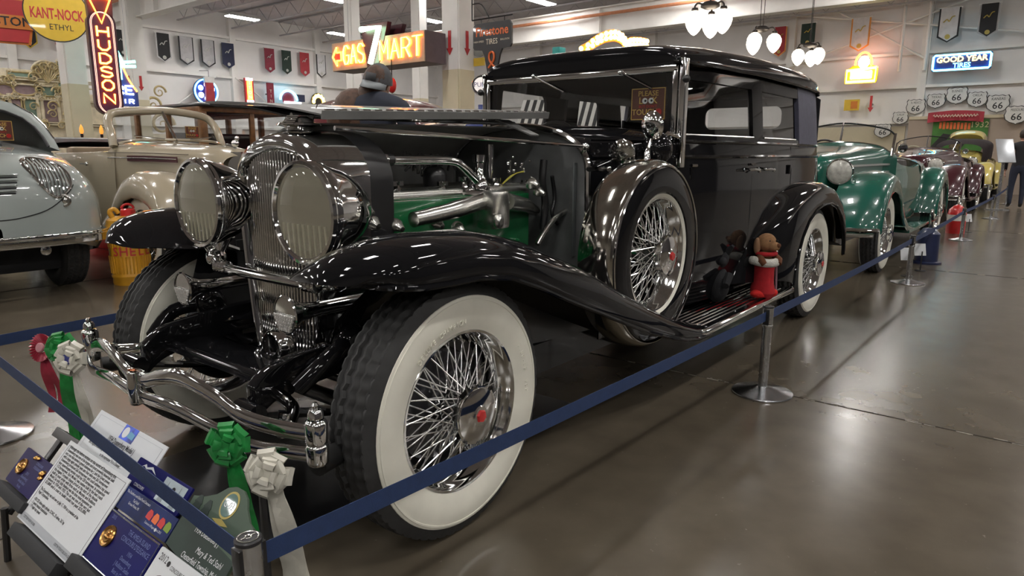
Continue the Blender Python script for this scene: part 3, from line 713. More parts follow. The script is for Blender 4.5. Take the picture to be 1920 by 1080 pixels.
G().tube([(-.36, -.40, .50), (-.36, .40, .50)], .022, 12).build('cross_tube', BLACK, car)
# apron between the frame horns, inner fender skirts
rows = [[(-.40, y, .50), (-.28, y, .52), (-.17, y, .50), (-.07, y, .44), (.0, y, .44)] for y in (-.36, -.18, 0, .18, .36)]
G().grid(rows).build('front_apron', BLACK, car, angle=60)
for s in (-1, 1):
    rows = []
    for x, yo, zo, yi, zi in ((-.22, .46, .70, .37, .55), (-.12, .56, .84, .33, .56), (-.03, .58, .86, .30, .55), (.25, .455, .80, .36, .54)):
        rows.append([(x, s*(yi+(yo-yi)*t), zi+(zo-zi)*t**1.5) for t in (0, .25, .5, .75, 1)])
    G().grid(rows).build('inner_skirt', BLACK, car, angle=60)
G().tube([(3.9, -.6, .415), (3.9, .6, .415)], .06, 12).build('rear_axle', BLACKM, car)
G().box((2.1, .0, .30), (3.0, .86, .14)).build('underside_shade_box', BLACKM, car, smooth=False)  # box added low under the chassis to darken the underside
G().lathe([(.0, -.4), (.07, -.4), (.09, -.36), (.09, .36), (.07, .4), (0, .4)], (2.2, -.28, .24), (1, 0, 0), 20).build('exhaust_silencer', BLACKM, car)
# ---- front bumper
def bx(y): return -.64+.14*(abs(y)/.78)**2.2
ubar = [(0, .525), (.06, .526), (.155, .556), (.27, .574), (.41, .546), (.50, .508), (.60, .494), (.70, .492), (.765, .495)]
lbar = [(0, .466), (.06, .467), (.22, .473), (.395, .449), (.535, .424), (.65, .428), (.765, .434)]
for nm, tab, w in (('upper', ubar, .050), ('lower', lbar, .043)):
    pts = [(bx(y), -y, z) for y, z in reversed(tab)] + [(bx(y), y, z) for y, z in tab[1:]]
    pts = smooth_path(pts, 6); P = []
    for i, p in enumerate(pts):
        t = (pts[min(i+1, len(pts)-1)]-pts[max(i-1, 0)]).normalized(); b_ = Vector((0, 0, 1)); n_ = t.cross(b_).normalized()
        if n_.x > 0: n_ = -n_
        ring = []
        for k in range(14):
            a = 2*PI*k/14; ring.append(p + b_*(w/2*math.sin(a)) + n_*(.009*math.cos(a)+(.002*math.cos(2*a))))
        P.append(ring)
    G().grid(P, cv=True).build('bumper_bar', CHROME, car, angle=70)
g = G().lathe([(0, -.056), (.012, -.056), (.02, -.05), (.024, 0), (.02, .05), (.012, .056), (0, .056)], (bx(0)-.012, 0, .495), (0, 0, 1), 20, scale=(1, .8)); g.box((bx(0), 0, .495), (.03, .05, .105)); g.build('bumper_clamp', CHROME, car, bev=.003)
for s in (-1, 1):
    y = s*.735; x = bx(.735)
    g = G()
    for zc_, hh in ((.495, .036), (.434, .032)): g.lathe([(0, -hh), (.022, -hh), (.028, -hh*.85), (.030, -hh*.6), (.031, hh*.6), (.028, hh*.85), (.022, hh), (0, hh)], (x+.012, y, zc_), (0, 0, 1), 24)
    g.tube([(x+.012, y, .40), (x+.012, y, .545)], .014, 14); g.lathe([(0, .022), (.006, .021), (.010, .014), (.008, .006), (.015, .004), (.020, -.004), (.022, -.02), (0, -.02)], (x+.012, y, .555), (0, 0, 1), 20)
    g.build('bumper_end_post', CHROME, car)
    g = G().tube(smooth_path([(x+.02, y-s*.14, .47), (x+.1, y-s*.24, .48), (-.40, s*.36, .50)], 5), .02, 10); g.tube([(x+.02, s*.56, .43), (x+.03, s*.56, .50)], .014, 8); g.build('bumper_bracket', CHROME, car)
    G().tube([(x+.03, y-s*.03, .385), (x+.12, y-s*.05, .385)], .032, 14).build('bumper_buffer', mat('black_rubber', (.012, .012, .012), .5, var=.2), car)
# ---- side spare wheel with metal tyre cover, mirror
SP = (1.319, -.715, .767)
for s in (1, -1):
    c = (SP[0], SP[1]*s, SP[2])
    w = put('spare_wheel', WM['tyre'], car, c, (0, .4, 0 if s > 0 else PI))
    G().lathe([(.250, -.060), (.262, -.079), (.278, -.088), (.279, -.080), (.25, -.05)], (0, 0, 0), (0, 1, 0), 72, closed=True).build('white_ring', WHITEWALL, w)
    put('rim', WM['rim'], w); q = put('spokes', WM['spokes'], w); q['kind'] = 'stuff'; put('hub_cap', WM['hub'], w); put('hub_emblem', WM['emb'], w)
    cov = [(.402, -.085), (.415, -.078), (.428, -.055), (.432, 0), (.428, .055), (.410, .09)]
    rows = []
    for k in range(73):
        t = 2*PI*k/72; rows.append([(r*math.cos(t), h, r*math.sin(t)) for r, h in cov])
    cv = G().grid(rows).build('tyre_cover', mat('polished_tyre_cover', (.52, .50, .45), .10, 1, rvar=.04), w, angle=60, solid=.003)
    G().tube([(.405*math.cos(2*PI*k/72), -.085, .405*math.sin(2*PI*k/72)) for k in range(72)], .006, 6, closed=True).build('cover_bead', CHROME, w)
    G().lathe([(.40, -.083), (.385, -.088), (.33, -.095), (.285, -.093), (.28, -.085), (.39, -.075)], (0, 0, 0), (0, 1, 0), 72, closed=True).build('cover_face', BLACK, w)
# fender well under the spare
well = on(1222, 236, 'y', -.70)
mr = G().lathe([(0, -.022), (.03, -.021), (.056, -.012), (.066, 0), (.068, .008), (.06, .014), (0, .014)], well, (1, -.35, .1), 28).build('spare_mirror', CHROME, car)
foot = on(1213, 297, 'y', -.70)
G().tube([foot+Vector((0, 0, -.02)), foot+Vector((0, 0, .02)), foot.lerp(well, .35), well+Vector((0, 0, -.06))], [.018, .014, .0075, .006], 10).build('mirror_stem', CHROME, mr)
# cowl lamp and black spotlight body
cl = on(1166, 287, 'y', -.53)
d = Vector((1, .05, 0))
co = G().lathe([(.060, 0), (.066, .004), (.066, .018), (.058, .045), (.04, .075), (0, .095)], cl, d, 32).build('cowl_lamp', CHROME, car)
G().lathe([(0, -.012), (.03, -.010), (.056, -.002), (.060, .004)], cl, d, 28).build('lens', LENS, co); G().lathe([(.056, .004), (.04, .03), (0, .04)], cl, d, 28).build('reflector', REFL, co)
G().tube([cl+Vector((.03, 0, -.06)), cl+Vector((.05, .06, -.12))], .014, 8).build('lamp_stalk', CHROME, co)
sb = on(1232, 280, 'y', -.60); g = G().ball(sb, .085, (1, .9, 1), 24, 14); g.build('spotlight', BLACK, car)
G().tube([sb+Vector((.05, .0, .05)), (1.72, -.62, 1.32), (1.80, -.65, 1.30)], .012, 8).build('spotlight_arm', CHROME, car)
G().tube([on(1103, 317, 'y', -.45), on(1142, 317, 'y', -.62)], .012, 8).build('spare_clamp_bar', CHROME, car)
# door furniture
for x, z in ((2.56, 1.13), (2.78, 1.13)):
    w = lerp(WPL, x)
    g = G().tube(smooth_path([(x-.02, -w-.002, z), (x-.02, -w-.045, z), (x+.03, -w-.05, z), (x+.10, -w-.045, z-.005)], 4), [.014, .011, .009, .009, .009, .009, .009, .009, .009, .009, .009, .008, .011], 8); g.ball((x+.11, -w-.045, z-.006), .013)
    both(g).build('door_handle', CHROME, car)
for x in (1.93, 3.33):
    for z in (.62, 1.12):
        w = lerp(WPL, x); both(G().tube([(x, -w-.004, z-.03), (x, -w-.004, z+.03)], .009, 8)).build('door_hinge', BLACK, car)
for x in (1.93, 2.62): both(G().tube([(x, -lerp(WPL, x)-.004, 1.16), (x+.03, -lerp(WPL, x)-.02, 1.16)], .008, 6)).build('hinge_cap', CHROME, car)
# rear trunk and bumper, mostly hidden behind the body
G().box((4.78, 0, .80), (.34, .95, .52)).build('trunk', BLACK, car, bev=.03)
G().strip([(5.08, -.75, .45), (5.14, 0, .45), (5.08, .75, .45)], (0, 0, 1), .06, .02).build('rear_bumper_bar', CHROME, car)
# ---- engine
GREEN = mat('green_engine_enamel', (.012, .135, .045), .22, 0, .8, var=.2, vscale=7)
ALU = mat('polished_aluminium', (.66, .66, .62), .24, 1, rvar=.08, vscale=16)
EB = G().box((.64, -.02, .87), (.98, .36, .33)).build('engine_block', GREEN, car, bev=.012)
G().box((.64, -.02, .60), (1.0, .30, .24)).build('crankcase', ALU, EB, bev=.015)
g = G()
for k in range(8): g.lathe([(.026, 0), (.026, .014), (.02, .018), (0, .018)], (.21+.115*k, -.2, .80), (0, -1, 0), 14)
g.build('core_plugs', GREEN, EB)
for y in (-.135, .10): G().tube([(.13, y, 1.048), (1.16, y, 1.048)], .042, 14, sq=.8).build('cam_cover', ALU, EB)
G().box((.64, -.02, 1.03), (1.0, .14, .03)).build('plug_cover', ALU, EB, bev=.006)
G().box((.115, -.08, .96), (.09, .34, .18)).build('timing_case', ALU, EB, bev=.02)
g = G().box((.20, -.19, 1.06), (.055, .05, .05)); g.tube([(.20, -.19, 1.05), (.20, -.19, 1.16)], .014, 10); g.tube([(.17, -.19, 1.165), (.23, -.19, 1.165)], .012, 8); g.build('oil_filler', CHROME, car)
for px, py in ((745, 347), (830, 347), (870, 338), (930, 340), (938, 350), (985, 343), (1050, 345)):
    p = on(px, py, 'y', -.15); g = G().lathe([(.020, -.035), (.016, -.012), (.009, 0), (.012, .012), (0, .018)], p, (0, 0, 1), 10); g.box(p+Vector((0, 0, .006)), (.055, .012, .018)); g.build('wing_nut', CHROME, car, angle=30)
wp = [on(700, 300, 'y', -.19), on(780, 300, 'y', -.19), on(840, 301, 'y', -.19), on(862, 308, 'y', -.19), on(885, 330, 'y', -.19), on(893, 338, 'y', -.19)]
pipe = G().tube(smooth_path(wp, 5), .019, 12).build('water_pipe', CHROME, car)
for px in (697, 719):
    p = on(px, 300, 'y', -.19); G().lathe([(.02, -.008), (.027, -.006), (.027, .006), (.02, .008)], p, (1, 0, 0), 18, closed=True).build('hose_clamp', CHROME, pipe)
a = on(690, 300, 'y', -.19); G().tube([(.18, a.y, a.z), (.27, a.y, a.z)], .023, 12).build('rubber_hose', BLACKM, pipe)
p = on(898, 340, 'y', -.17)
g = G().lathe([(.045, -.03), (.05, 0), (.03, .04), (.022, .05), (.022, .10), (.028, .105), (.028, .135), (.02, .14), (0, .14)], p+Vector((0, 0, -.02)), (0, 0, 1), 18); g.build('water_outlet', CHROME, car)
p = on(918, 295, 'y', -.05); G().tube([p+Vector((0, 0, -.1)), p+Vector((0, 0, .06))], .02, 12).build('filler_neck', CHROME, car)
# exhaust/intake tubes and the carburettor box on the near side
ex = [on(775, 412, 'y', -.30), on(820, 402, 'y', -.30), on(865, 390, 'y', -.30), on(910, 375, 'y', -.28)]
G().tube(smooth_path(ex, 4), [.030]*3+[.033]*4+[.036]*6, 16).build('exhaust_manifold', ALU, car)
p = on(925, 393, 'y', -.30); G().box(p, (.12, .10, .165)).build('carburettor', ALU, car, bev=.022)
q = on(933, 415, 'y', -.355); G().lathe([(.03, 0), (.03, -.012), (.02, -.016), (.014, -.022), (0, -.022)], q, (0, 1, 0), 20).build('carburettor_plug', ALU, car)
G().tube([on(950, 378, 'y', -.28), on(985, 385, 'y', -.24), on(1003, 395, 'y', -.2)], [.04, .034, .026], 14).build('intake_tube', ALU, car)
G().tube([on(870, 360, 'y', -.26), on(905, 363, 'y', -.28)], .012, 8).build('fuel_line', CHROME, car)
for k, pp in enumerate((((1020, 300), (1017, 340), (1022, 380), (1018, 430)), ((1035, 330), (1040, 370), (1035, 400), (1045, 420)), ((1060, 395), (1040, 410), (1018, 440), (1008, 458)))):
    G().tube(smooth_path([on(*q, 'y', -.24-.03*k) for q in pp], 5), (.018, .010, .014)[k], 10).build('hose', (BLACKM, BLACKM, ALU)[k], car)
for d_ in (0, .012): G().tube(smooth_path([on(942, 345, 'y', -.16), on(955, 332+d_*200, 'y', -.18), on(968, 325, 'y', -.18), on(982, 321+d_*100, 'y', -.17)], 4), .003, 5).build('ignition_wire', mat('yellow_wire', (.45, .42, .05), .4, var=.1), car)
g = G()
for k in range(26):
    p = on(random.uniform(945, 1070), random.uniform(292, 330), 'y', -.1); g.ball(p, random.uniform(.005, .011), n=6, m=4)
g.build('fittings', CHROME, car)
for k in range(5):
    p = on(760+8*k, 310+5*k, 'y', .05); G().tube([p, p+Vector((.02, .02, .06))], .008, 6).build('linkage', CHROME, car)
p = on(815, 328, 'y', .02); dist = G().lathe([(.05, -.06), (.055, 0), (.04, .03), (0, .05)], p, (0, 0, 1), 18).build('distributor', BLACKM, car)
for k in range(6):
    a = 2*PI*k/6; q = p+Vector((.03*math.cos(a), .03*math.sin(a), .04)); G().tube(smooth_path([q, q+Vector((.05*math.cos(a), .04*math.sin(a), .05)), q+Vector((.13*math.cos(a), .02, -.02))], 4), .006, 6).build('plug_lead', BLACKM, dist)
for k in range(4): G().tube([on(955+28*k, 300, 'y', .0), on(955+28*k, 345, 'y', .0)], .012, 8).build('breather_pipe', ALU, car)
fan = G()
for k in range(6):
    a = PI*k/3; fan.strip([(.20, 0, .95), (.20, .2*math.cos(a), .95+.2*math.sin(a))], (1, .4*math.sin(a), .4*math.cos(a)), .05, .004)
fan.build('fan', BLACKM, car)
a, b = on(1080, 305, 'y', -.36), on(1078, 480, 'y', -.36)
G().box((a+b)/2, (.05, .008, (a-b).length)).build('firewall_bracket', mat('grey_bracket_paint', (.10, .11, .11), .35, 0, .4, var=.15), car, bev=.003)
G().box((.75, .25, .75), (1.0, .05, .5)).build('engine_side_pan', BLACKM, car, smooth=False)
for px, py, r in ((690, 395, .02), (700, 420, .03), (745, 425, .028), (1000, 345, .03), (1012, 360, .025), (860, 430, .03), (820, 420, .03)):
    p = on(px, py, 'y', -.27); g = G().lathe([(r, .02), (r, 0), (r*.7, -.012), (r*.4, -.03), (0, -.032)], p, (0, 1, .3), 14); g.build('accessory', ALU, car)
# ------------------------------------------------------------------ the other cars
def ring(x, hw, zb, zs, zt, n=9, p=.75, low=.9):
    L = [(-hw*low, zb), (-hw*.985, zb+(zs-zb)*.35), (-hw, zb+(zs-zb)*.75)]
    A = []
    for k in range(n+1):
        a = PI/2*k/n; A.append((-hw*math.cos(a)**p, zs+(zt-zs)*math.sin(a)**p))
    half = L+A
    return [(x, y, z) for y, z in half] + [(x, -y, z) for y, z in reversed(half[:-1])]
def loft(secs, **k): return G().grid([ring(*s, **k) for s in secs])
def sfender(rt, nm, m, crown, outer, yi, yo, yc, trk_y=0, bead=None):
    rows = [fender_section(c[0], c[1], o[0], o[1], c[0], c[1]-.04, yi, yo, yc) for c, o in zip(crown, outer)]
    g = G().grid(rows)
    for s in (-1, 1): (g if s < 0 else g.my()).build(nm, m, rt, angle=70, solid=.004)
def swheel(rt, x, y, rz=0):
    w = put('wheel', WM['tyre'], rt, (x, y, .415), (0, random.random(), 0 if y < 0 else PI))
    put('whitewall', WM['white'], w); put('rim', WM['rim'], w); q = put('spokes', WM['spokes'], w); q['kind'] = 'stuff'; put('hub_cap', WM['hub'], w)
def lamp_round(rt, c, R, m=None):
    h = G().lathe([(R, -.01), (R+.008, 0), (R+.004, .03), (R*.85, .10), (R*.5, .17), (0, .20)], c, (1, 0, 0), 28).build('headlight', m or CHROME, rt)
    G().lathe([(0, -.035), (R*.5, -.03), (R*.85, -.018), (R, -.006), (R, .0)], c, (1, 0, 0), 28).build('lens', mat('frosted_lens', (.52, .51, .46), .25, .2, var=.25, vscale=25), h)
    G().lathe([(R-.006, -.012), (R+.004, -.018), (R+.012, -.006), (R+.004, .006)], c, (1, 0, 0), 28, closed=True).build('lens_rim', CHROME, h)
FC = [(-.62, .50), (-.60, .62), (-.53, .76), (-.40, .90), (-.22, 1.01), (0, 1.06), (.25, 1.035), (.50, .94), (.75, .79), (1.0, .62), (1.25, .46), (1.45, .37)]
FO = [(-.52, .46), (-.50, .54), (-.45, .64), (-.35, .74), (-.20, .83), (0, .86), (.22, .82), (.40, .72), (.52, .58), (.70, .46), (1.0, .37), (1.45, .33)]
RC = [(-.62, .42), (-.58, .60), (-.48, .78), (-.32, .93), (-.10, 1.03), (.12, 1.05), (.36, 1.0), (.58, .88), (.76, .70), (.86, .48)]
RO = [(-.50, .38), (-.47, .52), (-.39, .65), (-.26, .76), (-.09, .83), (.1, .84), (.28, .79), (.42, .69), (.50, .55), (.52, .42)]
def roadster(name, label, loc, rz, col, WB=3.8, strips=3, grille=True, seat=None, group=None, windscreen=True):
    rt = thing(name, label, 'car', loc, rz); m = paint(name+'_paint', col)
    loft([(-.42, .20, .62, 1.0, 1.10), (-.38, .245, .58, 1.06, 1.19), (-.2, .30, .55, 1.08, 1.225), (.4, .38, .5, 1.10, 1.27), (1.0, .50, .46, 1.13, 1.32), (1.22, .56, .44, 1.16, 1.36), (1.40, .62, .42, 1.15, 1.33)]).build('hood', m, rt, angle=60)
    # sides and tail with an open cockpit
    rows = []
    for x, hw, zt in ((1.36, .61, 1.17), (1.6, .66, 1.10), (2.2, .70, 1.06), (2.7, .71, 1.10)):
        rows.append([(x, -hw*.9, .40), (x, -hw, .65), (x, -hw, .95), (x, -hw*.96, zt), (x, -hw*.9, zt+.01), (x, -hw*.85, zt-.05), (x, -hw*.85, .5)])
    g = G().grid(rows)
    for s in (-1, 1): (g if s < 0 else g.my()).build('door', m, rt, angle=50)
    loft([(2.65, .71, .42, 1.02, 1.20), (2.9, .71, .42, 1.03, 1.21), (3.5, .66, .44, .98, 1.16), (4.2, .52, .48, .84, 1.00), (4.7, .30, .52, .68, .78), (4.9, .1, .55, .6, .64)]).build('tail', m, rt, angle=60)
    sm = mat(name+'_leather', seat or (.06, .05, .045), .5, var=.2, vscale=12)
    s_ = G().box((2.45, 0, .95), (.22, 1.1, .42)).build('seat', sm, rt, bev=.05); G().box((2.1, 0, .66), (.6, 1.1, .2)).build('seat_cushion', sm, s_, bev=.04)
    G().box((2.0, 0, .45), (1.4, 1.1, .08)).build('cockpit_floor', DARK, rt, smooth=False)
    c = Vector((1.72, .32, 1.22)); g = G().tube([c+Vector((.07*math.sin(t), .2*math.cos(t), .19*math.sin(t))) for t in [2*PI*k/24 for k in range(24)]], .014, 8, closed=True); g.tube([c, c+Vector((-.4, 0, -.2))], .018, 8)
    for a in (.5, 2.6, 4.7): g.tube([c, c+Vector((.07*math.sin(a), .2*math.cos(a), .19*math.sin(a)))], .01, 6)
    g.build('steering_wheel', mat(name+'_wheel_rim', (.55, .52, .38) if seat else (.05, .04, .04), .35, var=.1), rt)
    if windscreen:
        top = smooth_path([(1.42, -.57, 1.45), (1.38, -.45, 1.53), (1.33, 0, 1.60), (1.38, .45, 1.53), (1.42, .57, 1.45)], 6)
        f = G().tube(top, .010, 8).build('windscreen_frame', BLACKM, rt)
        for s in (-1, 1): G().strip([(1.26, s*.58, 1.20), (1.42, s*.57, 1.47)], (0, 1, 0), .03, .02).build('frame_post', CHROME, f, bev=.003)
        G().tube([(1.24, 0, 1.36), (1.33, 0, 1.605)], .013, 8).build('centre_post', CHROME, f)
        bot = smooth_path([(1.28, -.56, 1.24), (1.26, -.4, 1.33), (1.24, 0, 1.37), (1.26, .4, 1.33), (1.28, .56, 1.24)], 6)
        G().grid([bot, top]).build('glass', GLASS, f)
        g = G().tube(bot, .012, 8); g.build('windscreen_base', CHROME, f)
        c = Vector((1.42, -.66, 1.30)); G().lathe([(0, 0), (.05, .004), (.055, .015), (0, .03)], c, (1, 0, 0), 16).build('side_mirror', CHROME, rt)
    sfender(rt, 'front_fender', m, FC, FO, -.40, -.88, -.68); sfender(rt, 'rear_fender', m, [(x+WB, z) for x, z in RC], [(x+WB, z) for x, z in RO], -.50, -.88, -.68)
    for s in (-1, 1):
        swheel(rt, 0, s*.74); swheel(rt, WB, s*.74); lamp_round(rt, (-.30, s*.39, 1.045), .125)
        G().box((2.2, s*.74, .34), (2.2, .28, .04)).build('running_board', m, rt, bev=.008)
        for k in range(strips):
            z = 1.09-.085*k
            G().strip([(-.1, s*(.335), z), (.4, s*.395, z+.01), (1.0, s*.515, z+.02), (1.22, s*.575, z+.02)], (0, 0, 1), .022, .012).build('hood_strip', CHROME, rt)
        G().lathe([(.0, -.14), (.05, -.12), (.055, 0), (.05, .12), (0, .14)], (-.24, s*.20, .86), (1, 0, 0), 12).build('horn', CHROME, rt)
    if grille:
        gs = G().prism([(-.19, .55), (.19, .55), (.22, .85), (.20, 1.06), (.1, 1.14), (0, 1.16), (-.1, 1.14), (-.2, 1.06), (-.22, .85)], (-.435, 0, 0), (0, 1, 0), (0, 0, 1), .03).build('grille', DARK, rt, smooth=False)
        me = G().tube([(0, 0, 0), (0, 0, .5)], .006, 6).mesh('grille_bar', CHROME)
        for k in range(11): put('grille_bar', me, gs, (-.445, -.17+.034*k, .57))
    b = G().tube(smooth_path([(-.62, -.86, .50), (-.70, -.7, .50), (-.76, -.3, .50), (-.77, 0, .50), (-.76, .3, .50), (-.70, .7, .50), (-.62, .86, .50)], 5), .042, 12, sq=.45); b.tube(smooth_path([(-.60, -.82, .44), (-.72, -.3, .44), (-.72, .3, .44), (-.60, .82, .44)], 5), .025, 8)
    b.build('front_bumper', CHROME, rt)
    for s in (-1, 1): G().tube([(-.72, s*.35, .48), (-.3, s*.38, .5)], .02, 8).build('bumper_bracket', BLACKM, rt)
    G().box((2.0, 0, .38), (4.6, .9, .16)).build('chassis', BLACKM, rt, smooth=False)
    G().tube([(0, -.7, .415), (0, .7, .415)], .04, 8).build('front_axle', BLACKM, rt); G().tube([(WB, -.7, .415), (WB, .7, .415)], .05, 8).build('rear_axle', BLACKM, rt)
    G().tube(smooth_path([(-.40, 0, 1.20), (-.36, 0, 1.25), (-.25, 0, 1.27), (-.15, 0, 1.265)], 4), [.004, .01, .014, .016, .016, .014, .013, .012, .01, .008, .006, .004, .003], 8).build('hood_ornament', CHROME, rt)
    return rt
gc = roadster('green_roadster', 'deep green open roadster with chrome hood strips parked behind the black sedan', (6.5, 0, 0), 0, (.008, .105, .072))
mc = roadster('maroon_roadster', 'dark maroon open roadster with cream steering wheel behind the green roadster', (13.7, .05, 0), 0, (.055, .010, .016), WB=3.3, strips=1, seat=(.05, .012, .014))
yc = roadster('yellow_convertible', 'pale yellow convertible with dark folded cloth top, last in the row', (20.0, .05, 0), 0, (.62, .50, .14), WB=3.2, strips=0, seat=(.04, .03, .03), windscreen=False)
CLOTH = mat('dark_brown_top_cloth', (.022, .014, .016), .8, var=.2, vscale=30)
loft([(.95, .50, 1.0, 1.30, 1.52), (1.05, .62, 1.0, 1.40, 1.62), (1.9, .66, 1.0, 1.45, 1.68), (2.3, .62, 1.0, 1.4, 1.60)]).build('folded_top', CLOTH, yc, angle=60)
loft([(1.95, .40, 1.3, 1.60, 1.80), (2.2, .44, 1.3, 1.70, 1.92), (2.9, .42, 1.2, 1.66, 1.88), (3.3, .30, 1.1, 1.4, 1.6)]).build('yellow_hardtop', paint('pale_yellow_paint', (.62, .50, .14)), yc, angle=60)

# ---- grey streamlined car, nose towards the aisle (local: -x is forward, turned to face -y)
SG = paint('silver_grey_paint', (.30, .33, .315))
sc = thing('streamlined_car', 'silver grey beetle-shaped car with barred headlights and chrome bumper', 'car', (.16, 4.38, 0), PI/2)
secs = [(-.045, .04, .52, .55, .62), (-.035, .20, .50, .54, .72), (-.02, .36, .48, .53, .84), (.0, .50, .46, .52, .95), (.06, .70, .42, .52, 1.06), (.16, .83, .38, .53, 1.13), (.34, .92, .34, .55, 1.19), (.60, .95, .30, .66, 1.24), (.95, .955, .28, .92, 1.27), (1.25, .955, .28, 1.08, 1.29), (1.6, .94, .28, 1.14, 1.31), (3.0, .92, .28, 1.14, 1.31), (4.2, .85, .30, 1.0, 1.2), (4.9, .6, .36, .8, 1.0), (5.1, .2, .5, .6, .75)]
loft(secs, p=.62, low=.93).build('body', SG, sc, angle=70)
def cabloop(pts): return [(1.0+(z-1.27)*.8+.10*abs(y)**2, -y, z) for y, z in pts] + [(1.0+(z-1.27)*.8+.10*abs(y)**2, y, z) for y, z in reversed(pts[:-1])]
OL = [(.88, 1.22), (.865, 1.34), (.83, 1.46), (.76, 1.575), (.63, 1.665), (.42, 1.715), (.2, 1.735), (0, 1.74)]
IL = [(.79, 1.26), (.775, 1.345), (.735, 1.44), (.66, 1.525), (.53, 1.585), (.36, 1.612), (.18, 1.622), (0, 1.625)]
lo_, li_ = cabloop(OL), cabloop(IL)
G().grid([lo_, [((a[0]+b_[0])/2-.012, (a[1]+b_[1])/2, (a[2]+b_[2])/2) for a, b_ in zip(lo_, li_)], li_]).build('windscreen_surround', SG, sc, angle=60)
G().grid([lo_] + [[(1.45+.0*x_, y*s_, 1.22+(z-1.22)*q_) if False else (x+dx, y*s_, 1.22+(z-1.22)*q_) for x, y, z in lo_] for dx, s_, q_ in ((.25, 1.0, 1.03), (.8, 1.0, 1.06), (1.6, .98, 1.02), (2.4, .85, .72), (3.1, .5, .2))]).build('cabin_roof', SG, sc, angle=60)
for s in (-1, 1):
    rows = []
    for q in (0, .25, .5, .75, 1):
        y = .78*q; zt_ = lerp(sorted([(p_[0], p_[1]) for p_ in IL]), y); rows.append([(1.005+(z-1.27)*.8+.10*y*y+.006, s*y, z) for z in (1.265, (1.265+zt_)/2, zt_)])
    G().grid(rows).build('windscreen_pane', GLASS, sc)
    G().tube(rows[2], .022, 8).build('pane_divider', BLACKM, sc)
    G().tube([p_ for p_ in (li_ if s < 0 else [(x, -y, z) for x, y, z in li_])[:8]], .014, 6).build('windscreen_seal', BLACKM, sc)
    G().tube([(x-.004, s*abs(y)*-1, z) for x, y, z in lo_[1:5]], .007, 6).build('pillar_trim', CHROME, sc)
G().box((2.0, 0, 1.2), (1.3, 1.4, .04)).build('dashboard', DARK, sc, smooth=False); G().box((2.3, 0, 1.35), (.15, 1.3, .35)).build('seat_back', INT, sc, bev=.05)
def nose_x(y, z):   # nose surface x at lateral y, height z (from the loft)
    best = None
    for a, b in zip(secs, secs[1:]):
        for t in [k/12 for k in range(13)]:
            S = [a[i]+(b[i]-a[i])*t for i in range(5)]
            if z <= S[4] and abs(y) < S[1]:
                if z <= S[3]: return S[0]
                e = ((z-S[3])/max(1e-6, S[4]-S[3]))**(1/.62); yy = S[1]*max(0, 1-e*e)**(.31)
                if abs(y) <= yy: return S[0]
    return .3
BARS = CHROME
for s in (-1, 1):
    # barred headlight: teardrop bezel with vertical bars
    pts = [(s*(.33+a), 1.01+b) for a, b in ((-.02, .135), (.06, .15), (.16, .13), (.25, .08), (.285, 0), (.26, -.09), (.19, -.155), (.12, -.165), (.05, -.09), (-.01, .02), (-.04, .09))]
    P3 = smooth_path([(nose_x(y, z)-.006, y, z) for y, z in pts], 4, closed=True)
    cen = sum(P3, Vector())/len(P3)
    hl = G().tube(P3, .012, 8, closed=True).build('headlight_bezel', CHROME, sc)
    G().add([cen+Vector((.004, 0, 0))]+[p+Vector((.004, 0, 0)) for p in P3], [(0, i+1, (i+1) % len(P3)+1) for i in range(len(P3))]).build('headlight_backing', DARK, hl, smooth=False, solid=.004)
    for k in range(10):
        y = s*(.32+.03*k); zz = [p.z for p in P3 if abs(p.y-y) < .016]
        if len(zz) < 2: continue
        G().tube([(nose_x(y, z)-.012, y, z) for z in [min(zz)+(max(zz)-min(zz))*j/4 for j in range(5)]], .0075, 6).build('headlight_bar', BARS, hl)
    # moustache louvres
    for k in range(4):
        z = 1.03-.042*k; G().tube(smooth_path([(nose_x(y, z)-.010, s*y, z+.03*(y-.1)) for y in (.02, .09, .16, .22-.012*k)], 4), [.010]*8+[.008]*3+[.004]*2, 8, sq=.8).build('louvre', SG, sc)
        G().tube([(nose_x(y, z-.02)-.003, s*y, z-.021+.03*(y-.1)) for y in (.02, .09, .16, .21-.012*k)], .006, 6).build('louvre_gap', DARK, sc)
    # round horn grille
    c = Vector((nose_x(s*.52, .81)-.004, s*.52, .81)); hg_ = G().lathe([(.05, .0), (.054, -.008), (.046, -.012), (.040, -.004), (.034, -.010), (.028, -.004), (.02, -.010), (0, -.011)], c, (1, s*.5, 0), 22).build('horn_grille', CHROME2, sc)
    # hood seam
seam = smooth_path([(nose_x(y, z)-.001, y, z) for y, z in ((-.74, 1.10), (-.62, .93), (-.42, .76), (-.2, .69), (0, .675), (.2, .69), (.42, .76), (.62, .93), (.74, 1.10))], 5)
G().tube(seam, .0045, 5).build('hood_seam', DARK, sc)
pts = smooth_path([(.34, -.90, .50), (.10, -.86, .50), (-.06, -.68, .50), (-.13, -.35, .50), (-.15, 0, .50), (-.13, .35, .50), (-.06, .68, .50), (.10, .86, .50), (.34, .90, .50)], 6)
G().strip(pts, (0, 0, 1), .10, .03).build('front_bumper', CHROME, sc, bev=.012, angle=60)
G().tube([p+Vector((-.018, 0, .02)) for p in pts], .010, 8).build('bumper_rib', CHROME, sc)
for y in (-.3, .3): G().lathe([(.0, -.03), (.04, -.02), (.045, 0), (.04, .02), (0, .03)], (-.10, y, .42), (1, 0, 0), 16).build('bumper_bolt', CHROME, sc)
for s in (-1, 1):
    put('wheel', WM['tyre'], sc, (.55, s*.64, .38), (0, 0, 0), (.9, 1.2, .9)); put('wheel', WM['tyre'], sc, (3.6, s*.72, .415), (0, 0, 0))
G().box((2.4, 0, .30), (4.2, 1.3, .2)).build('chassis', DARK, sc, smooth=False)
PLQ = {}
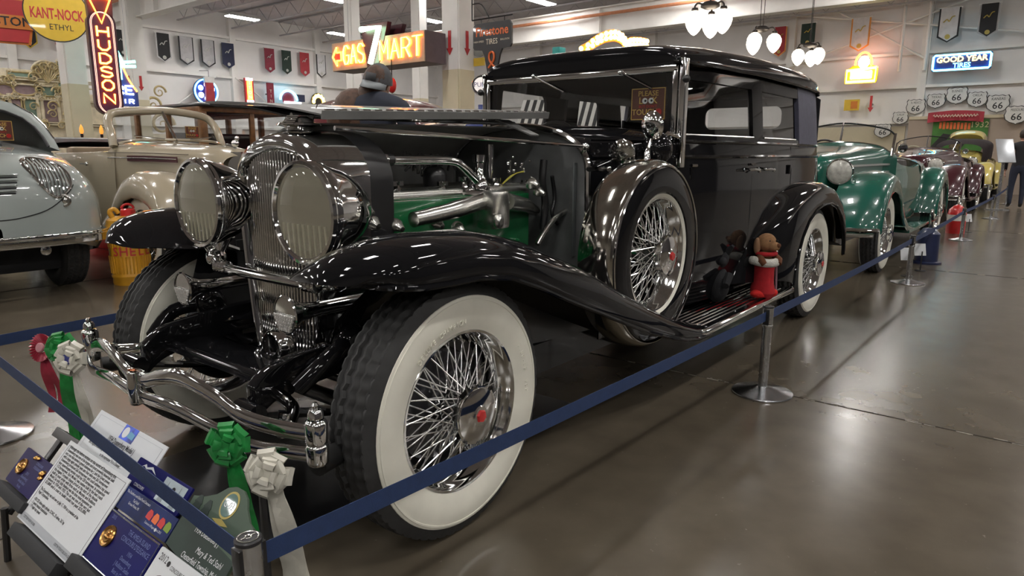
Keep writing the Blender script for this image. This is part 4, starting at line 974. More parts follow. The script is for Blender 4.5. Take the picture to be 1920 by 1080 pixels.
def look_sign(loc, rz, w, label, tilt=0):
    t = thing('notice_card', label, 'sign', loc, rz); h = w*.82
    BRN = mat('brown_card', (.13, .035, .018), .45, var=.15); GLD = mat('gold_print', (.75, .50, .12), .4, var=.1); WH = mat('white_print', (.85, .85, .82), .5, var=.02)
    G().box((0, 0, h/2), (w, .006, h)).build('card', BRN, t, smooth=False)
    g = G()
    for a, b in (((-w/2, 0), (w/2, 0)), ((-w/2, h), (w/2, h)), ((-w/2, 0), (-w/2, h)), ((w/2, 0), (w/2, h))): g.tube([(a[0]*.96, -.004, h/2+(a[1]-h/2)*.96), (b[0]*.96, -.004, h/2+(b[1]-h/2)*.96)], w*.012, 5)
    g.build('card_border', GLD, t)
    for s, z, sz, m in (('PLEASE', .82, .19, GLD), ('L    K', .60, .24, GLD), ('BUT DON\'T', .42, .10, RED), ('TOUCH', .24, .21, GLD)):
        text(s, w*sz, m, t, (0 if s != 'TOUCH' else -w*.09, -.0045, h*z), (1, 0, 0), (0, 0, 1), ext=.00001, bold=.01)
    for x in (-.09, .09):
        G().lathe([(0, 0), (w*.075, 0), (w*.075, .003), (0, .003)], (x*w, -.004, h*.60), (0, -1, 0), 18).build('eye', WH, t); G().lathe([(0, 0), (w*.03, 0), (w*.03, .005), (0, .005)], (x*w+w*.02, -.004, h*.60), (0, -1, 0), 12).build('pupil', DARK, t)
    G().lathe([(0, 0), (w*.09, 0), (w*.09, .003), (0, .003)], (w*.32, -.004, h*.24), (0, -1, 0), 18).build('stop_mark', RED, t)
    return t
p = on(1215, 209, 'x', 1.85)
look_sign((1.85, p.y, 1.395), -PI/2, .20, 'brown and gold please look card inside the black sedan windscreen')
look_sign((.62, 5.62, 1.315), .0, .22, 'brown and gold please look card in the grey streamlined car')

# ---- tan convertible, nose towards the aisle
TANP = paint('warm_tan_paint', (.37, .315, .225))
tc_ = thing('tan_convertible', 'warm tan convertible with raised split windscreen behind the grey car', 'car', (2.19, 4.62, 0), PI/2)
loft([(-.44, .20, .60, 1.02, 1.18), (-.36, .26, .56, 1.08, 1.25), (-.1, .34, .52, 1.10, 1.28), (.4, .46, .48, 1.12, 1.30), (.85, .60, .44, 1.14, 1.325), (1.0, .66, .42, 1.16, 1.33)]).build('hood', TANP, tc_, angle=60)
rows = []
for x, hw, zt in ((.9, .64, 1.22), (1.3, .74, 1.20), (2.0, .78, 1.19), (2.8, .78, 1.19), (3.4, .72, 1.12), (3.9, .55, .95)):
    rows.append([(x, -hw*.92, .36), (x, -hw, .62), (x, -hw, .95), (x, -hw*.97, zt), (x, -hw*.92, zt+.012), (x, -hw*.86, zt-.04)])
g = G().grid(rows)
for s in (-1, 1): (g if s < 0 else g.my()).build('body_side', TANP, tc_, angle=50)
G().box((2.3, 0, .7), (2.6, 1.2, .5)).build('cabin_tub', DARK, tc_, smooth=False)
G().box((2.2, 0, 1.12), (.2, 1.2, .3)).build('seat_back', mat('tan_leather', (.25, .18, .11), .5, var=.15), tc_, bev=.05)
loft([(2.9, .70, .9, 1.22, 1.34), (3.2, .74, .9, 1.25, 1.38), (3.6, .66, .9, 1.15, 1.28)]).build('folded_top', CLOTH, tc_, angle=60)
G().tube([(2.9, -.74, 1.27), (3.3, -.78, 1.31), (3.5, -.6, 1.33), (3.5, .6, 1.33), (3.3, .78, 1.31)], .07, 10).build('top_boot', mat('black_leatherette', (.010, .010, .011), .35, var=.2, bump=.2, bscale=30), tc_)
# windscreen header and posts in body colour, split glass
hdr = smooth_path([(.96, -.60, 1.27), (1.02, -.59, 1.42), (1.11, -.57, 1.55), (1.15, -.45, 1.63), (1.13, 0, 1.668), (1.15, .45, 1.63), (1.11, .57, 1.55), (1.02, .59, 1.42), (.96, .60, 1.27)], 6)
fr = G().tube(hdr, .042, 12).build('windscreen_frame', TANP, tc_)
lo = smooth_path([(.93, -.56, 1.30), (.86, -.4, 1.335), (.84, 0, 1.345), (.86, .4, 1.335), (.93, .56, 1.30)], 6)
G().tube(lo, .016, 8).build('windscreen_base', TANP, fr); G().tube([(.83, 0, 1.33), (1.12, 0, 1.665)], .018, 8).build('centre_post', CHROME, fr)
up = smooth_path([(1.12, -.54, 1.57), (1.15, -.4, 1.63), (1.13, 0, 1.65), (1.15, .4, 1.63), (1.12, .54, 1.57)], 6)
G().grid([lo, up]).build('glass', GLASS, fr)
for s in (-1, 1): G().tube([(.80, s*.14, 1.35), (.88, s*.42, 1.38)], .008, 6).build('wiper', CHROME, fr)
FCt = [(-.66, .40), (-.64, .60), (-.56, .80), (-.40, .95), (-.18, 1.03), (.05, 1.05), (.28, 1.0), (.50, .88), (.72, .70), (.95, .52), (1.2, .40)]
FOt = [(-.56, .36), (-.54, .50), (-.46, .63), (-.33, .73), (-.16, .79), (.02, .80), (.2, .76), (.36, .66), (.5, .52), (.75, .42), (1.2, .36)]
sfender(tc_, 'front_fender', TANP, FCt, FOt, -.34, -.88, -.66); sfender(tc_, 'rear_fender', TANP, [(x+3.1, z) for x, z in RC], [(x+3.1, z) for x, z in RO], -.55, -.88, -.70)
for s in (-1, 1):
    swheel(tc_, 0, s*.72); swheel(tc_, 3.1, s*.72); lamp_round(tc_, (-.35, s*.36, .98), .11, TANP)
    # maroon vent panel on the hood side, door handle
    MV = mat('maroon_vent', (.06, .012, .018), .4, var=.2)
    v = G().strip([(.02, s*.405, 1.14), (.5, s*.515, 1.15), (.72, s*.575, 1.15)], (0, 0, 1), .055, .012).build('vent_panel', MV, tc_, smooth=False)
    G().tube([(.02, s*.414, 1.145), (.5, s*.524, 1.155), (.98, s*.66, 1.158)], .006, 6).build('vent_moulding', CHROME2, v)
    G().tube([(-.1, s*.35, 1.19), (.5, s*.50, 1.205), (1.0, s*.66, 1.21)], .005, 5).build('hood_seam', mat('dark_tan_seam', (.12, .09, .06), .5, var=.1), tc_)
    h = G().ball((1.28, s*.755, 1.09), .022); h.tube([(1.28, s*.76, 1.09), (1.36, s*.79, 1.09)], .008, 6); h.build('door_handle', CHROME, tc_)
# chrome prow grille and ornament
rows = [[(-.47+abs(y)*.9+.02*(z-.6), y, z) for y in (-.22, -.11, 0, .11, .22)] for z in (.52, .75, 1.0, 1.15, 1.22)]
G().grid(rows).build('grille_prow', CHROME, tc_, angle=60)
o = G().ball((-.36, 0, 1.30), .035, (1.6, .8, 1)); o.ball((-.40, 0, 1.35), .022); o.tube([(-.36, 0, 1.26), (-.2, 0, 1.285)], .018, 8); o.build('hood_ornament', CHROME, tc_)
G().tube(smooth_path([(-.66, -.84, .48), (-.78, -.4, .48), (-.80, 0, .48), (-.78, .4, .48), (-.66, .84, .48)], 5), .04, 10, sq=.5).build('front_bumper', CHROME, tc_)
G().box((1.6, 0, .36), (4.2, 1.0, .14)).build('chassis', BLACKM, tc_, smooth=False)
look_sign((2.52, 5.74, 1.375), 0, .16, 'brown and gold please look card in the tan convertible windscreen')

# ---- wooden-bodied wagon behind the tan car
wd = thing('wooden_wagon', 'wood-framed wagon body with black roof behind the tan convertible', 'car', (4.15, 7.4, 0), 0)
WOOD = mat('varnished_ash', (.22, .10, .035), .35, var=.3, vscale=14); WOODD = mat('dark_mahogany', (.055, .024, .012), .35, var=.3, vscale=10)
G().box((0, 1.3, .80), (1.5, 3.0, .80)).build('lower_body', WOODD, wd, bev=.03)
for x in (-.75, .75):
    for y in (-.2, .75, 1.75, 2.8): G().box((x, y, 1.50), (.07, .09, .66)).build('post', WOOD, wd, bev=.012)
    G().box((x, 1.3, 1.22), (.08, 3.0, .08)).build('rail', WOOD, wd, bev=.012); G().box((x, 1.3, 1.80), (.08, 3.05, .07)).build('rail', WOOD, wd, bev=.012); G().box((x, 1.3, 1.5), (.01, 2.9, .52)).build('window', GLASS, wd, smooth=False)
for x in (-.72, 0, .72): G().box((x, -.22, 1.50), (.07, .06, .66)).build('front_post', WOOD, wd, bev=.012)
G().box((0, -.22, 1.22), (1.5, .08, .07)).build('front_rail', WOOD, wd, bev=.012); G().box((0, -.22, 1.80), (1.5, .08, .07)).build('front_rail', WOOD, wd, bev=.012); G().box((0, -.22, 1.5), (1.4, .01, .5)).build('windscreen', GLASS, wd, smooth=False)
G().box((0, .9, 1.25), (1.3, .2, .5)).build('seat_back', INT, wd, bev=.05)
loft([(-.45, .70, 1.82, 1.84, 1.87), (-.3, .80, 1.82, 1.86, 1.92), (2.7, .80, 1.82, 1.86, 1.92), (2.95, .70, 1.82, 1.84, 1.87)]).xf(Matrix.Rotation(PI/2, 4, 'Z')).build('roof', BLACKM, wd, angle=60)
loft([(-1.5, .30, .55, 1.0, 1.15), (-.8, .40, .5, 1.05, 1.2), (-.15, .6, .45, 1.08, 1.24)]).xf(Matrix.Rotation(PI/2, 4, 'Z')).build('hood', WOODD, wd, angle=60)
for x in (-.68, .68):
    for y in (-1.0, 2.1): put('wheel', WM['tyre'], wd, (x, y, .415), (0, 0, PI/2))
G().box((0, .8, .40), (1.0, 3.8, .2)).build('chassis', DARK, wd, smooth=False)

# ---- maroon sedan beyond the visitor
ms = thing('maroon_van', 'dark red rounded vehicle with white side trim behind the visitor in a cap', 'car', (4.72, 4.85, 0), .62)
MAR = paint('dark_red_paint', (.10, .012, .016))
loft([(-1.7, .35, .55, 1.2, 1.45), (-1.5, .6, .5, 1.45, 1.72), (-.9, .78, .45, 1.55, 1.86), (.0, .84, .42, 1.58, 1.91), (1.5, .84, .42, 1.58, 1.89), (2.2, .80, .42, 1.5, 1.80), (2.8, .5, .5, 1.2, 1.45)]).build('body', MAR, ms, angle=60)
TRIM = mat('white_trim_enamel', (.72, .68, .62), .3, 0, .5, var=.05)
for s in (-1, 1):
    for z in (1.45, 1.62): G().tube(smooth_path([(-1.3, s*.70, z-.10), (-.4, s*.825, z-.02), (.0, s*.85, z), (2.1, s*.82, z)], 4), .022, 8).build('side_trim', TRIM, ms)
    sw_ = [(-.9, s*.74), (1.9, s*.74)]
    for x, y in sw_: put('wheel', WM['tyre'], ms, (x, y, .415), (0, 0, 0)); put('whitewall', WM['white'], ms, (x, y, .415))
# ------------------------------------------------------------------ signs, banners and fittings of the hall
def sgn(name, label, loc, rz, group=None, cat='sign'): return thing(name, label, cat, loc, rz, group)
def circ(r, n=40, a0=0): return [(r*math.cos(a0+2*PI*k/n), r*math.sin(a0+2*PI*k/n)) for k in range(n)]
FX, FZ = (1, 0, 0), (0, 0, 1)
def plate(poly, y, d, nm, m, t, **k): return G().prism(poly, (0, y, 0), FX, FZ, d).build(nm, m, t, smooth=False, **k)
def hang(t, xs_, z0, y=0):
    ztop = 6.1-t.location.z
    for x in xs_: G().tube([(x, y, z0), (x, y, ztop)], .006, 5).build('hanging_rod', STEELG, t)
YEL = mat('yellow_enamel', (.68, .46, .04), .35, 0, .4, var=.06); BLK = mat('black_enamel', (.012, .012, .014), .35, 0, .4, var=.1)
ORG = mat('orange_enamel', (.62, .20, .03), .4, 0, .3, var=.08); CRM = mat('cream_enamel', (.70, .64, .50), .45, var=.05); BLU = mat('blue_enamel', (.02, .04, .20), .4, 0, .3, var=.1)
N_OR = neon('orange_neon', (1.0, .22, .02), 9); N_RD = neon('red_neon', (1.0, .07, .03), 7); N_YL = neon('yellow_neon', (1.0, .62, .10), 6); N_TE = neon('teal_neon', (.12, .85, .70), 5)
N_BL = neon('blue_neon', (.10, .22, 1.0), 6); N_WH = neon('white_neon', (.85, .95, 1.0), 4); N_GR = neon('pale_green_neon', (.50, 1.0, .62), 8); N_CY = neon('cyan_neon', (.15, .7, 1.0), 3.5); N_PK = neon('pink_tube', (.9, .45, .35), 1.2); N_AM = neon('amber_bulb', (1.0, .55, .14), 7)

# round yellow oil sign
p = at(106, 24, 13); r = .535
t = sgn('round_oil_sign', 'round yellow oil sign with red lettering hanging beside the vertical neon sign', p, -.26)
plate(circ(r), .03, .05, 'rim', BLK, t); plate(circ(r*.965), -.02, .006, 'face', YEL, t)
text('KANT-NOCK', .27, REDP, t, (0, -.028, -.04), FX, FZ, ext=.00002, sx=.53, bold=.025); text('ETHYL', .15, BLK, t, (.05, -.028, -.27), FX, FZ, ext=.00002, sx=.9)
g = G().lathe([(0, 0), (.06, 0), (.06, .01), (0, .01)], (0, -.024, .36), (0, -1, 0), 16); g.box((0, -.028, .28), (.02, .008, .1)); g.build('emblem', BLK, t)
hang(t, (-.3, .3), .4)
# keystone-shaped sign behind it
p = at(8, 40, 13.6)
t = sgn('keystone_sign', 'red keystone sign with an orange lettered band at the left edge', p, -.26)
plate([(-.62, .42), (.62, .42), (.42, .1), (.42, -.1), (.36, -.38), (-.36, -.38), (-.42, -.1), (-.42, .1)], .02, .04, 'keystone', REDP, t)
plate([(-.66, .46), (.66, .46), (.46, .1), (.46, -.1), (.40, -.42), (-.40, -.42), (-.46, -.1), (-.46, .1)], .03, .02, 'rim', ORG, t)
plate([(-.80, .13), (.80, .13), (.80, -.13), (-.80, -.13)], -.03, .012, 'band', ORG, t); text('KEYSTONE', .24, BLK, t, (.0, -.046, 0), FX, FZ, ext=.00002, sx=1.0, bold=.015)
hang(t, (-.5, .5), .4)
# vertical neon sign
p = at(196, 110, 12); z0 = p.z
t = sgn('vertical_neon_sign', 'tall dark purple pill-shaped sign with vertical orange neon letters', p, -.22)
PUR = mat('dark_purple_enamel', (.055, .008, .045), .35, 0, .5, var=.15)
w, h0, h1 = .195, -.95, .62
pill = [(w*math.cos(a), h0+w+w*math.sin(a)) for a in [PI+PI*k/12 for k in range(13)]] + [(w*math.cos(a), h1-w*.2+w*math.sin(a)) for a in [PI*k/12 for k in range(13)]]
plate([(x*1.12, z*1.02) for x, z in pill], .16, .22, 'case', mat('dark_red_case', (.06, .012, .018), .4, var=.2), t)
plate(pill, -.065, .01, 'face', PUR, t)
for k_, m_ in ((.90, N_PK), (.80, N_PK)): G().tube([(x*k_, -.085, (z-(h0+h1)/2)*(1-.1*(1-k_))+(h0+h1)/2) for x, z in pill], .005, 5, closed=True).build('neon_border', m_, t)
for i, c in enumerate('HUDSON'):
    stroke_text(c, (-.085, -.09, .36-.225*i), FX, FZ, .17, .165, 0, .017, 8).build('neon_letter', N_OR, t); stroke_text(c, (-.085, -.10, .36-.225*i), FX, FZ, .17, .165, 0, .008, 6).build('neon_core', N_YL, t)
G().tube([(-.16, -.09, .98), (.16, -.09, .98), (.0, -.09, .58)], .018, 8, closed=True).build('neon_triangle', N_OR, t)
plate([(-.20, 1.05), (.20, 1.05), (.18, .55), (-.18, .55)], .14, .2, 'top_case', mat('dark_red_case', (.06, .012, .018)), t)
hang(t, (-.12, .12), 1.0)
# blue and teal neon sign behind
p = at(233, 150, 15)
t = sgn('blue_neon_sign', 'blue sign with teal neon strokes partly hidden by the vertical neon sign', p, -.2)
plate([(-.35, -.56), (.24, -.56), (.24, -.22), (.10, .02), (-.05, .35), (-.35, .35)], .05, .08, 'panel', BLU, t)
for a, b, w_ in (((-.18, .78), (.0, .30), .07), ((-.08, .0), (-.08, .42), .06), ((-.05, .36), (.24, .40), .05), ((-.05, .28), (.24, .30), .05)): G().tube([(a[0], -.06, a[1]), (b[0], -.06, b[1])], w_*.6, 8).build('neon_stroke', N_TE, t)
G().tube(smooth_path([(-.02, -.06, .28), (.08, -.06, .0), (.22, -.06, -.24)], 5), .016, 8).build('neon_arc', N_OR, t)
stroke_text('RE', (-.20, -.06, -.30), FX, FZ, .15, .17, .05, .02, 8).build('neon_letters', N_WH, t); stroke_text('WIR', (-.20, -.06, -.50), FX, FZ, .09, .09, .035, .012, 6).build('neon_letters', N_WH, t)
hang(t, (-.2, .1), .3)
# big orange neon sign with a tall figure seven
a, b, c, d = on(622, 80, 'x', 7.3), on(797, 58, 'x', 7.3), on(797, 118, 'x', 7.3), on(624, 132, 'x', 7.3)
W = a.y-b.y; zt, zb = (a.z+b.z)/2, (c.z+d.z)/2; H = zt-zb
t = sgn('gas_sign', 'large orange neon arrow sign with a tall pale green figure seven', (7.3, (a.y+b.y)/2, zb), -PI/2)
G().box((0, .26, H/2), (W, .5, H)).build('case', mat('grey_mauve_case', (.12, .08, .09), .5, var=.1), t, smooth=False)
G().box((0, 0, H/2), (W*.99, .02, H*.98)).build('face', mat('beige_sign_face', (.42, .33, .22), .5, var=.08), t, smooth=False)
u = W
pl = [(-.48, .5), (-.43, .82), (-.43, .64), (-.38, .64), (-.38, .36), (-.43, .36), (-.43, .18)]
for k_, m_ in ((.010, N_OR), (.005, N_YL)): G().tube([(x*u, -.03, z*H) for x, z in pl], k_*u*.7, 8, closed=True).build('neon_arrow', m_, t)
plate([(x*u*.97-.012*u, z*H) for x, z in pl], -.012, .004, 'arrow_face', REDP, t)
def neon_word(s, x0, x1, zz0, zz1):
    n = len(s); cw = (x1-x0)*u/(n+.35*(n-1)); 
    for off in (-.009, .009):
        stroke_text(s, (x0*u+off*u, -.03-off*.2, zz0*H), FX, FZ, cw, (zz1-zz0)*H, cw*.35, .012, 6).build('neon_letters', N_OR, t)
    stroke_text(s, (x0*u, -.042, zz0*H), FX, FZ, cw, (zz1-zz0)*H, cw*.35, .0075, 6).build('neon_core', N_YL, t)
neon_word('GAS', -.35, -.12, .20, .84); neon_word('MART', .06, .475, .20, .84)
plate([(-.15*u, 1.45*H), (.14*u, 1.45*H), (.03*u, .0), (-.09*u, .0)], .08, .10, 'seven_case', mat('dark_red_case', (.06, .012, .018)), t)
plate([(-.02*u, 1.40*H), (.20*u, 1.40*H), (.16*u, .95*H), (.02*u, .95*H)], .30, .10, 'rear_case', mat('dark_red_case', (.06, .012, .018)), t)
for k_, m_ in ((.05, N_GR), (.028, N_WH)): G().tube([(-.11*u, -.10, 1.28*H), (.085*u, -.10, 1.28*H), (-.02*u, -.10, .10*H)], k_, 10).build('neon_seven', m_, t)
hang(t, (-W*.42, W*.42), H, .25); G().tube([(-W*.2, .25, 0), (-W*.2, .25, -.5)], .01, 6).build('pull_cord', BLK, t)
# hanging red bag under the sign
p = at(735, 160, 12.5); t = sgn('red_bag', 'small red bag hanging below the big neon sign', p, -PI/2, cat='bag')
G().ball((0, 0, 0), .14, (.7, .5, 1), 14, 8).build('bag_body', RED, t); G().tube([(0, 0, .12), (0, 0, .45)], .01, 6).build('cord', BLK, t)
# shield-shaped tyre sign on a bracket
a, b = on(888, 45, 'x', 7.75), on(960, 38, 'x', 7.75); W = a.y-b.y; zt = (a.z+b.z)/2; S = W
t = sgn('tyre_sign', 'black shield-shaped tyre sign with orange lettering on the column bracket', (7.75, (a.y+b.y)/2, zt-S*1.05), -PI/2)
sh = [(-.44, 1.05), (.44, 1.05), (.5, .98), (.5, .60), (.46, .55), (.26, .53), (.20, .42), (.12, .08), (.0, 0), (-.12, .08), (-.20, .42), (-.26, .53), (-.46, .55), (-.5, .60), (-.5, .98)]
plate([(x*S, z*S) for x, z in sh], .025, .04, 'shield', BLK, t)
OT = mat('orange_print', (.75, .16, .04), .5, var=.05)
text('Firestone', .245*S, OT, t, (0, -.02, .88*S), FX, FZ, ext=.00002, bold=.02, sx=.92); text('TIRES', .15*S, CRM, t, (0, -.02, .68*S), FX, FZ, ext=.00002, sx=.85); text('HIGH SPEED', .05*S, CRM, t, (-.34*S, -.02, .70*S), FX, FZ, ext=.00002); text('BALLOON', .05*S, CRM, t, (.34*S, -.02, .70*S), FX, FZ, ext=.00002)
G().tube(smooth_path([(-.08*S, -.022, .18*S), (.05*S, -.022, .32*S), (.06*S, -.022, .44*S), (0, -.022, .48*S), (-.06*S, -.022, .44*S), (-.05*S, -.022, .32*S), (.08*S, -.022, .18*S)], 4), .022*S, 6).build('emblem', OT, t)
g = G().tube([(-.55*S, .01, 1.14*S), (.5*S, .01, 1.14*S)], .012, 6); g.tube([(-.55*S, .01, 1.14*S), (-.55*S, .01, 1.6*S)], .012, 6); g.tube(smooth_path([(-.53*S, .01, 1.45*S), (-.3*S, .01, 1.42*S), (-.1*S, .01, 1.16*S)], 4), .009, 6)
for x in (-.3, .3): g.tube([(x*S, .01, 1.05*S), (x*S, .01, 1.14*S)], .008, 6)
g.build('wrought_bracket', BLK, t)
p = on(898, 85, 'x', 8.3); t = sgn('grey_round_sign', 'small grey round sign behind the tyre sign', p, -PI/2); plate(circ(.2), .02, .03, 'disc', mat('grey_enamel', (.25, .26, .24), .4, var=.1), t); plate([(-.12, -.36), (.14, -.36), (.14, -.22), (-.12, -.22)], .01, .03, 'yellow_tab', YEL, t); G().tube([(0, .03, 0), (0, .4, 0)], .01, 6).build('arm', BLK, t)
# petrol pump globe behind the car
p = at(903, 160, 9.2)
t = thing('petrol_pump', 'petrol pump with a lit white round globe beside the sedan windscreen', 'pump', (p.x, p.y, 0), -PI/2+.62)
G().box((0, 0, .80), (.42, .34, 1.6)).build('cabinet', BLU, t, bev=.03); G().box((0, 0, 1.66), (.3, .26, .12)).build('top', CHROME2, t, bev=.02)
G().lathe([(.06, 0), (.075, .06), (.05, .10), (.05, .16)], (0, 0, 1.70), FZ, 16).build('globe_neck', BLU, t)
z = p.z; G().lathe([(.10, -.06), (.125, -.06), (.135, -.02), (.135, .05), (.10, .07), (0, .07)], (0, 0, z), (0, 1, 0), 30).build('globe_body', CHROME2, t)
G().lathe([(0, -.064), (.098, -.062), (.10, -.05), (0, -.05)], (0, 0, z), (0, 1, 0), 30).build('globe_glass', mat('lit_white_glass', (.85, .80, .78), .4, emit=.28, ecol=(1, .9, .85)), t)
text('PURE', .085, BLU, t, (0, -.068, z), FX, FZ, ext=.00001); g = G().lathe([(.104, -.064), (.112, -.07), (.12, -.064)], (0, 0, z), (0, 1, 0), 30, closed=True); g.build('globe_ring', BLK, t)

# ---- banners
def banner(px, y0, y1, wpx, ax, val, m, edge, label, group, mark=None):
    a, b = on(px, y0, ax, val), on(px, y1, ax, val); l, r_ = on(px-wpx/2, (y0+y1)/2, ax, val), on(px+wpx/2, (y0+y1)/2, ax, val)
    w = (r_-l).length; h = a.z-b.z
    t = thing('pennant_banner', label, 'banner', (a.x, a.y, b.z), 0 if ax == 'y' else -PI/2, group)
    def sh(s, e): return [(-w/2*s, h), (w/2*s, h), (w/2*s, h*.16+e), (0, e), (-w/2*s, h*.16+e)]
    if edge: plate(sh(1, 0), 0, .02, 'border', edge, t); plate(sh(.84, h*.035), -.022, .006, 'cloth', m, t)
    else: plate(sh(1, 0), 0, .02, 'cloth', m, t)
    G().tube([(-w*.55, -.01, h), (w*.55, -.01, h)], .02, 6).build('pole', WHITEP, t)
    mk = mark or mat('pale_banner_print', (.5, .5, .47), .6, var=.1)
    G().lathe([(0, 0), (w*.13, 0), (w*.13, .008), (0, .008)], (0, -.028, h*.16), (0, -1, 0), 14).build('badge', mk, t)
    G().tube(smooth_path([(-w*.26, -.032, h*.58), (-w*.1, -.032, h*.66), (0, -.032, h*.60), (w*.12, -.032, h*.72), (w*.26, -.032, h*.74)], 3), w*.03, 6).build('script_mark', mk, t)
def cl(n, c): return mat('banner_'+n, c, .7, var=.12, vscale=6)
cb, cr_, cg, cw, cn, cdr, cdg = cl('black', (.018, .018, .020)), cl('red', (.35, .03, .04)), cl('grey', (.42, .41, .42)), cl('white', (.62, .61, .62)), cl('navy', (.02, .025, .06)), cl('dark_red', (.22, .02, .04)), cl('green', (.012, .03, .02))
YB, OB = cl('yellow', (.6, .42, .04)), cl('orange', (.70, .28, .06)); GM = mat('gold_banner_print', (.5, .38, .08), .5, var=.1)
GA, GB = 'pennants on the back wall', 'pennants on the right wall'
for args in ((48, 22, 90, 30, cb, YB, 'black pennant with yellow border below the round oil sign'), (112, 24, 95, 30, cr_, None, 'red pennant hidden behind the round oil sign'), (226, 55, 106, 22, cb, None, 'black pennant just right of the vertical neon sign'),
    (304, 62, 116, 27, cb, cw, 'black pennant with white border left of the two grey ones'), (347, 68, 121, 27, cg, cb, 'left one of two grey pennants edged in black'), (388, 74, 126, 25, cg, cb, 'right one of two grey pennants edged in black'), (426, 80, 128, 22, cn, None, 'navy blue pennant right of the grey pennants'),
    (504, 90, 136, 18, cdr, None, 'dark red pennant, first left of the big orange neon sign'), (536, 94, 139, 17, cdg, None, 'dark green pennant between two red pennants'), (570, 98, 143, 17, cr_, None, 'bright red pennant beside the white one'), (601, 102, 145, 17, cw, cb, 'white pennant edged in black next to the big orange neon sign')):
    banner(args[0], args[1], args[2], args[3], 'y', 24.78, args[4], args[5], args[6], GA)
for args in ((1464, 50, 106, 25, cr_, OB, 'red pennant with orange edge behind the globe chandelier'), (1517, 43, 86, 26, cdg, None, 'dark green pennant behind the third globe chandelier'), (1616, 33, 96, 36, cw, OB, 'white pennant with orange border above the yellow neon sign'), (1783, 14, 79, 40, cw, cb, 'white pennant with black border above the blue tyre neon'), (1858, 6, 70, 38, cb, cg, 'black pennant with gold script at the top right')):
    banner(args[0], args[1], args[2], args[3], 'x', 25.55, args[4], args[5], args[6], GB, GM)

# ---- small neon signs on the back wall
def wallsign(px, py, label, name='neon_wall_sign'):
    p = on(px, py, 'y', 24.6); t = thing(name, label, 'sign', p, 0); G().tube([(0, 0, 0), (0, .35, 0)], .03, 6).build('bracket', BLK, t); return t
t = wallsign(385, 172, 'round blue and white neon sign with a red stocking in front')
plate(circ(.50), .02, .08, 'disc', BLU, t); G().tube([(.46*math.cos(2*PI*k/30), -.09, .46*math.sin(2*PI*k/30)) for k in range(30)], .03, 6, closed=True).build('neon_ring', N_CY, t)
for k in range(5):
    a = .4+1.1*k; G().ball((.26*math.cos(a), -.09, .26*math.sin(a)), .11, (1, .3, 1), 10, 6).build('neon_patch', (N_WH, N_PK, N_BL, N_WH, N_WH)[k], t)
p = on(394, 180, 'y', 24.3); t = thing('christmas_stocking', 'dark red christmas stocking hanging before the round blue sign', 'stocking', p, 0)
plate([(-.16, .5), (.16, .5), (.17, -.25), (.36, -.48), (.25, -.62), (-.1, -.42), (-.18, -.25)], .05, .1, 'sock', cr_, t); plate([(-.2, .72), (.2, .72), (.19, .5), (-.19, .5)], .06, .12, 'cuff', cl('fur', (.6, .58, .56)), t); G().tube([(0, 0, .7), (0, 0, .95), (0, .68, 1.0)], .01, 5).build('loop', BLK, t)
t = wallsign(467, 170, 'upright orange neon panel with vertical letters'); G().box((0, 0, 0), (.38, .1, 1.0)).build('panel', REDP, t, smooth=False); G().box((0, -.06, .05), (.22, .02, .8)).build('neon_panel', N_OR, t, smooth=False); G().box((0, -.06, .45), (.3, .03, .1)).build('neon_cap', N_WH, t, smooth=False); G().box((0, -.06, -.43), (.28, .03, .1)).build('neon_cap', N_WH, t, smooth=False)
for i, c in enumerate('STON'): text(c, .18, N_YL, t, (0, -.075, .30-.19*i), FX, FZ, ext=.0001)
t = wallsign(507, 176, 'narrow dark red upright panel beside the orange neon panel'); G().box((0, 0, 0), (.30, .08, .9)).build('panel', cdr, t, smooth=False)
for i, c in enumerate('TIN'): text(c, .17, CRM, t, (0, -.045, .1-.2*i), FX, FZ, ext=.0001)
t = wallsign(540, 188, 'blue arc neon sign with a glowing white base'); G().tube([(.42*math.cos(PI*k/14), -.06, .40*math.sin(PI*k/14)) for k in range(15)], .05, 8).build('neon_arc', N_CY, t); G().ball((0, -.02, .05), .3, (1, .2, 1), 14, 8).build('red_disc', cdr, t); G().box((.18, -.08, -.12), (.85, .05, .14)).build('neon_base', N_WH, t, bev=.02); G().box((.62, -.02, .12), (.4, .1, .3)).build('blue_block', cn, t, smooth=False)
t = wallsign(596, 190, 'yellow scalloped neon sign left of the visitor in a cap'); plate(circ(.36), .02, .06, 'disc', BLK, t)
for k in range(7):
    a = PI*k/6; G().ball((.27*math.cos(a), -.07, .27*math.sin(a)-.03), .09, (1, .3, 1), 10, 6).build('neon_petal', N_YL, t)
# ---- right wall signs
def wsB(px, py, label, name, x=25.4):
    p = on(px, py, 'x', x); t = thing(name, label, 'sign', p, -PI/2); G().tube([(0, 0, 0), (0, 26-x-.02, 0)], .03, 6).build('bracket', BLK, t); return t
t = wsB(1616, 133, 'yellow neon sign shaped like a lamp on a box', 'neon_wall_sign')
plate([(-.52, -.42), (.48, -.42), (.52, -.3), (.52, .1), (.30, .18), (-.30, .18), (-.52, .0)], .03, .08, 'panel', YEL, t)
G().tube([(-.46, -.08, -.36), (.44, -.08, -.36), (.46, -.08, .08), (-.46, -.08, .02)], .05, 8, closed=True).build('neon_outline', neon('lemon_neon', (1, .85, .08), 6), t); G().box((0, -.07, -.14), (.68, .03, .26)).build('neon_panel', neon('warm_white_neon', (1, .85, .5), 6), t, bev=.02)
G().ball((.05, -.05, .28), .2, (.9, .4, 1.0), 14, 8).build('neon_globe', N_WH, t); G().tube([(.05+.26*math.cos(a), -.09, .22+.38*math.sin(a)) for a in [-.3+.35*k for k in range(11)]], .035, 6).build('neon_flame', N_OR, t)
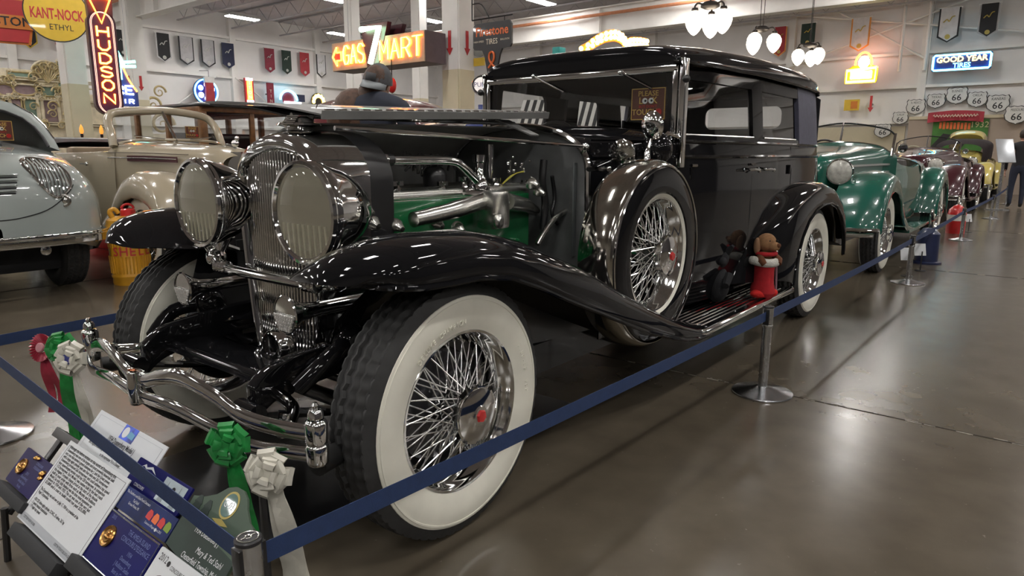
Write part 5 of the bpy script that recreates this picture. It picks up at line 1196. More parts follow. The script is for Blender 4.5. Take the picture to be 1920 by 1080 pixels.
t = wsB(1803, 116, 'blue bordered tyre neon sign on the right wall', 'neon_wall_sign')
G().box((0, 0, 0), (1.62, .1, .52)).build('panel', BLU, t, bev=.03); G().tube([(x*.78, -.08, z*.23) for x, z in ((-1, -.8), (-.95, -1), (.95, -1), (1, -.8), (1, .8), (.95, 1), (-.95, 1), (-1, .8))], .032, 8, closed=True).build('neon_border', N_CY, t)
text('GOOD YEAR', .24, N_YL, t, (0, -.07, .08), FX, FZ, ext=.0002, bold=.02); text('TIRES', .2, N_CY, t, (.02, -.07, -.11), FX, FZ, ext=.0002, bold=.02)
t = wsB(1597, 197, 'small yellow and ochre plate below the yellow neon sign', 'metal_plate', 25.7); G().box((0, 0, 0), (.5, .03, .38)).build('plate', YEL, t, smooth=False); G().box((.08, -.02, 0), (.22, .006, .26)).build('print', ORG, t, smooth=False)
t = wsB(1633, 195, 'small red arrow on the right wall beside the yellow plate', 'arrow_sign', 25.7); plate([(-.04, .28), (.04, .28), (.04, -.12), (.09, -.12), (0, -.28), (-.09, -.12), (-.04, -.12)], 0, .02, 'arrow', REDP, t)
# highway shields
SHW = mat('shield_white', (.66, .65, .62), .5, var=.05)
shp = [(-.42, .5), (-.30, .44), (-.15, .50), (0, .46), (.15, .50), (.30, .44), (.42, .5), (.50, .36), (.46, .22), (.52, .0), (.46, -.22), (.26, -.38), (.06, -.44), (0, -.5), (-.06, -.44), (-.26, -.38), (-.46, -.22), (-.52, 0), (-.46, .22), (-.50, .36)]
for px, py, s, nm in ((1717, 201, .60, 'N. MEXICO'), (1755, 190, .56, 'TEXAS'), (1794, 180, .64, 'BUSINESS'), (1832, 187, .58, 'OKLA'), (1871, 195, .66, 'KANSAS'), (1906, 216, .66, 'MISSOURI'), (1688, 222, .5, 'CALIF'), (1655, 246, .56, 'ARIZONA')):
    x = 25.3 if px == 1906 else 25.74 if px in (1717, 1655, 1688) else 25.85
    p = on(px, py, 'x', x); t = thing('highway_shield', 'white highway shield reading 66 with '+nm.lower().replace('.', '')+' across the top', 'sign', p, -PI/2, 'highway shields on the right wall')
    s *= .88
    plate([(a*s*1.08, b*s*1.0) for a, b in shp], .01, .02, 'shield_edge', BLK, t); plate([(a*s*1.0, b*s*.93) for a, b in shp], -.011, .006, 'shield_face', SHW, t)
    text('66', .50*s, BLK, t, (0, -.02, -.10*s), FX, FZ, ext=.00002, bold=.01); text(nm, .20*s, BLK, t, (0, -.02, .27*s), FX, FZ, ext=.00002, sx=min(1, 5.2/len(nm))); G().tube([(0, .02, .3*s), (0, .05 if x == 25.74 else .13, .3*s)], .02, 6).build('fixing', BLK, t)
a, b = on(1740, 222, 'x', 25.3), on(1845, 218, 'x', 25.3); W = a.y-b.y
t = thing('ribbon_banner', 'red painted ribbon sign under the highway shields', 'sign', (25.3, (a.y+b.y)/2, (a.z+b.z)/2), -PI/2)
rows = [[(W*(k/20-.5), -.04*math.sin(k*.9), dz+.06*math.sin(k/20*PI)) for k in range(21)] for dz in (-.16, .16)]
G().grid(rows).build('ribbon', cl('ribbon_red', (.40, .04, .06)), t, solid=.02)
G().tube([(W*(k/60-.4), -.10, .05+.045*math.sin(k*1.9)) for k in range(49)], .014, 5).build('script_line', CRM, t); G().tube([(0, 0, 0), (0, .14, 0)], .02, 6).build('bracket', BLK, t)
a, b = on(1750, 222, 'x', 25.3), on(1855, 222, 'x', 25.3); W = a.y-b.y
t = thing('show_poster', 'green motor show poster with orange heading on the tan wall', 'poster', (25.42, (a.y+b.y)/2, .9), -PI/2)
G().box((0, .03, .73), (W, .06, 1.46)).build('board', mat('poster_green', (.05, .17, .03), .6, var=.5, vscale=1.2), t, smooth=False)
text('1932', .26, mat('poster_cream', (.6, .52, .3), .6), t, (W*.34, -.005, 1.28), FX, FZ, ext=.00002)
g = G()
for k in range(9): g.box((-W*.36+k*W*.065, -.006, 1.28-.005*k), (W*.045, .01, .20+.03*(k % 2)))
g.build('heading', OT, t, smooth=False)
for x in (-.5, .1): plate([(x-.3, .55), (x, .55), (x+.28, .98), (x+.05, 1.02)], -.006, .006, 'dark_figure', BLK, t)
# ---- pendant globe chandeliers
SHADE = mat('lit_opal_glass', (1, .93, .80), .4, emit=3.2, ecol=(1, .86, .68)); BRZ = mat('dark_bronze', (.03, .025, .022), .4, .6, var=.2)
for px, py, dep, sz, rot, lab in ((1330, 42, 10.0, 1.0, .3, 'three-globe pendant chandelier nearest the camera'), (1426, 80, 12.6, 1.0, .9, 'three-globe pendant chandelier, middle one of three'), (1517, 106, 14.6, .95, .1, 'three-globe pendant chandelier lowest over the sedan rear')):
    p = at(px, py, dep); t = thing('globe_chandelier', lab, 'lamp', p, rot, 'globe chandeliers'); t.scale = (.86, .86, .86)
    G().lathe([(0, .34), (.10, .33), (.16, .29), (.16, .25), (.10, .22), (0, .21)], (0, 0, 0), FZ, 20).build('hub', BRZ, t)
    for k in range(3):
        a = 2*PI*k/3; x, y = .27*math.cos(a), .27*math.sin(a)
        G().tube(smooth_path([(.1*math.cos(a), .1*math.sin(a), .27), (x*.8, y*.8, .30), (x, y, .25), (x, y, .19)], 4), .016, 8).build('arm', BRZ, t)
        G().lathe([(.05, .22), (.06, .19), (.05, .17)], (x, y, 0), FZ, 14).build('fitter', BRZ, t)
        G().lathe([(.055, .17), (.11, .13), (.148, .06), (.152, 0), (.13, -.08), (.09, -.15), (.045, -.20), (0, -.225)], (x, y, 0), FZ, 22).build('globe', SHADE, t)
    for s in (-1, 1): G().tube([(.06*s, 0, .32), (.10*s, 0, (6.1-p.z)/.86)], .008, 6).build('hanging_chain', BRZ, t)
# ---- marquee of bulbs behind the sedan roof
a, b = at(1088, 98, 13), at(1216, 96, 13)
t = thing('bulb_marquee', 'arched marquee of glowing amber bulbs behind the sedan roof', 'sign', (a+b)/2, -.75)
L_ = (b-a).length
arc = [(-.5, -.05), (-.40, .02), (-.33, .10), (-.26, .16), (-.20, .20), (-.13, .24), (-.06, .26), (.0, .27), (.06, .25), (.11, .22), (.15, .16), (.19, .10), (.24, .13), (.29, .14), (.34, .14), (.39, .14), (.44, .13), (.49, .12)]
bm_ = G().ball((0, 0, 0), .045, (1, 1, 1), 8, 6).mesh('bulb', N_AM)
for x, z in arc:
    for dz in (0, .09): put('bulb', bm_, t, (x*L_, 0, z*L_*.75+dz))
G().strip([(x*L_, .05, z*L_*.75+.04) for x, z in arc], FZ, .22, .03).build('arch', ORG, t, smooth=False)
for x in (-.45, .45): G().tube([(x*L_, .06, 0), (x*L_, .06, -a.z)], .03, 8).build('post', BLK, t)
# teal box on a shelf
p = at(1048, 96, 16); t = thing('teal_box', 'small teal box on a pole behind the sedan roof', 'box', p); G().box((0, 0, 0), (.26, .2, .16)).build('box_body', mat('teal_paint', (.03, .32, .30), .5, var=.1), t, bev=.01); G().tube([(0, 0, -.08), (0, 0, -p.z)], .02, 6).build('pole', STEELG, t)

# striped awning seen through the windscreen
p = at(1060, 206, 11.5)
t = thing('striped_awning', 'black and white striped awning seen through the sedan windscreen', 'awning', (p.x, p.y, p.z), -PI/2+.55)
stm, stw = mat('awning_black', (.02, .02, .022), .7, var=.1), mat('awning_white', (.68, .66, .62), .7, var=.05)
for k in range(26):
    x = -.78+.06*k; G().strip([(x, -.25, -.28), (x+.10, 0, .16)], (1, 0, 0), .06, .012).build('stripe', stm if k % 2 else stw, t, smooth=False)
for x in (-.7, .75): G().tube([(x, -.2, -.25), (x, -.2, -p.z)], .02, 8).build('post', WHITEP, t)
G().box((.25, .08, -.15), (1.0, .06, 1.0)).build('stall_back', mat('stall_pink', (.42, .20, .17), .6, var=.2, vscale=2), t, smooth=False)

# ---- carved organ front at the left
OC = mat('antique_cream', (.68, .60, .44), .5, var=.18, vscale=7); OG = mat('old_gilt', (.50, .40, .20), .42, .15, var=.2); OM = mat('mauve_panel', (.27, .19, .20), .6, var=.15); OT2 = mat('sea_green_panel', (.20, .29, .23), .6, var=.15)
t = thing('carved_organ', 'ornate cream and gilt carved fairground organ front at the far left', 'organ', (5.3, 19.6, 0), 0)
G().box((.1, .35, 1.4), (3.9, .5, 2.8)).build('case', OC, t, smooth=False); G().box((.35, .35, 3.05), (1.9, .4, .6)).build('crown_case', OC, t, bev=.05)
def oz(px, py): q = on(px, py, 'y', 19.6); return q.x-5.3, q.z
def scroll(x, z, r, s=1, m=OG, o=None):
    G().tube([(x+s*r*(1-k/26)*math.cos(k*.42), -.05, z+r*(1-k/26)*math.sin(k*.42)) for k in range(24)], [r*.17*(1-k/30) for k in range(24)], 6).build('scroll', m, o or t)
def opanel(px, py, w, h, m, oval=False):
    x, z = oz(px, py); w, h = w*.0166, h*.0166
    plate([(x+w/2*math.cos(2*PI*k/24), z+h/2*math.sin(2*PI*k/24)) for k in range(24)] if oval else [(x-w/2, z-h/2), (x+w/2, z-h/2), (x+w/2, z+h/2), (x-w/2, z+h/2)], .06, .02, 'panel', m, t)
    pts = [(x+w*.54*math.cos(2*PI*k/24), .04, z+h*.56*math.sin(2*PI*k/24)) for k in range(24)] if oval else [(x-w*.54, .04, z-h*.54), (x+w*.54, .04, z-h*.54), (x+w*.54, .04, z+h*.54), (x-w*.54, .04, z+h*.54)]
    G().tube(pts, .028, 6, closed=True).build('panel_frame', OG, t)
    for sx in (-1, 1):
        for sz in (-1, 1): scroll(x+sx*w*.5, z+sz*h*.5, .07, sx, OG if sx*sz > 0 else OC)
for a_ in ((48, 168, 30, 16, OM, True), (92, 170, 18, 16, OT2, False), (10, 168, 22, 16, OM, True), (118, 155, 16, 22, OT2, False), (122, 128, 20, 18, OT2, False), (98, 207, 24, 36, OM, False), (128, 208, 20, 36, OC, False), (62, 206, 26, 34, OT2, False), (30, 206, 24, 34, OM, False), (40, 141, 34, 9, OT2, False), (5, 206, 20, 34, OC, False)): opanel(*a_)
for py in (147, 151, 183, 186, 229, 233, 160): x, z = oz(70, py); G().box((.1, .06, z), (3.9, .14, .035)).build('cornice', OC, t, bev=.01)
for px in (20, 72, 80, 111, 140): x, _ = oz(px, 200); G().lathe([(.05, 1.85), (.07, 1.92), (.04, 2.0), (.055, 2.3), (.04, 2.55), (.07, 2.62), (.05, 2.70)], (x, .03, 0), FZ, 10).build('column', OC, t)
x, z = oz(88, 138); G().lathe([(0, 0), (.28, 0), (.33, .04), (.36, .02), (.36, -.02), (0, -.02)], (x, .05, z), (0, -1, 0), 24).build('shell_crest', OC, t)
for k in range(9): G().tube([(x, -.01, z-.25), (x+.33*math.cos(.25+.33*k), -.01, z+.33*math.sin(.25+.33*k)-.02)], [.008, .022], 6).build('shell_rib', OG, t)
for px, py, r, s in ((62, 146, .16, 1), (70, 132, .15, -1), (80, 126, .13, 1), (98, 126, .13, -1), (108, 134, .15, 1), (112, 148, .14, -1), (14, 152, .12, 1), (22, 146, .10, -1), (128, 118, .12, 1), (72, 170, .12, 1), (106, 172, .14, -1), (98, 200, .16, 1), (98, 214, .12, -1), (128, 200, .14, 1), (128, 216, .14, -1), (62, 200, .12, 1), (30, 204, .12, -1), (115, 172, .14, 1), (136, 165, .15, -1), (136, 145, .12, 1), (50, 232, .12, 1), (85, 235, .12, -1), (115, 236, .12, 1), (5, 150, .12, 1)):
    x, z = oz(px, py); scroll(x, z, r, s)
for k in range(22): x, z = oz(5+6.3*k, 184.5); G().ball((x, .0, z), .03, (1, .6, 1), 8, 6).build('boss', OG, t)
# ornate gilt figure right of the far column
p = at(292, 175, 22.5); t = thing('gilt_figure', 'gilt carved scrollwork standing right of the far column', 'carving', (p.x, p.y, 0), 0)
for z, r, s in ((2.1, .4, 1), (2.7, .3, -1), (3.15, .22, 1)): scroll(.1*s, z, r, s, OG, t)
G().box((0, .1, .9), (.7, .3, 1.8)).build('pedestal', OC, t, bev=.03)
# red drinks cooler with a white top
p = at(180, 240, 11.6); t = thing('drinks_cooler', 'red drinks cooler with a pale lettered front behind the tan convertible', 'cooler', (p.x, p.y, 0), .1)
G().box((0, .2, .72), (.44, .4, 1.44)).build('cabinet', RED, t, bev=.03); G().box((0, -.03, 1.28), (.38, .03, .13)).build('front_panel', CRM, t, bev=.01); G().box((0, -.03, 1.12), (.30, .04, .1)).build('shelf', STEEL, t, bev=.01)
for x in (-.13, .13):
    p2 = at(165 if x < 0 else 184, 214, 9.6); t2 = thing('flame_lamp', ('left' if x < 0 else 'right')+' small amber flame-shaped lamp above the red cooler', 'lamp', (t.location.x+x*1.2, t.location.y+.2, 1.45), 0, 'amber lamps'); t2.scale = (.62, .62, .62); G().lathe([(.03, 0), (.04, .05), (.03, .1)], (0, 0, 0), FZ, 10).build('base', BRZ, t2); G().lathe([(.03, .1), (.055, .16), (.045, .26), (.0, .36)], (0, 0, 0), FZ, 12).build('flame_shade', neon('amber_shade', (1, .40, .06), .4), t2)
# ------------------------------------------------------------------ barrier posts and belts
NAVY = mat('navy_webbing', (.018, .040, .115), .6, var=.1, vscale=40, bump=.15, bscale=400)
BASEM = mat('spun_steel_base', (.50, .51, .53), .22, 1, rvar=.06, vscale=3)
def stanchion(x, y, label):
    t = thing('barrier_post', label, 'post', (x, y, 0), 0, 'belt barrier posts')
    G().lathe([(0, .0), (.150, 0), (.152, .006), (.150, .011), (.10, .022), (.05, .034), (.03, .04), (0, .04)], (0, 0, 0), FZ, 48).build('base', BASEM, t, angle=25)
    G().tube([(0, 0, .035), (0, 0, .36)], .0235, 24).build('tube', STEEL, t)
    G().lathe([(.024, .352), (.028, .356), (.028, .365), (.026, .368), (.0265, .452), (.0265, .456), (0, .456)], (0, 0, 0), FZ, 24).build('belt_cassette', STEEL, t, angle=30)
    G().box((-.024, 0, .41), (.012, .03, .08)).build('belt_slot', BLACKM, t, bev=.002); G().box((.024, 0, .41), (.012, .03, .08)).build('belt_slot', BLACKM, t, bev=.002)
    c = G().lathe([(.0275, .455), (.0275, .462), (.025, .465), (0, .466)], (0, 0, 0), FZ, 24).build('cap', mat('black_cap_plastic', (.02, .02, .022), .35, var=.1), t, angle=30)
    g = G().lathe([(.019, .4662), (.021, .4668), (.022, .4662)], (0, 0, 0), FZ, 24, closed=True); g.lathe([(.005, .4662), (.007, .467), (.0075, .4662)], (0, 0, 0), FZ, 16, closed=True); g.box((-.012, 0, .4664), (.01, .0022, .0008)); g.box((.012, 0, .4664), (.01, .0022, .0008)); g.build('cap_mark', CHROME2, c)
    return t
fp = on(465, 1006, 'z', .466); lp = on(-14, 818, 'z', 0)
posts = [(fp.x, fp.y, 'brushed steel barrier post with black cap nearest the camera by the plaques'), (1.95, -1.109, 'brushed steel barrier post beside the sedan running board'), (5.98, -1.148, 'brushed steel barrier post beside the green roadster front wheel'), (10.36, -1.147, 'brushed steel barrier post beside the red and white can'), (14.84, -1.2, 'brushed steel barrier post beside the maroon roadster'), (19.97, -1.16, 'farthest brushed steel barrier post beside the yellow convertible'), (lp.x, lp.y, 'barrier post at the left edge with only its round base showing'), (2.3, 1.62, 'barrier post behind the black sedan on its far side')]
for x, y, l in posts: stanchion(x, y, l)
def belt(a, b, label, sag=.0):
    a, b = Vector((a[0], a[1], .414)), Vector((b[0], b[1], .414)); d = (b-a).normalized(); a += d*.032; b -= d*.032
    pts = [a.lerp(b, k/12)-Vector((0, 0, sag*4*(k/12)*(1-k/12))) for k in range(13)]
    tag(G().strip(pts, FZ, .048, .002).build('barrier_belt', NAVY, smooth=False), label, 'belt', 'navy barrier belts')
belt(posts[0], posts[1], 'navy webbing belt running across the whitewall front wheel', .006); belt(posts[1], posts[2], 'navy webbing belt in front of the sedan rear wheel', .012); belt(posts[2], posts[3], 'navy webbing belt in front of the green roadster', .012); belt(posts[3], posts[4], 'navy webbing belt in front of the maroon roadster', .012); belt(posts[4], posts[5], 'navy webbing belt in front of the yellow convertible', .012)
belt(posts[0], posts[6], 'navy webbing belt slanting over the plaques at the lower left', .0); belt(posts[6], posts[7], 'navy webbing belt behind the bumper at the left edge', .0)

# ------------------------------------------------------------------ display of plaques before the bumper
TL = math.radians(48.6); C0 = Vector((-.923, -.215, .3)); UX = Vector((0, -1, 0)); UY = Vector((math.cos(TL), 0, math.sin(TL))); UN = UX.cross(UY)
PAPER = mat('white_paper', (.66, .68, .70), .6, var=.02); INK = mat('black_ink', (.02, .02, .022), .6); SLOT = mat('charcoal_foam', (.022, .023, .025), .7, var=.2)
def card(name, label, u0, u1, v0, v1, m, off=0, th=.004, cat='plaque', rx=.0, tilt=0):
    o = C0 + UX*((u0+u1)/2) + UY*v0 + UN*off
    t = thing(name, label, cat, o); w, h = u1-u0, v1-v0
    if rx:
        pl = []
        for cx, cz, a in ((w/2-rx, h-rx, 0), (-w/2+rx, h-rx, 90), (-w/2+rx, rx, 180), (w/2-rx, rx, 270)):
            for k in range(5): q = math.radians(a+22.5*k); pl.append((cx+rx*math.cos(q), cz+rx*math.sin(q)))
    else: pl = [(-w/2, 0), (w/2, 0), (w/2, h), (-w/2, h)]
    G().prism(pl, UN*-th, UX, UY, th).build('board', m, t, smooth=False)
    return t, w, h
def ctext(t, s, u, v, size, m, align='CENTER', sx=.8, shear=0, z=.0006, bold=.0): text(s, size, m, t, UX*u+UY*v+UN*z, UX, UY, align, .000003, sx, shear=shear, bold=bold)
def cshape(t, poly, m, nm, z=.0004, th=.0006): return G().prism(poly, UN*z, UX, UY, th).build(nm, m, t, smooth=False)
def disc(u, v, r, n=24, s=1): return [(u+r*math.cos(2*PI*k/n), v+r*s*math.sin(2*PI*k/n)) for k in range(n)]
GLDM = mat('gold_medal', (.55, .30, .10), .25, 1, rvar=.1, vscale=60); PRB = mat('royal_blue_plate', (.007, .008, .10), .35, 0, 0, spec=.2, var=.15, vscale=5); VIO = mat('violet_blue_plate', (.016, .011, .075), .35, 0, 0, spec=.2, var=.2, vscale=5); PRT = mat('pale_blue_print', (.16, .20, .42), .5); WPR = mat('white_plate_print', (.72, .74, .76), .5)
para = ['Although the before written on the world of Duesenberg this', 'Duesenberg was one of the largest and most powerful American built', 'cars, one that earned a grand nickname for J. and the Great power.', 'with a large eight cylinder twin cam four valve and 265 horsepower', 'Duesenberg produced 265 horsepower and could achieve a top speed', 'later supercharged version could top 320 horsepower. In comparison', '112 horsepower. Each Model J was custom built by the best coach', 'the elegant Torpedo chassis priced at the start of the decade', 'built to your order with firms such as Murphy and Rollston.', 'Model J as sold, fully finished was the time most expensive car', 'delivery in 1934 and 1935. This car was one of the very last', '$3,800 and a cost to build could run past $25,000.', '', 'The Duesenberg was sold new on July 17, 1934 to a president of the', 'Regal Corporation.', '', '- 420 CID inline eight cylinder, DOHC, 32 valves, 265 hp', '- 3 speed manual transmission', '- 119 mph top speed']
t, w, h = card('information_sheet', 'white printed sheet full of small black text on the display rack', -.20, .197, -.117, .117, PAPER, 0, .003, 'sheet')
g = G().tube([UX*(sx*w*.47)+UY*(h/2+sy*h*.45)+UN*.0004 for sx, sy in ((-1, -1), (1, -1), (1, 1), (-1, 1))], .0005, 4, closed=True); g.build('border_line', INK, t)
for i, s in enumerate(para):
    if s: ctext(t, s, -w*.45, h*.94-i*.0098, .0112, INK, 'LEFT', sx=min(1.25, .365/(len(s)*.5*.0112)) if i < 12 else .85, bold=.02)
cshape(t, [(-w*.46, .004), (w*.46, .004), (w*.46, .024), (-w*.46, .024)], mat('grey_band', (.42, .44, .47), .6), 'grey_band'); ctext(t, 'COST NEW NOW: $12,000', -w*.42, .0145, .010, INK, 'LEFT', .7, z=.0014); ctext(t, 'COST IN TODAYS $$ DATA: $200,000', w*.44, .0145, .010, INK, 'RIGHT', .7, z=.0014)
t, w, h = card('title_sheet', 'white title sheet with a small car picture behind the text sheet', -.235, .195, .080, .226, PAPER, -.040, .003, 'sheet')
cshape(t, [(-.035, .104), (.045, .104), (.045, .146), (-.035, .146)], mat('photo_blue', (.05, .10, .55), .4, var=.8, vscale=30), 'car_picture'); cshape(t, disc(-.012, .125, .016), WPR, 'car_picture_lamp', .0012); cshape(t, [(0, .116), (.04, .114), (.04, .130), (.01, .134)], mat('photo_cyan', (.12, .35, .55), .4), 'car_picture_body', .0012)
ctext(t, '1934 Duesenberg Model J', 0, .090, .022, INK, sx=.72, bold=.015)
for i, s in enumerate(('To most enthusiasts, the Duesenberg Model J hardly needs an introduction. Fred', 'and August Duesenberg built the finest American cars of their day and gave a name', 'to the expression "It is a Duesey".')): ctext(t, s, 0, .070-.014*i, .0125, INK, sx=.78, bold=.015)
g = G().tube([UX*(sx*w*.46)+UY*(h*.5+sy*h*.42)+UN*.0004 for sx, sy in ((-1, -1), (1, -1), (1, 1), (-1, 1))], .0005, 4, closed=True); g.build('border_line', mat('grey_line', (.4, .42, .45), .6), t)
def medal(t, u, v, r):
    G().lathe([(0, .006), (r*.55, .006), (r*.62, .004), (r*.8, .005), (r*.92, .007), (r, .004), (r, 0), (0, 0)], UX*u+UY*v, UN, 28).build('medal', GLDM, t, angle=25)
    g = G(); g.ball(UX*u+UY*(v-r*.1)+UN*.006, r*.38, (.5, 1.2, .6), 10, 6); g.ball(UX*(u+r*.1)+UY*(v+r*.25)+UN*.006, r*.22, (.6, 1, .8), 8, 6); g.build('medal_relief', GLDM, t)
t, w, h = card('award_plaque', 'violet blue award plaque with copper medal at the left edge', -.43, -.225, -.072, .034, VIO, -.012, .006, rx=.006)
medal(t, -.055, .055, .024)
for u, v, r in ((-.005, .097, .010), (.01, .099, .008), (.085, .075, .012), (.09, .062, .010)): G().ball(UX*u+UY*v+UN*.003, r, (1, 1, .6), 8, 6).build('copper_flower', GLDM, t)
for i, s in enumerate(('CONCOURS', 'D\'ELEGANCE')): ctext(t, s, .035, .085-.012*i, .011, PRT)
for i, s in enumerate(('2013', 'Duesenberg J', 'Amelia Island', 'Florida')): ctext(t, s, .0, .048-.013*i, .012, PRT)
t, w, h = card('louisville_plaque', 'dark blue plaque lettered Louisville with a pale picture of spires', .112, .398, .099, .172, PRB, -.036, .006, rx=.005)
ctext(t, 'LOUISVILLE', -.068, .036, .030, WPR, sx=.80, bold=.01); cshape(t, [(-.115, .052), (-.095, .065), (-.085, .059), (-.06, .067), (-.03, .053), (-.06, .060), (-.085, .054), (-.1, .059)], WPR, 'horse_mark'); ctext(t, 'CONCOURS', -.07, .010, .012, WPR)
SKY = mat('pale_sky_print', (.50, .58, .62), .45, var=.12, vscale=30); cshape(t, [(.02, .006), (.128, .006), (.128, .066), (.02, .066)], SKY, 'picture')
for u in (.045, .105): cshape(t, [(u-.012, .008), (u+.012, .008), (u+.003, .035), (u, .060), (u-.003, .035)], mat('spire_grey', (.30, .34, .37), .5), 'spire', .0014)
cshape(t, disc(.077, .045, .008), INK, 'balloon', .0014)
t, w, h = card('photo_plaque', 'blue plaque with a row of red cars printed across it', .196, .460, .048, .104, mat('night_blue_print', (.008, .018, .09), .35, 0, 0, spec=.2, var=.7, vscale=9), -.004, .005)
for k in range(4): cshape(t, [(.01+.03*k, .020), (.034+.03*k, .018), (.036+.03*k, .032), (.028+.03*k, .040), (.016+.03*k, .041), (.010+.03*k, .032)], (RED, OT, RED, mat('lime_print', (.2, .3, .03), .5))[k], 'printed_car')
for u, v, s, z_ in ((-.06, .046, 'The Dearborn and Edsel Ford Concours', .0095), (-.06, .034, 'Ted Stahl', .010), (-.06, .024, 'Grosse Pointe, MI', .0095), (.06, .011, 'Concours d\'Elegance, June 2013', .008)): ctext(t, s, u, v, z_, WPR)
cshape(t, disc(.075, .004+.006, .004), WPR, 'seal')
t, w, h = card('amelia_plaque', 'bright royal blue plaque with gold medal lowest in the middle', .206, .466, -.082, .044, PRB, .004, .006, rx=.006)
g = G().tube([UX*(sx*w*.485)+UY*(h/2+sy*h*.475)+UN*.0008 for sx, sy in ((-1, -1), (1, -1), (1, 1), (-1, 1))], .0022, 5, closed=True); g.build('silver_edge', STEEL, t)
medal(t, -.075, .072, .026)
for i, (s, z_) in enumerate((('THE AMELIA ISLAND', .017), ('CONCOURS D\'ELEGANCE', .017))): ctext(t, s, .045, .105-.017*i, z_, PRT, sx=.7)
for i, s in enumerate(('1934', 'Duesenberg', 'J Rollston Sedan', 'Best in Class', 'Florida')): ctext(t, s, .045, .068-.015*i, .014, PRT)
ctext(t, '2015', -.10, .112, .013, PRT)
GRN = mat('dark_green_plaque', (.014, .030, .022), .5, 0, 0, var=.3, vscale=9); GRN2 = mat('sage_green_plaque', (.055, .088, .058), .5, 0, 0, var=.15, vscale=6)
o = C0+UX*.59+UY*.02+UN*-.002
t = thing('green_plaque', 'green arched car show plaque lettered G-03 beside the front post', 'plaque', o)
G().prism([(-.120, .03), (.125, .0), (.125, .15), (.105, .155), (.075, .175), (.055, .195), (.03, .206), (0, .206), (-.025, .196), (-.05, .172), (-.085, .155), (-.125, .145)], UN*-.006, UX, UY, .006).build('board', GRN2, t, smooth=False)
cshape(t, [(-.120, .03), (.125, .0), (.125, .075), (-.122, .105)], GRN, 'lower_half')
for u in (-.095, -.055): cshape(t, [(u-.003, .105), (u+.003, .105), (u+.003, .118), (u+.020, .118), (u+.012, .135), (u+.016, .137), (u+.005, .155), (u-.005, .155), (u-.016, .137), (u-.012, .135), (u-.020, .118), (u-.003, .118)], GRN, 'printed_tree')
cshape(t, disc(.012, .165, .030, 28, 1.05), mat('gold_ring_print', (.45, .36, .10), .4), 'ring'); cshape(t, disc(.012, .165, .025, 28, 1.05), mat('teal_disc_print', (.06, .14, .12), .35, 0, .5), 'badge_disc', .0012); ctext(t, 'G-03', .012, .165, .023, WPR, z=.0022)
cshape(t, [(-.02, .125), (.012, .118), (.045, .125), (.012, .133)], mat('gold_ring_print', (.45, .36, .10)), 'laurel'); ctext(t, '2016', .012, .110, .010, WPR)
ctext(t, '1934 Duesenberg J', .0, .088, .017, WPR, z=.0014); ctext(t, 'Mary & Ted Stahl', .045, .055, .019, WPR, z=.0014, shear=.15); ctext(t, 'Chesterfield Township, Michigan', .035, .032, .019, WPR, z=.0014, sx=.66, shear=.15)
t, w, h = card('white_plaque', 'white plaque dated 2012 with a red crest at the bottom edge', .475, .66, -.10, .043, PAPER, .006, .005, rx=.005)
ctext(t, '2012', -.062, .125, .022, INK); cshape(t, disc(-.035, .122, .006), INK, 'black_dot'); ctext(t, 'CONCOURS D\'ELEGANCE', .03, .118, .013, INK, sx=.7); cshape(t, disc(-.03, .06, .036), mat('maroon_crest', (.10, .03, .04), .4, var=.3, vscale=60), 'crest'); cshape(t, disc(-.03, .06, .022), mat('gold_ring_print', (.45, .36, .10)), 'crest_centre', .0012); cshape(t, [(-.036, .045), (-.024, .045), (-.024, .075), (-.036, .075)], RED, 'crest_mark', .002)
# rack: charcoal ledges, back rail and legs
t = thing('display_rack', 'charcoal rack with block ledges holding the plaques', 'rack', (C0.x, C0.y, 0))
RR = Matrix((UX, UY, UN)).transposed()
def rk(u, v, n_, su, sv, sn, nm, m=SLOT): G().box(UX*u+UY*v+UN*n_+Vector((0, 0, C0.z)), (su, sv, sn), RR).build(nm, m, t, bev=.003)
rk(-.30, -.090, -.004, .235, .030, .036, 'ledge'); rk(0.0, -.138, .0, .31, .034, .040, 'ledge'); rk(.32, -.10, .0, .27, .034, .040, 'ledge'); rk(.57, -.12, .0, .20, .034, .040, 'ledge')
rk(.12, .0, -.052, 1.10, .03, .010, 'back_rail', BLACKM); rk(.12, .105, -.052, 1.10, .03, .010, 'back_rail', BLACKM)
for u in (-.38, .1, .62):
    rk(u, -.015, -.060, .03, .27, .012, 'upright', BLACKM)
    a = UX*u+UY*.11+UN*-.06+Vector((0, 0, C0.z)); G().tube([a, (a.x+.12, a.y, 0)], .010, 8).build('leg', BLACKM, t); a = UX*u+UY*-.14+UN*-.04+Vector((0, 0, C0.z)); G().tube([a, (a.x-.01, a.y, 0)], .010, 8).build('leg', BLACKM, t)

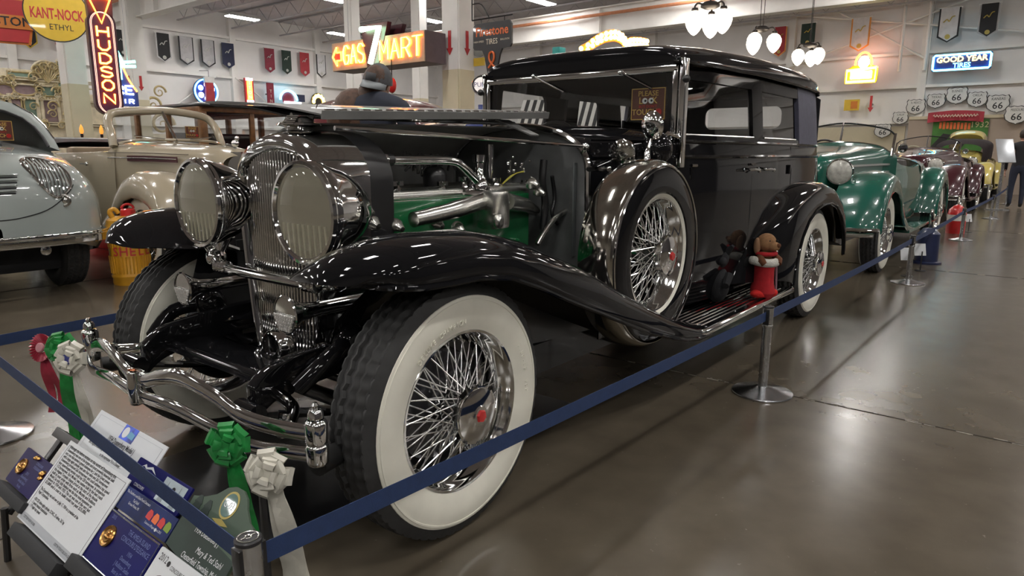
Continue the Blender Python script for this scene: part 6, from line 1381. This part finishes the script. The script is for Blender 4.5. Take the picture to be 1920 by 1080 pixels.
# ------------------------------------------------------------------ award rosettes
def rosette(c, nrm_, R, m, label, tails, style='loops', cm=None):
    c = Vector(c); t = thing('award_rosette', label, 'ribbon', (c.x, c.y, 0), 0); c = Vector((0, 0, c.z)); u, w, a = frame(nrm_)
    if style == 'pleat':
        for k in range(26):
            b = 2*PI*k/26; d_ = u*math.cos(b)+w*math.sin(b); e_ = -u*math.sin(b)+w*math.cos(b)
            G().add([c+d_*R*.35+e_*R*.05, c+d_*R*.35-e_*R*.05, c+d_*R-e_*R*.11+a*.004, c+d_*R*1.04+a*.014, c+d_*R+e_*R*.11+a*.004], [(0, 1, 2, 3, 4)]).build('pleat', m, t, smooth=False, solid=.0015)
    else:
        rr_ = random.Random(int(R*1e4)+len(label))
        for layer in range(3):
            n_ = (7, 6, 4)[layer]
            for k in range(n_):
                b = 2*PI*(k+.4*layer)/n_+rr_.uniform(-.2, .2); d_ = u*math.cos(b)+w*math.sin(b); e_ = (-u*math.sin(b)+w*math.cos(b))*R*(.34-.05*layer)
                L_ = R*(1.0-.24*layer)*rr_.uniform(.85, 1.1); up_ = a*(R*.14*layer)
                P_ = [c+d_*L_*q+a*hh*R+up_ for q, hh in ((.10, .05), (.45, .34), (.85, .36), (1.0, .16), (.85, .02), (.45, -.02), (.1, 0))]
                G().grid([[p_-e_*sc_ for p_, sc_ in zip(P_, (.3, .8, 1, 1.05, 1, .8, .3))], [p_+a*R*.05 for p_ in P_], [p_+e_*sc_ for p_, sc_ in zip(P_, (.3, .8, 1, 1.05, 1, .8, .3))]]).build('loop', m, t, angle=50, solid=.0012)
    G().lathe([(0, .0), (R*.36, 0), (R*.36, .006), (R*.30, .009), (0, .009)], c+a*(R*.34 if style != 'pleat' else .008), a, 20).build('centre_button', cm or m, t)
    for k, (dx, L_, w_) in enumerate(tails):
        d_ = RT*dx; d_.z = 0
        pts = smooth_path([c-Vector((0, 0, R*.4)), c+d_*.5-Vector((0, 0, L_*.35))+a*.01, c+d_*.8-Vector((0, 0, L_*.7))-a*.006, c+d_-Vector((0, 0, L_))], 5)
        wd_ = Vector((RT.x, RT.y, 0)).normalized()
        G().strip(pts, [wd_+a*.3*math.sin(i*.7+k) for i in range(len(pts))], [w_*(.6+.4*i/len(pts)) for i in range(len(pts))], .0015).build('tail', m, t, angle=50)
    return t
SATG = mat('green_satin', (.015, .22, .045), .35, 0, .2, var=.3, vscale=30); SATR = mat('red_satin', (.38, .03, .06), .4, 0, .1, var=.2, vscale=30); SATW = mat('ivory_satin', (.60, .58, .50), .4, 0, .1, var=.1, vscale=30)
tocam = (-.75, -.6, .2)
rosette(on(80, 652, 'x', -.66), (-.9, -.35, .25), .052, SATR, 'red pleated award rosette, leftmost on the bumper', ((.01, .26, .04), (.05, .24, .035)), 'pleat', mat('pink_button', (.5, .22, .25), .5, var=.1))
rosette(on(117, 650, 'x', -.64), tocam, .058, SATG, 'green satin award rosette between the red and white ones', ((.0, .42, .055), (.03, .40, .045)))
rosette(on(136, 672, 'x', -.70), tocam, .058, SATW, 'white satin award rosette with a blue button on the bumper', ((.02, .34, .03), (.045, .33, .03)), 'loops', mat('blue_button', (.05, .06, .25), .4, var=.4, vscale=90))
rosette(on(431, 832, 'x', -.66), tocam, .058, SATG, 'green satin award rosette hung below the bumper by the front wheel', ((.02, .26, .05), (.035, .26, .05)))
rosette(on(508, 884, 'x', -.70), tocam, .058, SATW, 'white satin award rosette nearest the front wheel', ((.045, .34, .075), (.06, .36, .06)), cm=SATW)
p = on(492, 930, 'x', -.66); t = thing('ribbon_stake', 'thin black stake standing behind the white rosette', 'stake', (p.x, p.y, 0)); G().box((0, 0, .19), (.014, .014, .38)).build('rod', BLACKM, t, bev=.002); G().lathe([(.05, 0), (.05, .006), (0, .01)], (0, 0, 0), FZ, 20).build('foot', BLACKM, t)

# ------------------------------------------------------------------ yellow oil can
p = on(250, 528, 'z', 0)
t = thing('oil_can', 'yellow ribbed oil can with red cap standing behind the front fender', 'can', (p.x-.03, p.y-.06, 0), -.25)
CANY = mat('can_yellow', (.60, .29, .015), .4, 0, .4, var=.12, vscale=9)
G().lathe([(0, 0), (.155, 0), (.160, .02), (.158, .06), (.166, .075), (.166, .09), (.160, .10), (.175, .52), (.183, .53), (.183, .545), (.170, .56), (.165, .60), (.12, .63), (0, .64)], (0, 0, 0), FZ, 48).build('can_body', CANY, t, angle=35)
rib_ = G().tube([(0, 0, 0), (.008, 0, .16)], .006, 6).mesh('can_rib', CANY)
for k in range(36):
    a = 2*PI*k/36; put('can_rib', rib_, t, (.1625*math.cos(a), .1625*math.sin(a), .11), (0, 0, a)); put('can_rib', rib_, t, (.168*math.cos(a), .168*math.sin(a), .355), (0, 0, a))
for i, c in enumerate('SHELL'):
    a = -PI/2+(i-2)*.42; rr = .1735; text(c, .115, REDP, t, (rr*math.cos(a), rr*math.sin(a), .315), (-math.sin(a), math.cos(a), 0), (0, 0, 1), ext=.00004, bold=.01)
G().lathe([(0, .07), (.05, .07), (.062, .06), (.066, .03), (.066, 0), (0, 0)], (.02, .0, .63), FZ, 24).build('red_cap', RED, t); G().tube([(.02+.05*math.cos(a), 0, .70+.04*math.sin(a)) for a in [PI*k/10 for k in range(11)]], .011, 8).build('cap_handle', RED, t)
G().tube(smooth_path([(-.11, -.02, .62), (-.13, -.02, .68), (-.09, -.02, .70), (-.06, -.02, .66)], 4), [.024]*4+[.02]*9, 10).build('spout', CANY, t); G().tube(smooth_path([(.178, 0, .50), (.215, 0, .45), (.21, 0, .30), (.172, 0, .25)], 4), .008, 8).build('side_handle', STEEL, t)

# ------------------------------------------------------------------ plush toys on the running board
PB = mat('tan_plush', (.30, .155, .07), .9, var=.2, vscale=60, bump=.4, bscale=300); PBD = mat('brown_plush', (.14, .05, .02), .9, var=.2, vscale=60, bump=.4, bscale=300); PR = mat('red_felt', (.42, .012, .018), .9, var=.12, vscale=40, bump=.3, bscale=300); PW = mat('white_fur', (.68, .66, .60), .95, var=.1, vscale=40, bump=.8, bscale=160)
p = on(1446, 545, 'y', -.835)
t = thing('plush_dog', 'brown plush dog peeking out of a red stocking on the running board', 'toy', (2.74, -.815, .345), -.62); t.scale = (1.0, 1.0, 1.05)
G().lathe([(0, 0), (.055, .004), (.072, .03), (.068, .06), (.060, .09), (.058, .16), (.062, .20), (.05, .21), (0, .215)], (0, 0, 0), FZ, 24, scale=(1.2, .95)).build('stocking', PR, t)
g = G().ball((-.03, -.025, .025), .055, (1.3, .8, .5), 14, 8); g.ball((.04, -.03, .028), .045, (1.0, .8, .6), 14, 8); g.build('stocking_foot', mat('bright_red_felt', (.60, .015, .012), .9, var=.1, bump=.3, bscale=300), t)
G().tube([(.078*math.cos(2*PI*k/20), .062*math.sin(2*PI*k/20), .215+.006*math.cos(2*PI*k/20*2)) for k in range(20)], .026, 10, closed=True).build('fur_cuff', PW, t)
h = G().ball((0, -.005, .325), .058, (1.05, .95, .95), 18, 12); h.ball((.025, -.045, .305), .036, (1.1, 1.0, .8), 14, 8); h.ball((.005, .0, .25), .045, (1, .8, .8), 14, 8); head = h.build('head', PB, t, angle=180)
G().ball((.035, -.078, .315), .013, n=10, m=6).build('nose', PBD, head)
for x in (-.012, .040): G().ball((x, -.050, .338), .008, n=8, m=6).build('eye', BLACK, head)
for s in (-1, 1): G().ball((s*.058, .006, .305), .05, (.35, .55, 1.0), 12, 8).build('ear', mat('pale_plush', (.36, .20, .11), .9, var=.15, bump=.3, bscale=300) if s < 0 else PBD, head)
for s in (-1, 1): G().tube([(s*.05, -.02, .25), (s*.062, -.055, .225), (s*.05, -.07, .205)], [.02, .022, .018], 10).build('paw', PBD, t)
G().tube([(.058*math.cos(a), -.012+.05*math.sin(a), .262) for a in [2*PI*k/16 for k in range(16)]], .012, 8, closed=True).build('red_scarf', PR, t)
p2 = on(1400, 425, 'y', -.72)
t = thing('black_plush_toy', 'black plush toy sitting on the running board next to the brown plush dog', 'toy', (2.40, -.66, .345), .3)
PK = mat('black_plush', (.012, .012, .014), .9, var=.2, bump=.4, bscale=300)
g = G().ball((0, 0, .11), .085, (1, .8, 1.3), 16, 10); g.ball((-.02, 0, .27), .062, (1.0, .9, 1.0), 16, 10); g.ball((-.065, -.02, .26), .035, (1.2, .8, .8), 12, 8); g.build('toy_body', PK, t, angle=180)
for s in (-1, 1): G().tube([(-.02, s*.04, .31), (-.045, s*.075, .35)], [.024, .010], 8).build('ear', PK, t)
for s in (-1, 1): G().tube([(-.02, s*.06, .17), (-.10, s*.05, .12)], [.028, .022], 8).build('arm', PK, t)
p = on(1488, 470, 'y', -.80); t = thing('walking_cane', 'slim pinkish cane leaning by the plush dog', 'cane', (2.86, -.862, .352), 0); G().tube([(0, 0, 0), (.015, .02, .26)], .007, 8).build('shaft', mat('pink_cane', (.25, .14, .17), .4, var=.1), t); G().ball((.015, .02, .265), .011, n=8, m=6).build('knob', CHROME, t)

# ------------------------------------------------------------------ cans and cards by the far posts
p = on(1790, 437, 'z', 0); t = thing('red_oil_can', 'red and white tall oil can standing before the maroon roadster', 'can', (p.x, p.y, 0)); t.scale = (.78, .78, .78)
G().lathe([(0, 0), (.17, 0), (.17, .26), (0, .26)], (0, 0, 0), FZ, 24).build('can_base', RED, t); G().lathe([(.172, .0), (.172, .12), (0, .12)], (0, 0, .26), FZ, 24).build('white_band', TRIM, t); G().lathe([(.17, 0), (.15, .10), (.08, .17), (.03, .2), (0, .2)], (0, 0, .38), FZ, 24).build('can_top', RED, t); G().tube([(.05, 0, .55), (-.05, 0, .62), (-.12, 0, .60)], .012, 8).build('spout', CHROME, t)
p = on(1735, 493, 'z', 0); t = thing('blue_oil_pump', 'dark blue hand oil pump standing by the green roadster rear wheel', 'pump', (p.x, p.y, 0))
G().lathe([(.16, 0), (.16, .02), (.12, .03), (.115, .34), (.06, .40), (0, .41)], (0, 0, 0), FZ, 20).build('tank', mat('navy_enamel', (.012, .02, .07), .4, 0, .4, var=.2), t); G().tube(smooth_path([(0, 0, .40), (0, 0, .56), (.08, 0, .60), (.14, 0, .52)], 4), .015, 8).build('pump_arm', CHROME2, t); G().tube([(0, -.02, .5), (-.12, -.02, .58)], .012, 8).build('crank', BLACKM, t)
for px, py, s, l in ((1725, 490, 1.0, 'white information card on a stand by the blue oil pump'), (1815, 417, 1.0, 'white information card on a stand by the red oil can'), (1700, 500, .9, 'white folded card on a stand by the green roadster front wheel')):
    p = on(px, py+18, 'z', 0); t = thing('card_stand', l, 'sign', (p.x, p.y, 0), -.9); t.scale = (.62, .62, .62); G().box((0, 0, .17), (.015, .015, .34)).build('stem', BLACKM, t); G().lathe([(.09, 0), (.09, .01), (0, .015)], (0, 0, 0), FZ, 18).build('foot', BLACKM, t); G().prism([(-.10, .26), (.10, .26), (.10, .46), (-.10, .46)], (0, -.03, 0), FX, (0, .3, 1), .006).build('card', PAPER, t, smooth=False)
p = on(1890, 300, 'z', 0); t = thing('lectern_panel', 'tilted silver information lectern near the far visitor', 'lectern', (17.6, -1.12, 0), -1.2)
G().box((0, 0, .55), (.06, .04, 1.1)).build('post', STEEL, t); G().box((0, 0, .012), (.4, .3, .024)).build('foot', STEEL, t); G().box((0, -.05, 1.32), (.34, .03, .62), Matrix.Rotation(-.6, 3, 'X')).build('panel', mat('pale_panel', (.42, .44, .46), .3, .4, var=.05), t, bev=.008)

# ------------------------------------------------------------------ people
SKIN = mat('skin', (.46, .26, .19), .55, var=.08, vscale=30)
def person(label, loc, rz, hgt, top, leg, hair, cap=None, tilt=0, arms=((.27, 0, 1.12, .25, -.12, .90), (-.27, 0, 1.12, -.25, -.12, .90)), hairlong=False, hoff=(0, 0, 0)):
    t = thing('person', label, 'person', loc, rz); k = hgt/1.76
    J = dict(p=(0, 0, .95, .15), w=(0, 0, 1.10, .145), c=(0, .0, 1.30, .165), u=(0, .0, 1.44, .12), n=(0, -.01, 1.52, .058), n2=(0, -.02, 1.57, .056),
             hl=(.10, 0, .88, .10), kl=(.11, -.02, .50, .065), al=(.11, .01, .10, .045), tl=(.12, -.14, .04, .04), hr=(-.10, 0, .88, .10), kr=(-.11, -.02, .50, .065), ar=(-.11, .01, .10, .045), tr=(-.12, -.14, .04, .04),
             sl=(.19, 0, 1.42, .078), el=(*arms[0][:3], .050), fl=(*arms[0][3:], .036), sr=(-.19, 0, 1.42, .078), er=(*arms[1][:3], .050), fr=(*arms[1][3:], .036))
    for s, f in (('l', 'fl'), ('r', 'fr')):
        x, y, z, _ = J[f]; J['h'+s+'0'] = (x, y-.03, z-.06, .034)
    E_ = [('p', 'w'), ('w', 'c'), ('c', 'u'), ('u', 'n'), ('n', 'n2'), ('p', 'hl'), ('hl', 'kl'), ('kl', 'al'), ('al', 'tl'), ('p', 'hr'), ('hr', 'kr'), ('kr', 'ar'), ('ar', 'tr'), ('u', 'sl'), ('sl', 'el'), ('el', 'fl'), ('fl', 'hl0'), ('u', 'sr'), ('sr', 'er'), ('er', 'fr'), ('fr', 'hr0')]
    ks = list(J); me = bpy.data.meshes.new('body'); me.from_pydata([tuple(k*c for c in J[q][:3]) for q in ks], [(ks.index(a), ks.index(b)) for a, b in E_], [])
    o = bpy.data.objects.new('body', me); COL.objects.link(o)
    o.modifiers.new('s', 'SKIN'); sv = me.skin_vertices[0].data
    for i, q in enumerate(ks): sv[i].radius = (J[q][3]*k, J[q][3]*k*(.72 if q in 'pwcu' else 1)); sv[i].use_root = q == 'p'
    m2 = o.modifiers.new('d', 'SUBSURF'); m2.levels = 2; m2.render_levels = 2
    dg = bpy.context.evaluated_depsgraph_get(); bm = bpy.data.meshes.new_from_object(o.evaluated_get(dg)); bpy.data.objects.remove(o, do_unlink=True)
    bm.materials.clear()
    for m_ in (top, leg, SKIN, BLK): bm.materials.append(m_)
    for f in bm.polygons:
        c = f.center/k; f.use_smooth = True
        f.material_index = 2 if c.z > 1.53 else 3 if c.z < .11 else 1 if (c.z < .97 and abs(c.x) < .215) else 2 if (abs(c.x) > .2 and c.z < arms[0][5]-.02) else 0
    put('body', bm, t)
    hc = Vector((0, -.03, 1.66))*k + Vector(hoff)
    R_ = Matrix.Rotation(tilt, 4, 'Y'); T_ = Matrix.Translation(hc) @ R_ @ Matrix.Translation(-hc)
    def pt(g, nm, m_, par=None): return g.xf(T_).build(nm, m_, par or t, angle=180)
    g = G().ball(hc, .108*k, (.78, .95, 1.12), 20, 14); g.ball(hc+Vector((0, -.045, -.06))*k, .06*k, (.85, .8, .8), 14, 8); g.ball(hc+Vector((0, -.108, -.012))*k, .017*k, (.8, 1, 1.5), 10, 6)
    head = pt(g, 'head', SKIN)
    for s in (-1, 1): pt(G().ball(hc+Vector((s*.086, .01, -.01))*k, .028*k, (.35, .7, 1.1), 10, 8), 'ear', SKIN, head); pt(G().ball(hc+Vector((s*.034, -.092, .012))*k, .012*k, (1, .6, .8), 8, 6), 'eye', mat('eye_dark', (.03, .02, .015), .2), head)
    pt(G().ball(hc+Vector((0, -.095, -.06))*k, .022*k, (1.2, .4, .3), 10, 6), 'mouth', mat('lips', (.34, .12, .10), .5), head)
    g = G().ball(hc+Vector((0, .018, .022))*k, .113*k, (.83, .94, 1.04), 20, 12)
    if hairlong: g.ball(hc+Vector((0, .05, -.12))*k, .13*k, (.95, .7, 1.1), 16, 10); g.ball(hc+Vector((.03, .07, -.24))*k, .14*k, (1.25, .6, .9), 16, 10); g.ball(hc+Vector((.12, .06, -.20))*k, .15*k, (1, .7, 1), 14, 8); g.ball(hc+Vector((.20, .05, -.27))*k, .12*k, (1, .7, 1), 14, 8)
    pt(g, 'hair', hair, head)
    if cap:
        g = G(); rows = []
        for i in range(9):
            a = PI/2*i/8; rows.append([hc+Vector((.100*math.cos(a)*math.cos(b), .120*math.cos(a)*math.sin(b)+.005, .01+.135*math.sin(a)))*k for b in [2*PI*j/24 for j in range(24)]])
        cp_ = pt(G().grid(rows, cv=True), 'cap', cap, head)
        rows = [[hc+Vector((.098*math.cos(b)*(1+.0*q), .120*math.sin(b)+.005+.075*q*math.sin(b)**2, .015-.045*q))*k for b in [PI*.12+PI*.76*j/12 for j in range(13)]] for q in (0, .5, 1)]
        g = G().grid(rows); g.xf(T_); g.build('cap_brim', mat('pale_grey_cap', (.26, .28, .29), .8, var=.1), cp_, angle=180, solid=.005)
        g = G().box(hc+Vector((0, .120, .045))*k, (.07*k, .012*k, .05*k)); pt(g, 'cap_patch', mat('dark_cap_patch', (.07, .07, .075), .8, var=.1), cp_)
    # hands: palm, four fingers, thumb
    for s, q in ((1, 'hl0'), (-1, 'hr0')):
        c = Vector(J[q][:3])*k; g = G().ball(c+Vector((0, -.01, -.03))*k, .036*k, (.5, 1, 1.2), 10, 8)
        for i in range(4): y = (-.03+.02*i)*k; g.tube([c+Vector((0, y-.01*k, -.06*k)), c+Vector((-.01*s*k, y-.012*k, (-.10-.008*(i in (1, 2)))*k)), c+Vector((-.025*s*k, y-.012*k, (-.125-.008*(i in (1, 2)))*k))], [.0095*k, .0085*k, .007*k], 8)
        g.tube([c+Vector((0, -.04, -.02))*k, c+Vector((-.015*s, -.062, -.05))*k, c+Vector((-.02*s, -.066, -.08))*k], [.011*k, .010*k, .008*k], 8)
        g.build('hand', SKIN, t, angle=180)
    return t
vp = at(703, 160, 5.0)
t = person('person in a grey backward cap, long brown hair and navy jacket behind the sedan', (vp.x+.06, vp.y+.06, 0), math.radians(114), 1.92, mat('navy_jacket', (.020, .024, .040), .75, var=.15), mat('dark_jeans', (.02, .025, .045), .8, var=.2), mat('long_brown_hair', (.085, .042, .025), .6, var=.35, vscale=40), mat('grey_cap_cloth', (.085, .085, .09), .85, var=.12, vscale=40), tilt=-.2, hairlong=True, hoff=(.02, -.04, -.09))
person('person in dark clothes standing at the far right', (18.5, -1.40, 0), math.radians(100), 1.78, mat('black_coat', (.012, .012, .015), .8, var=.2), mat('dark_jeans', (.02, .025, .045), .8), mat('dark_brown_hair', (.03, .018, .012), .6, var=.2))

# dark drip mat under the engine
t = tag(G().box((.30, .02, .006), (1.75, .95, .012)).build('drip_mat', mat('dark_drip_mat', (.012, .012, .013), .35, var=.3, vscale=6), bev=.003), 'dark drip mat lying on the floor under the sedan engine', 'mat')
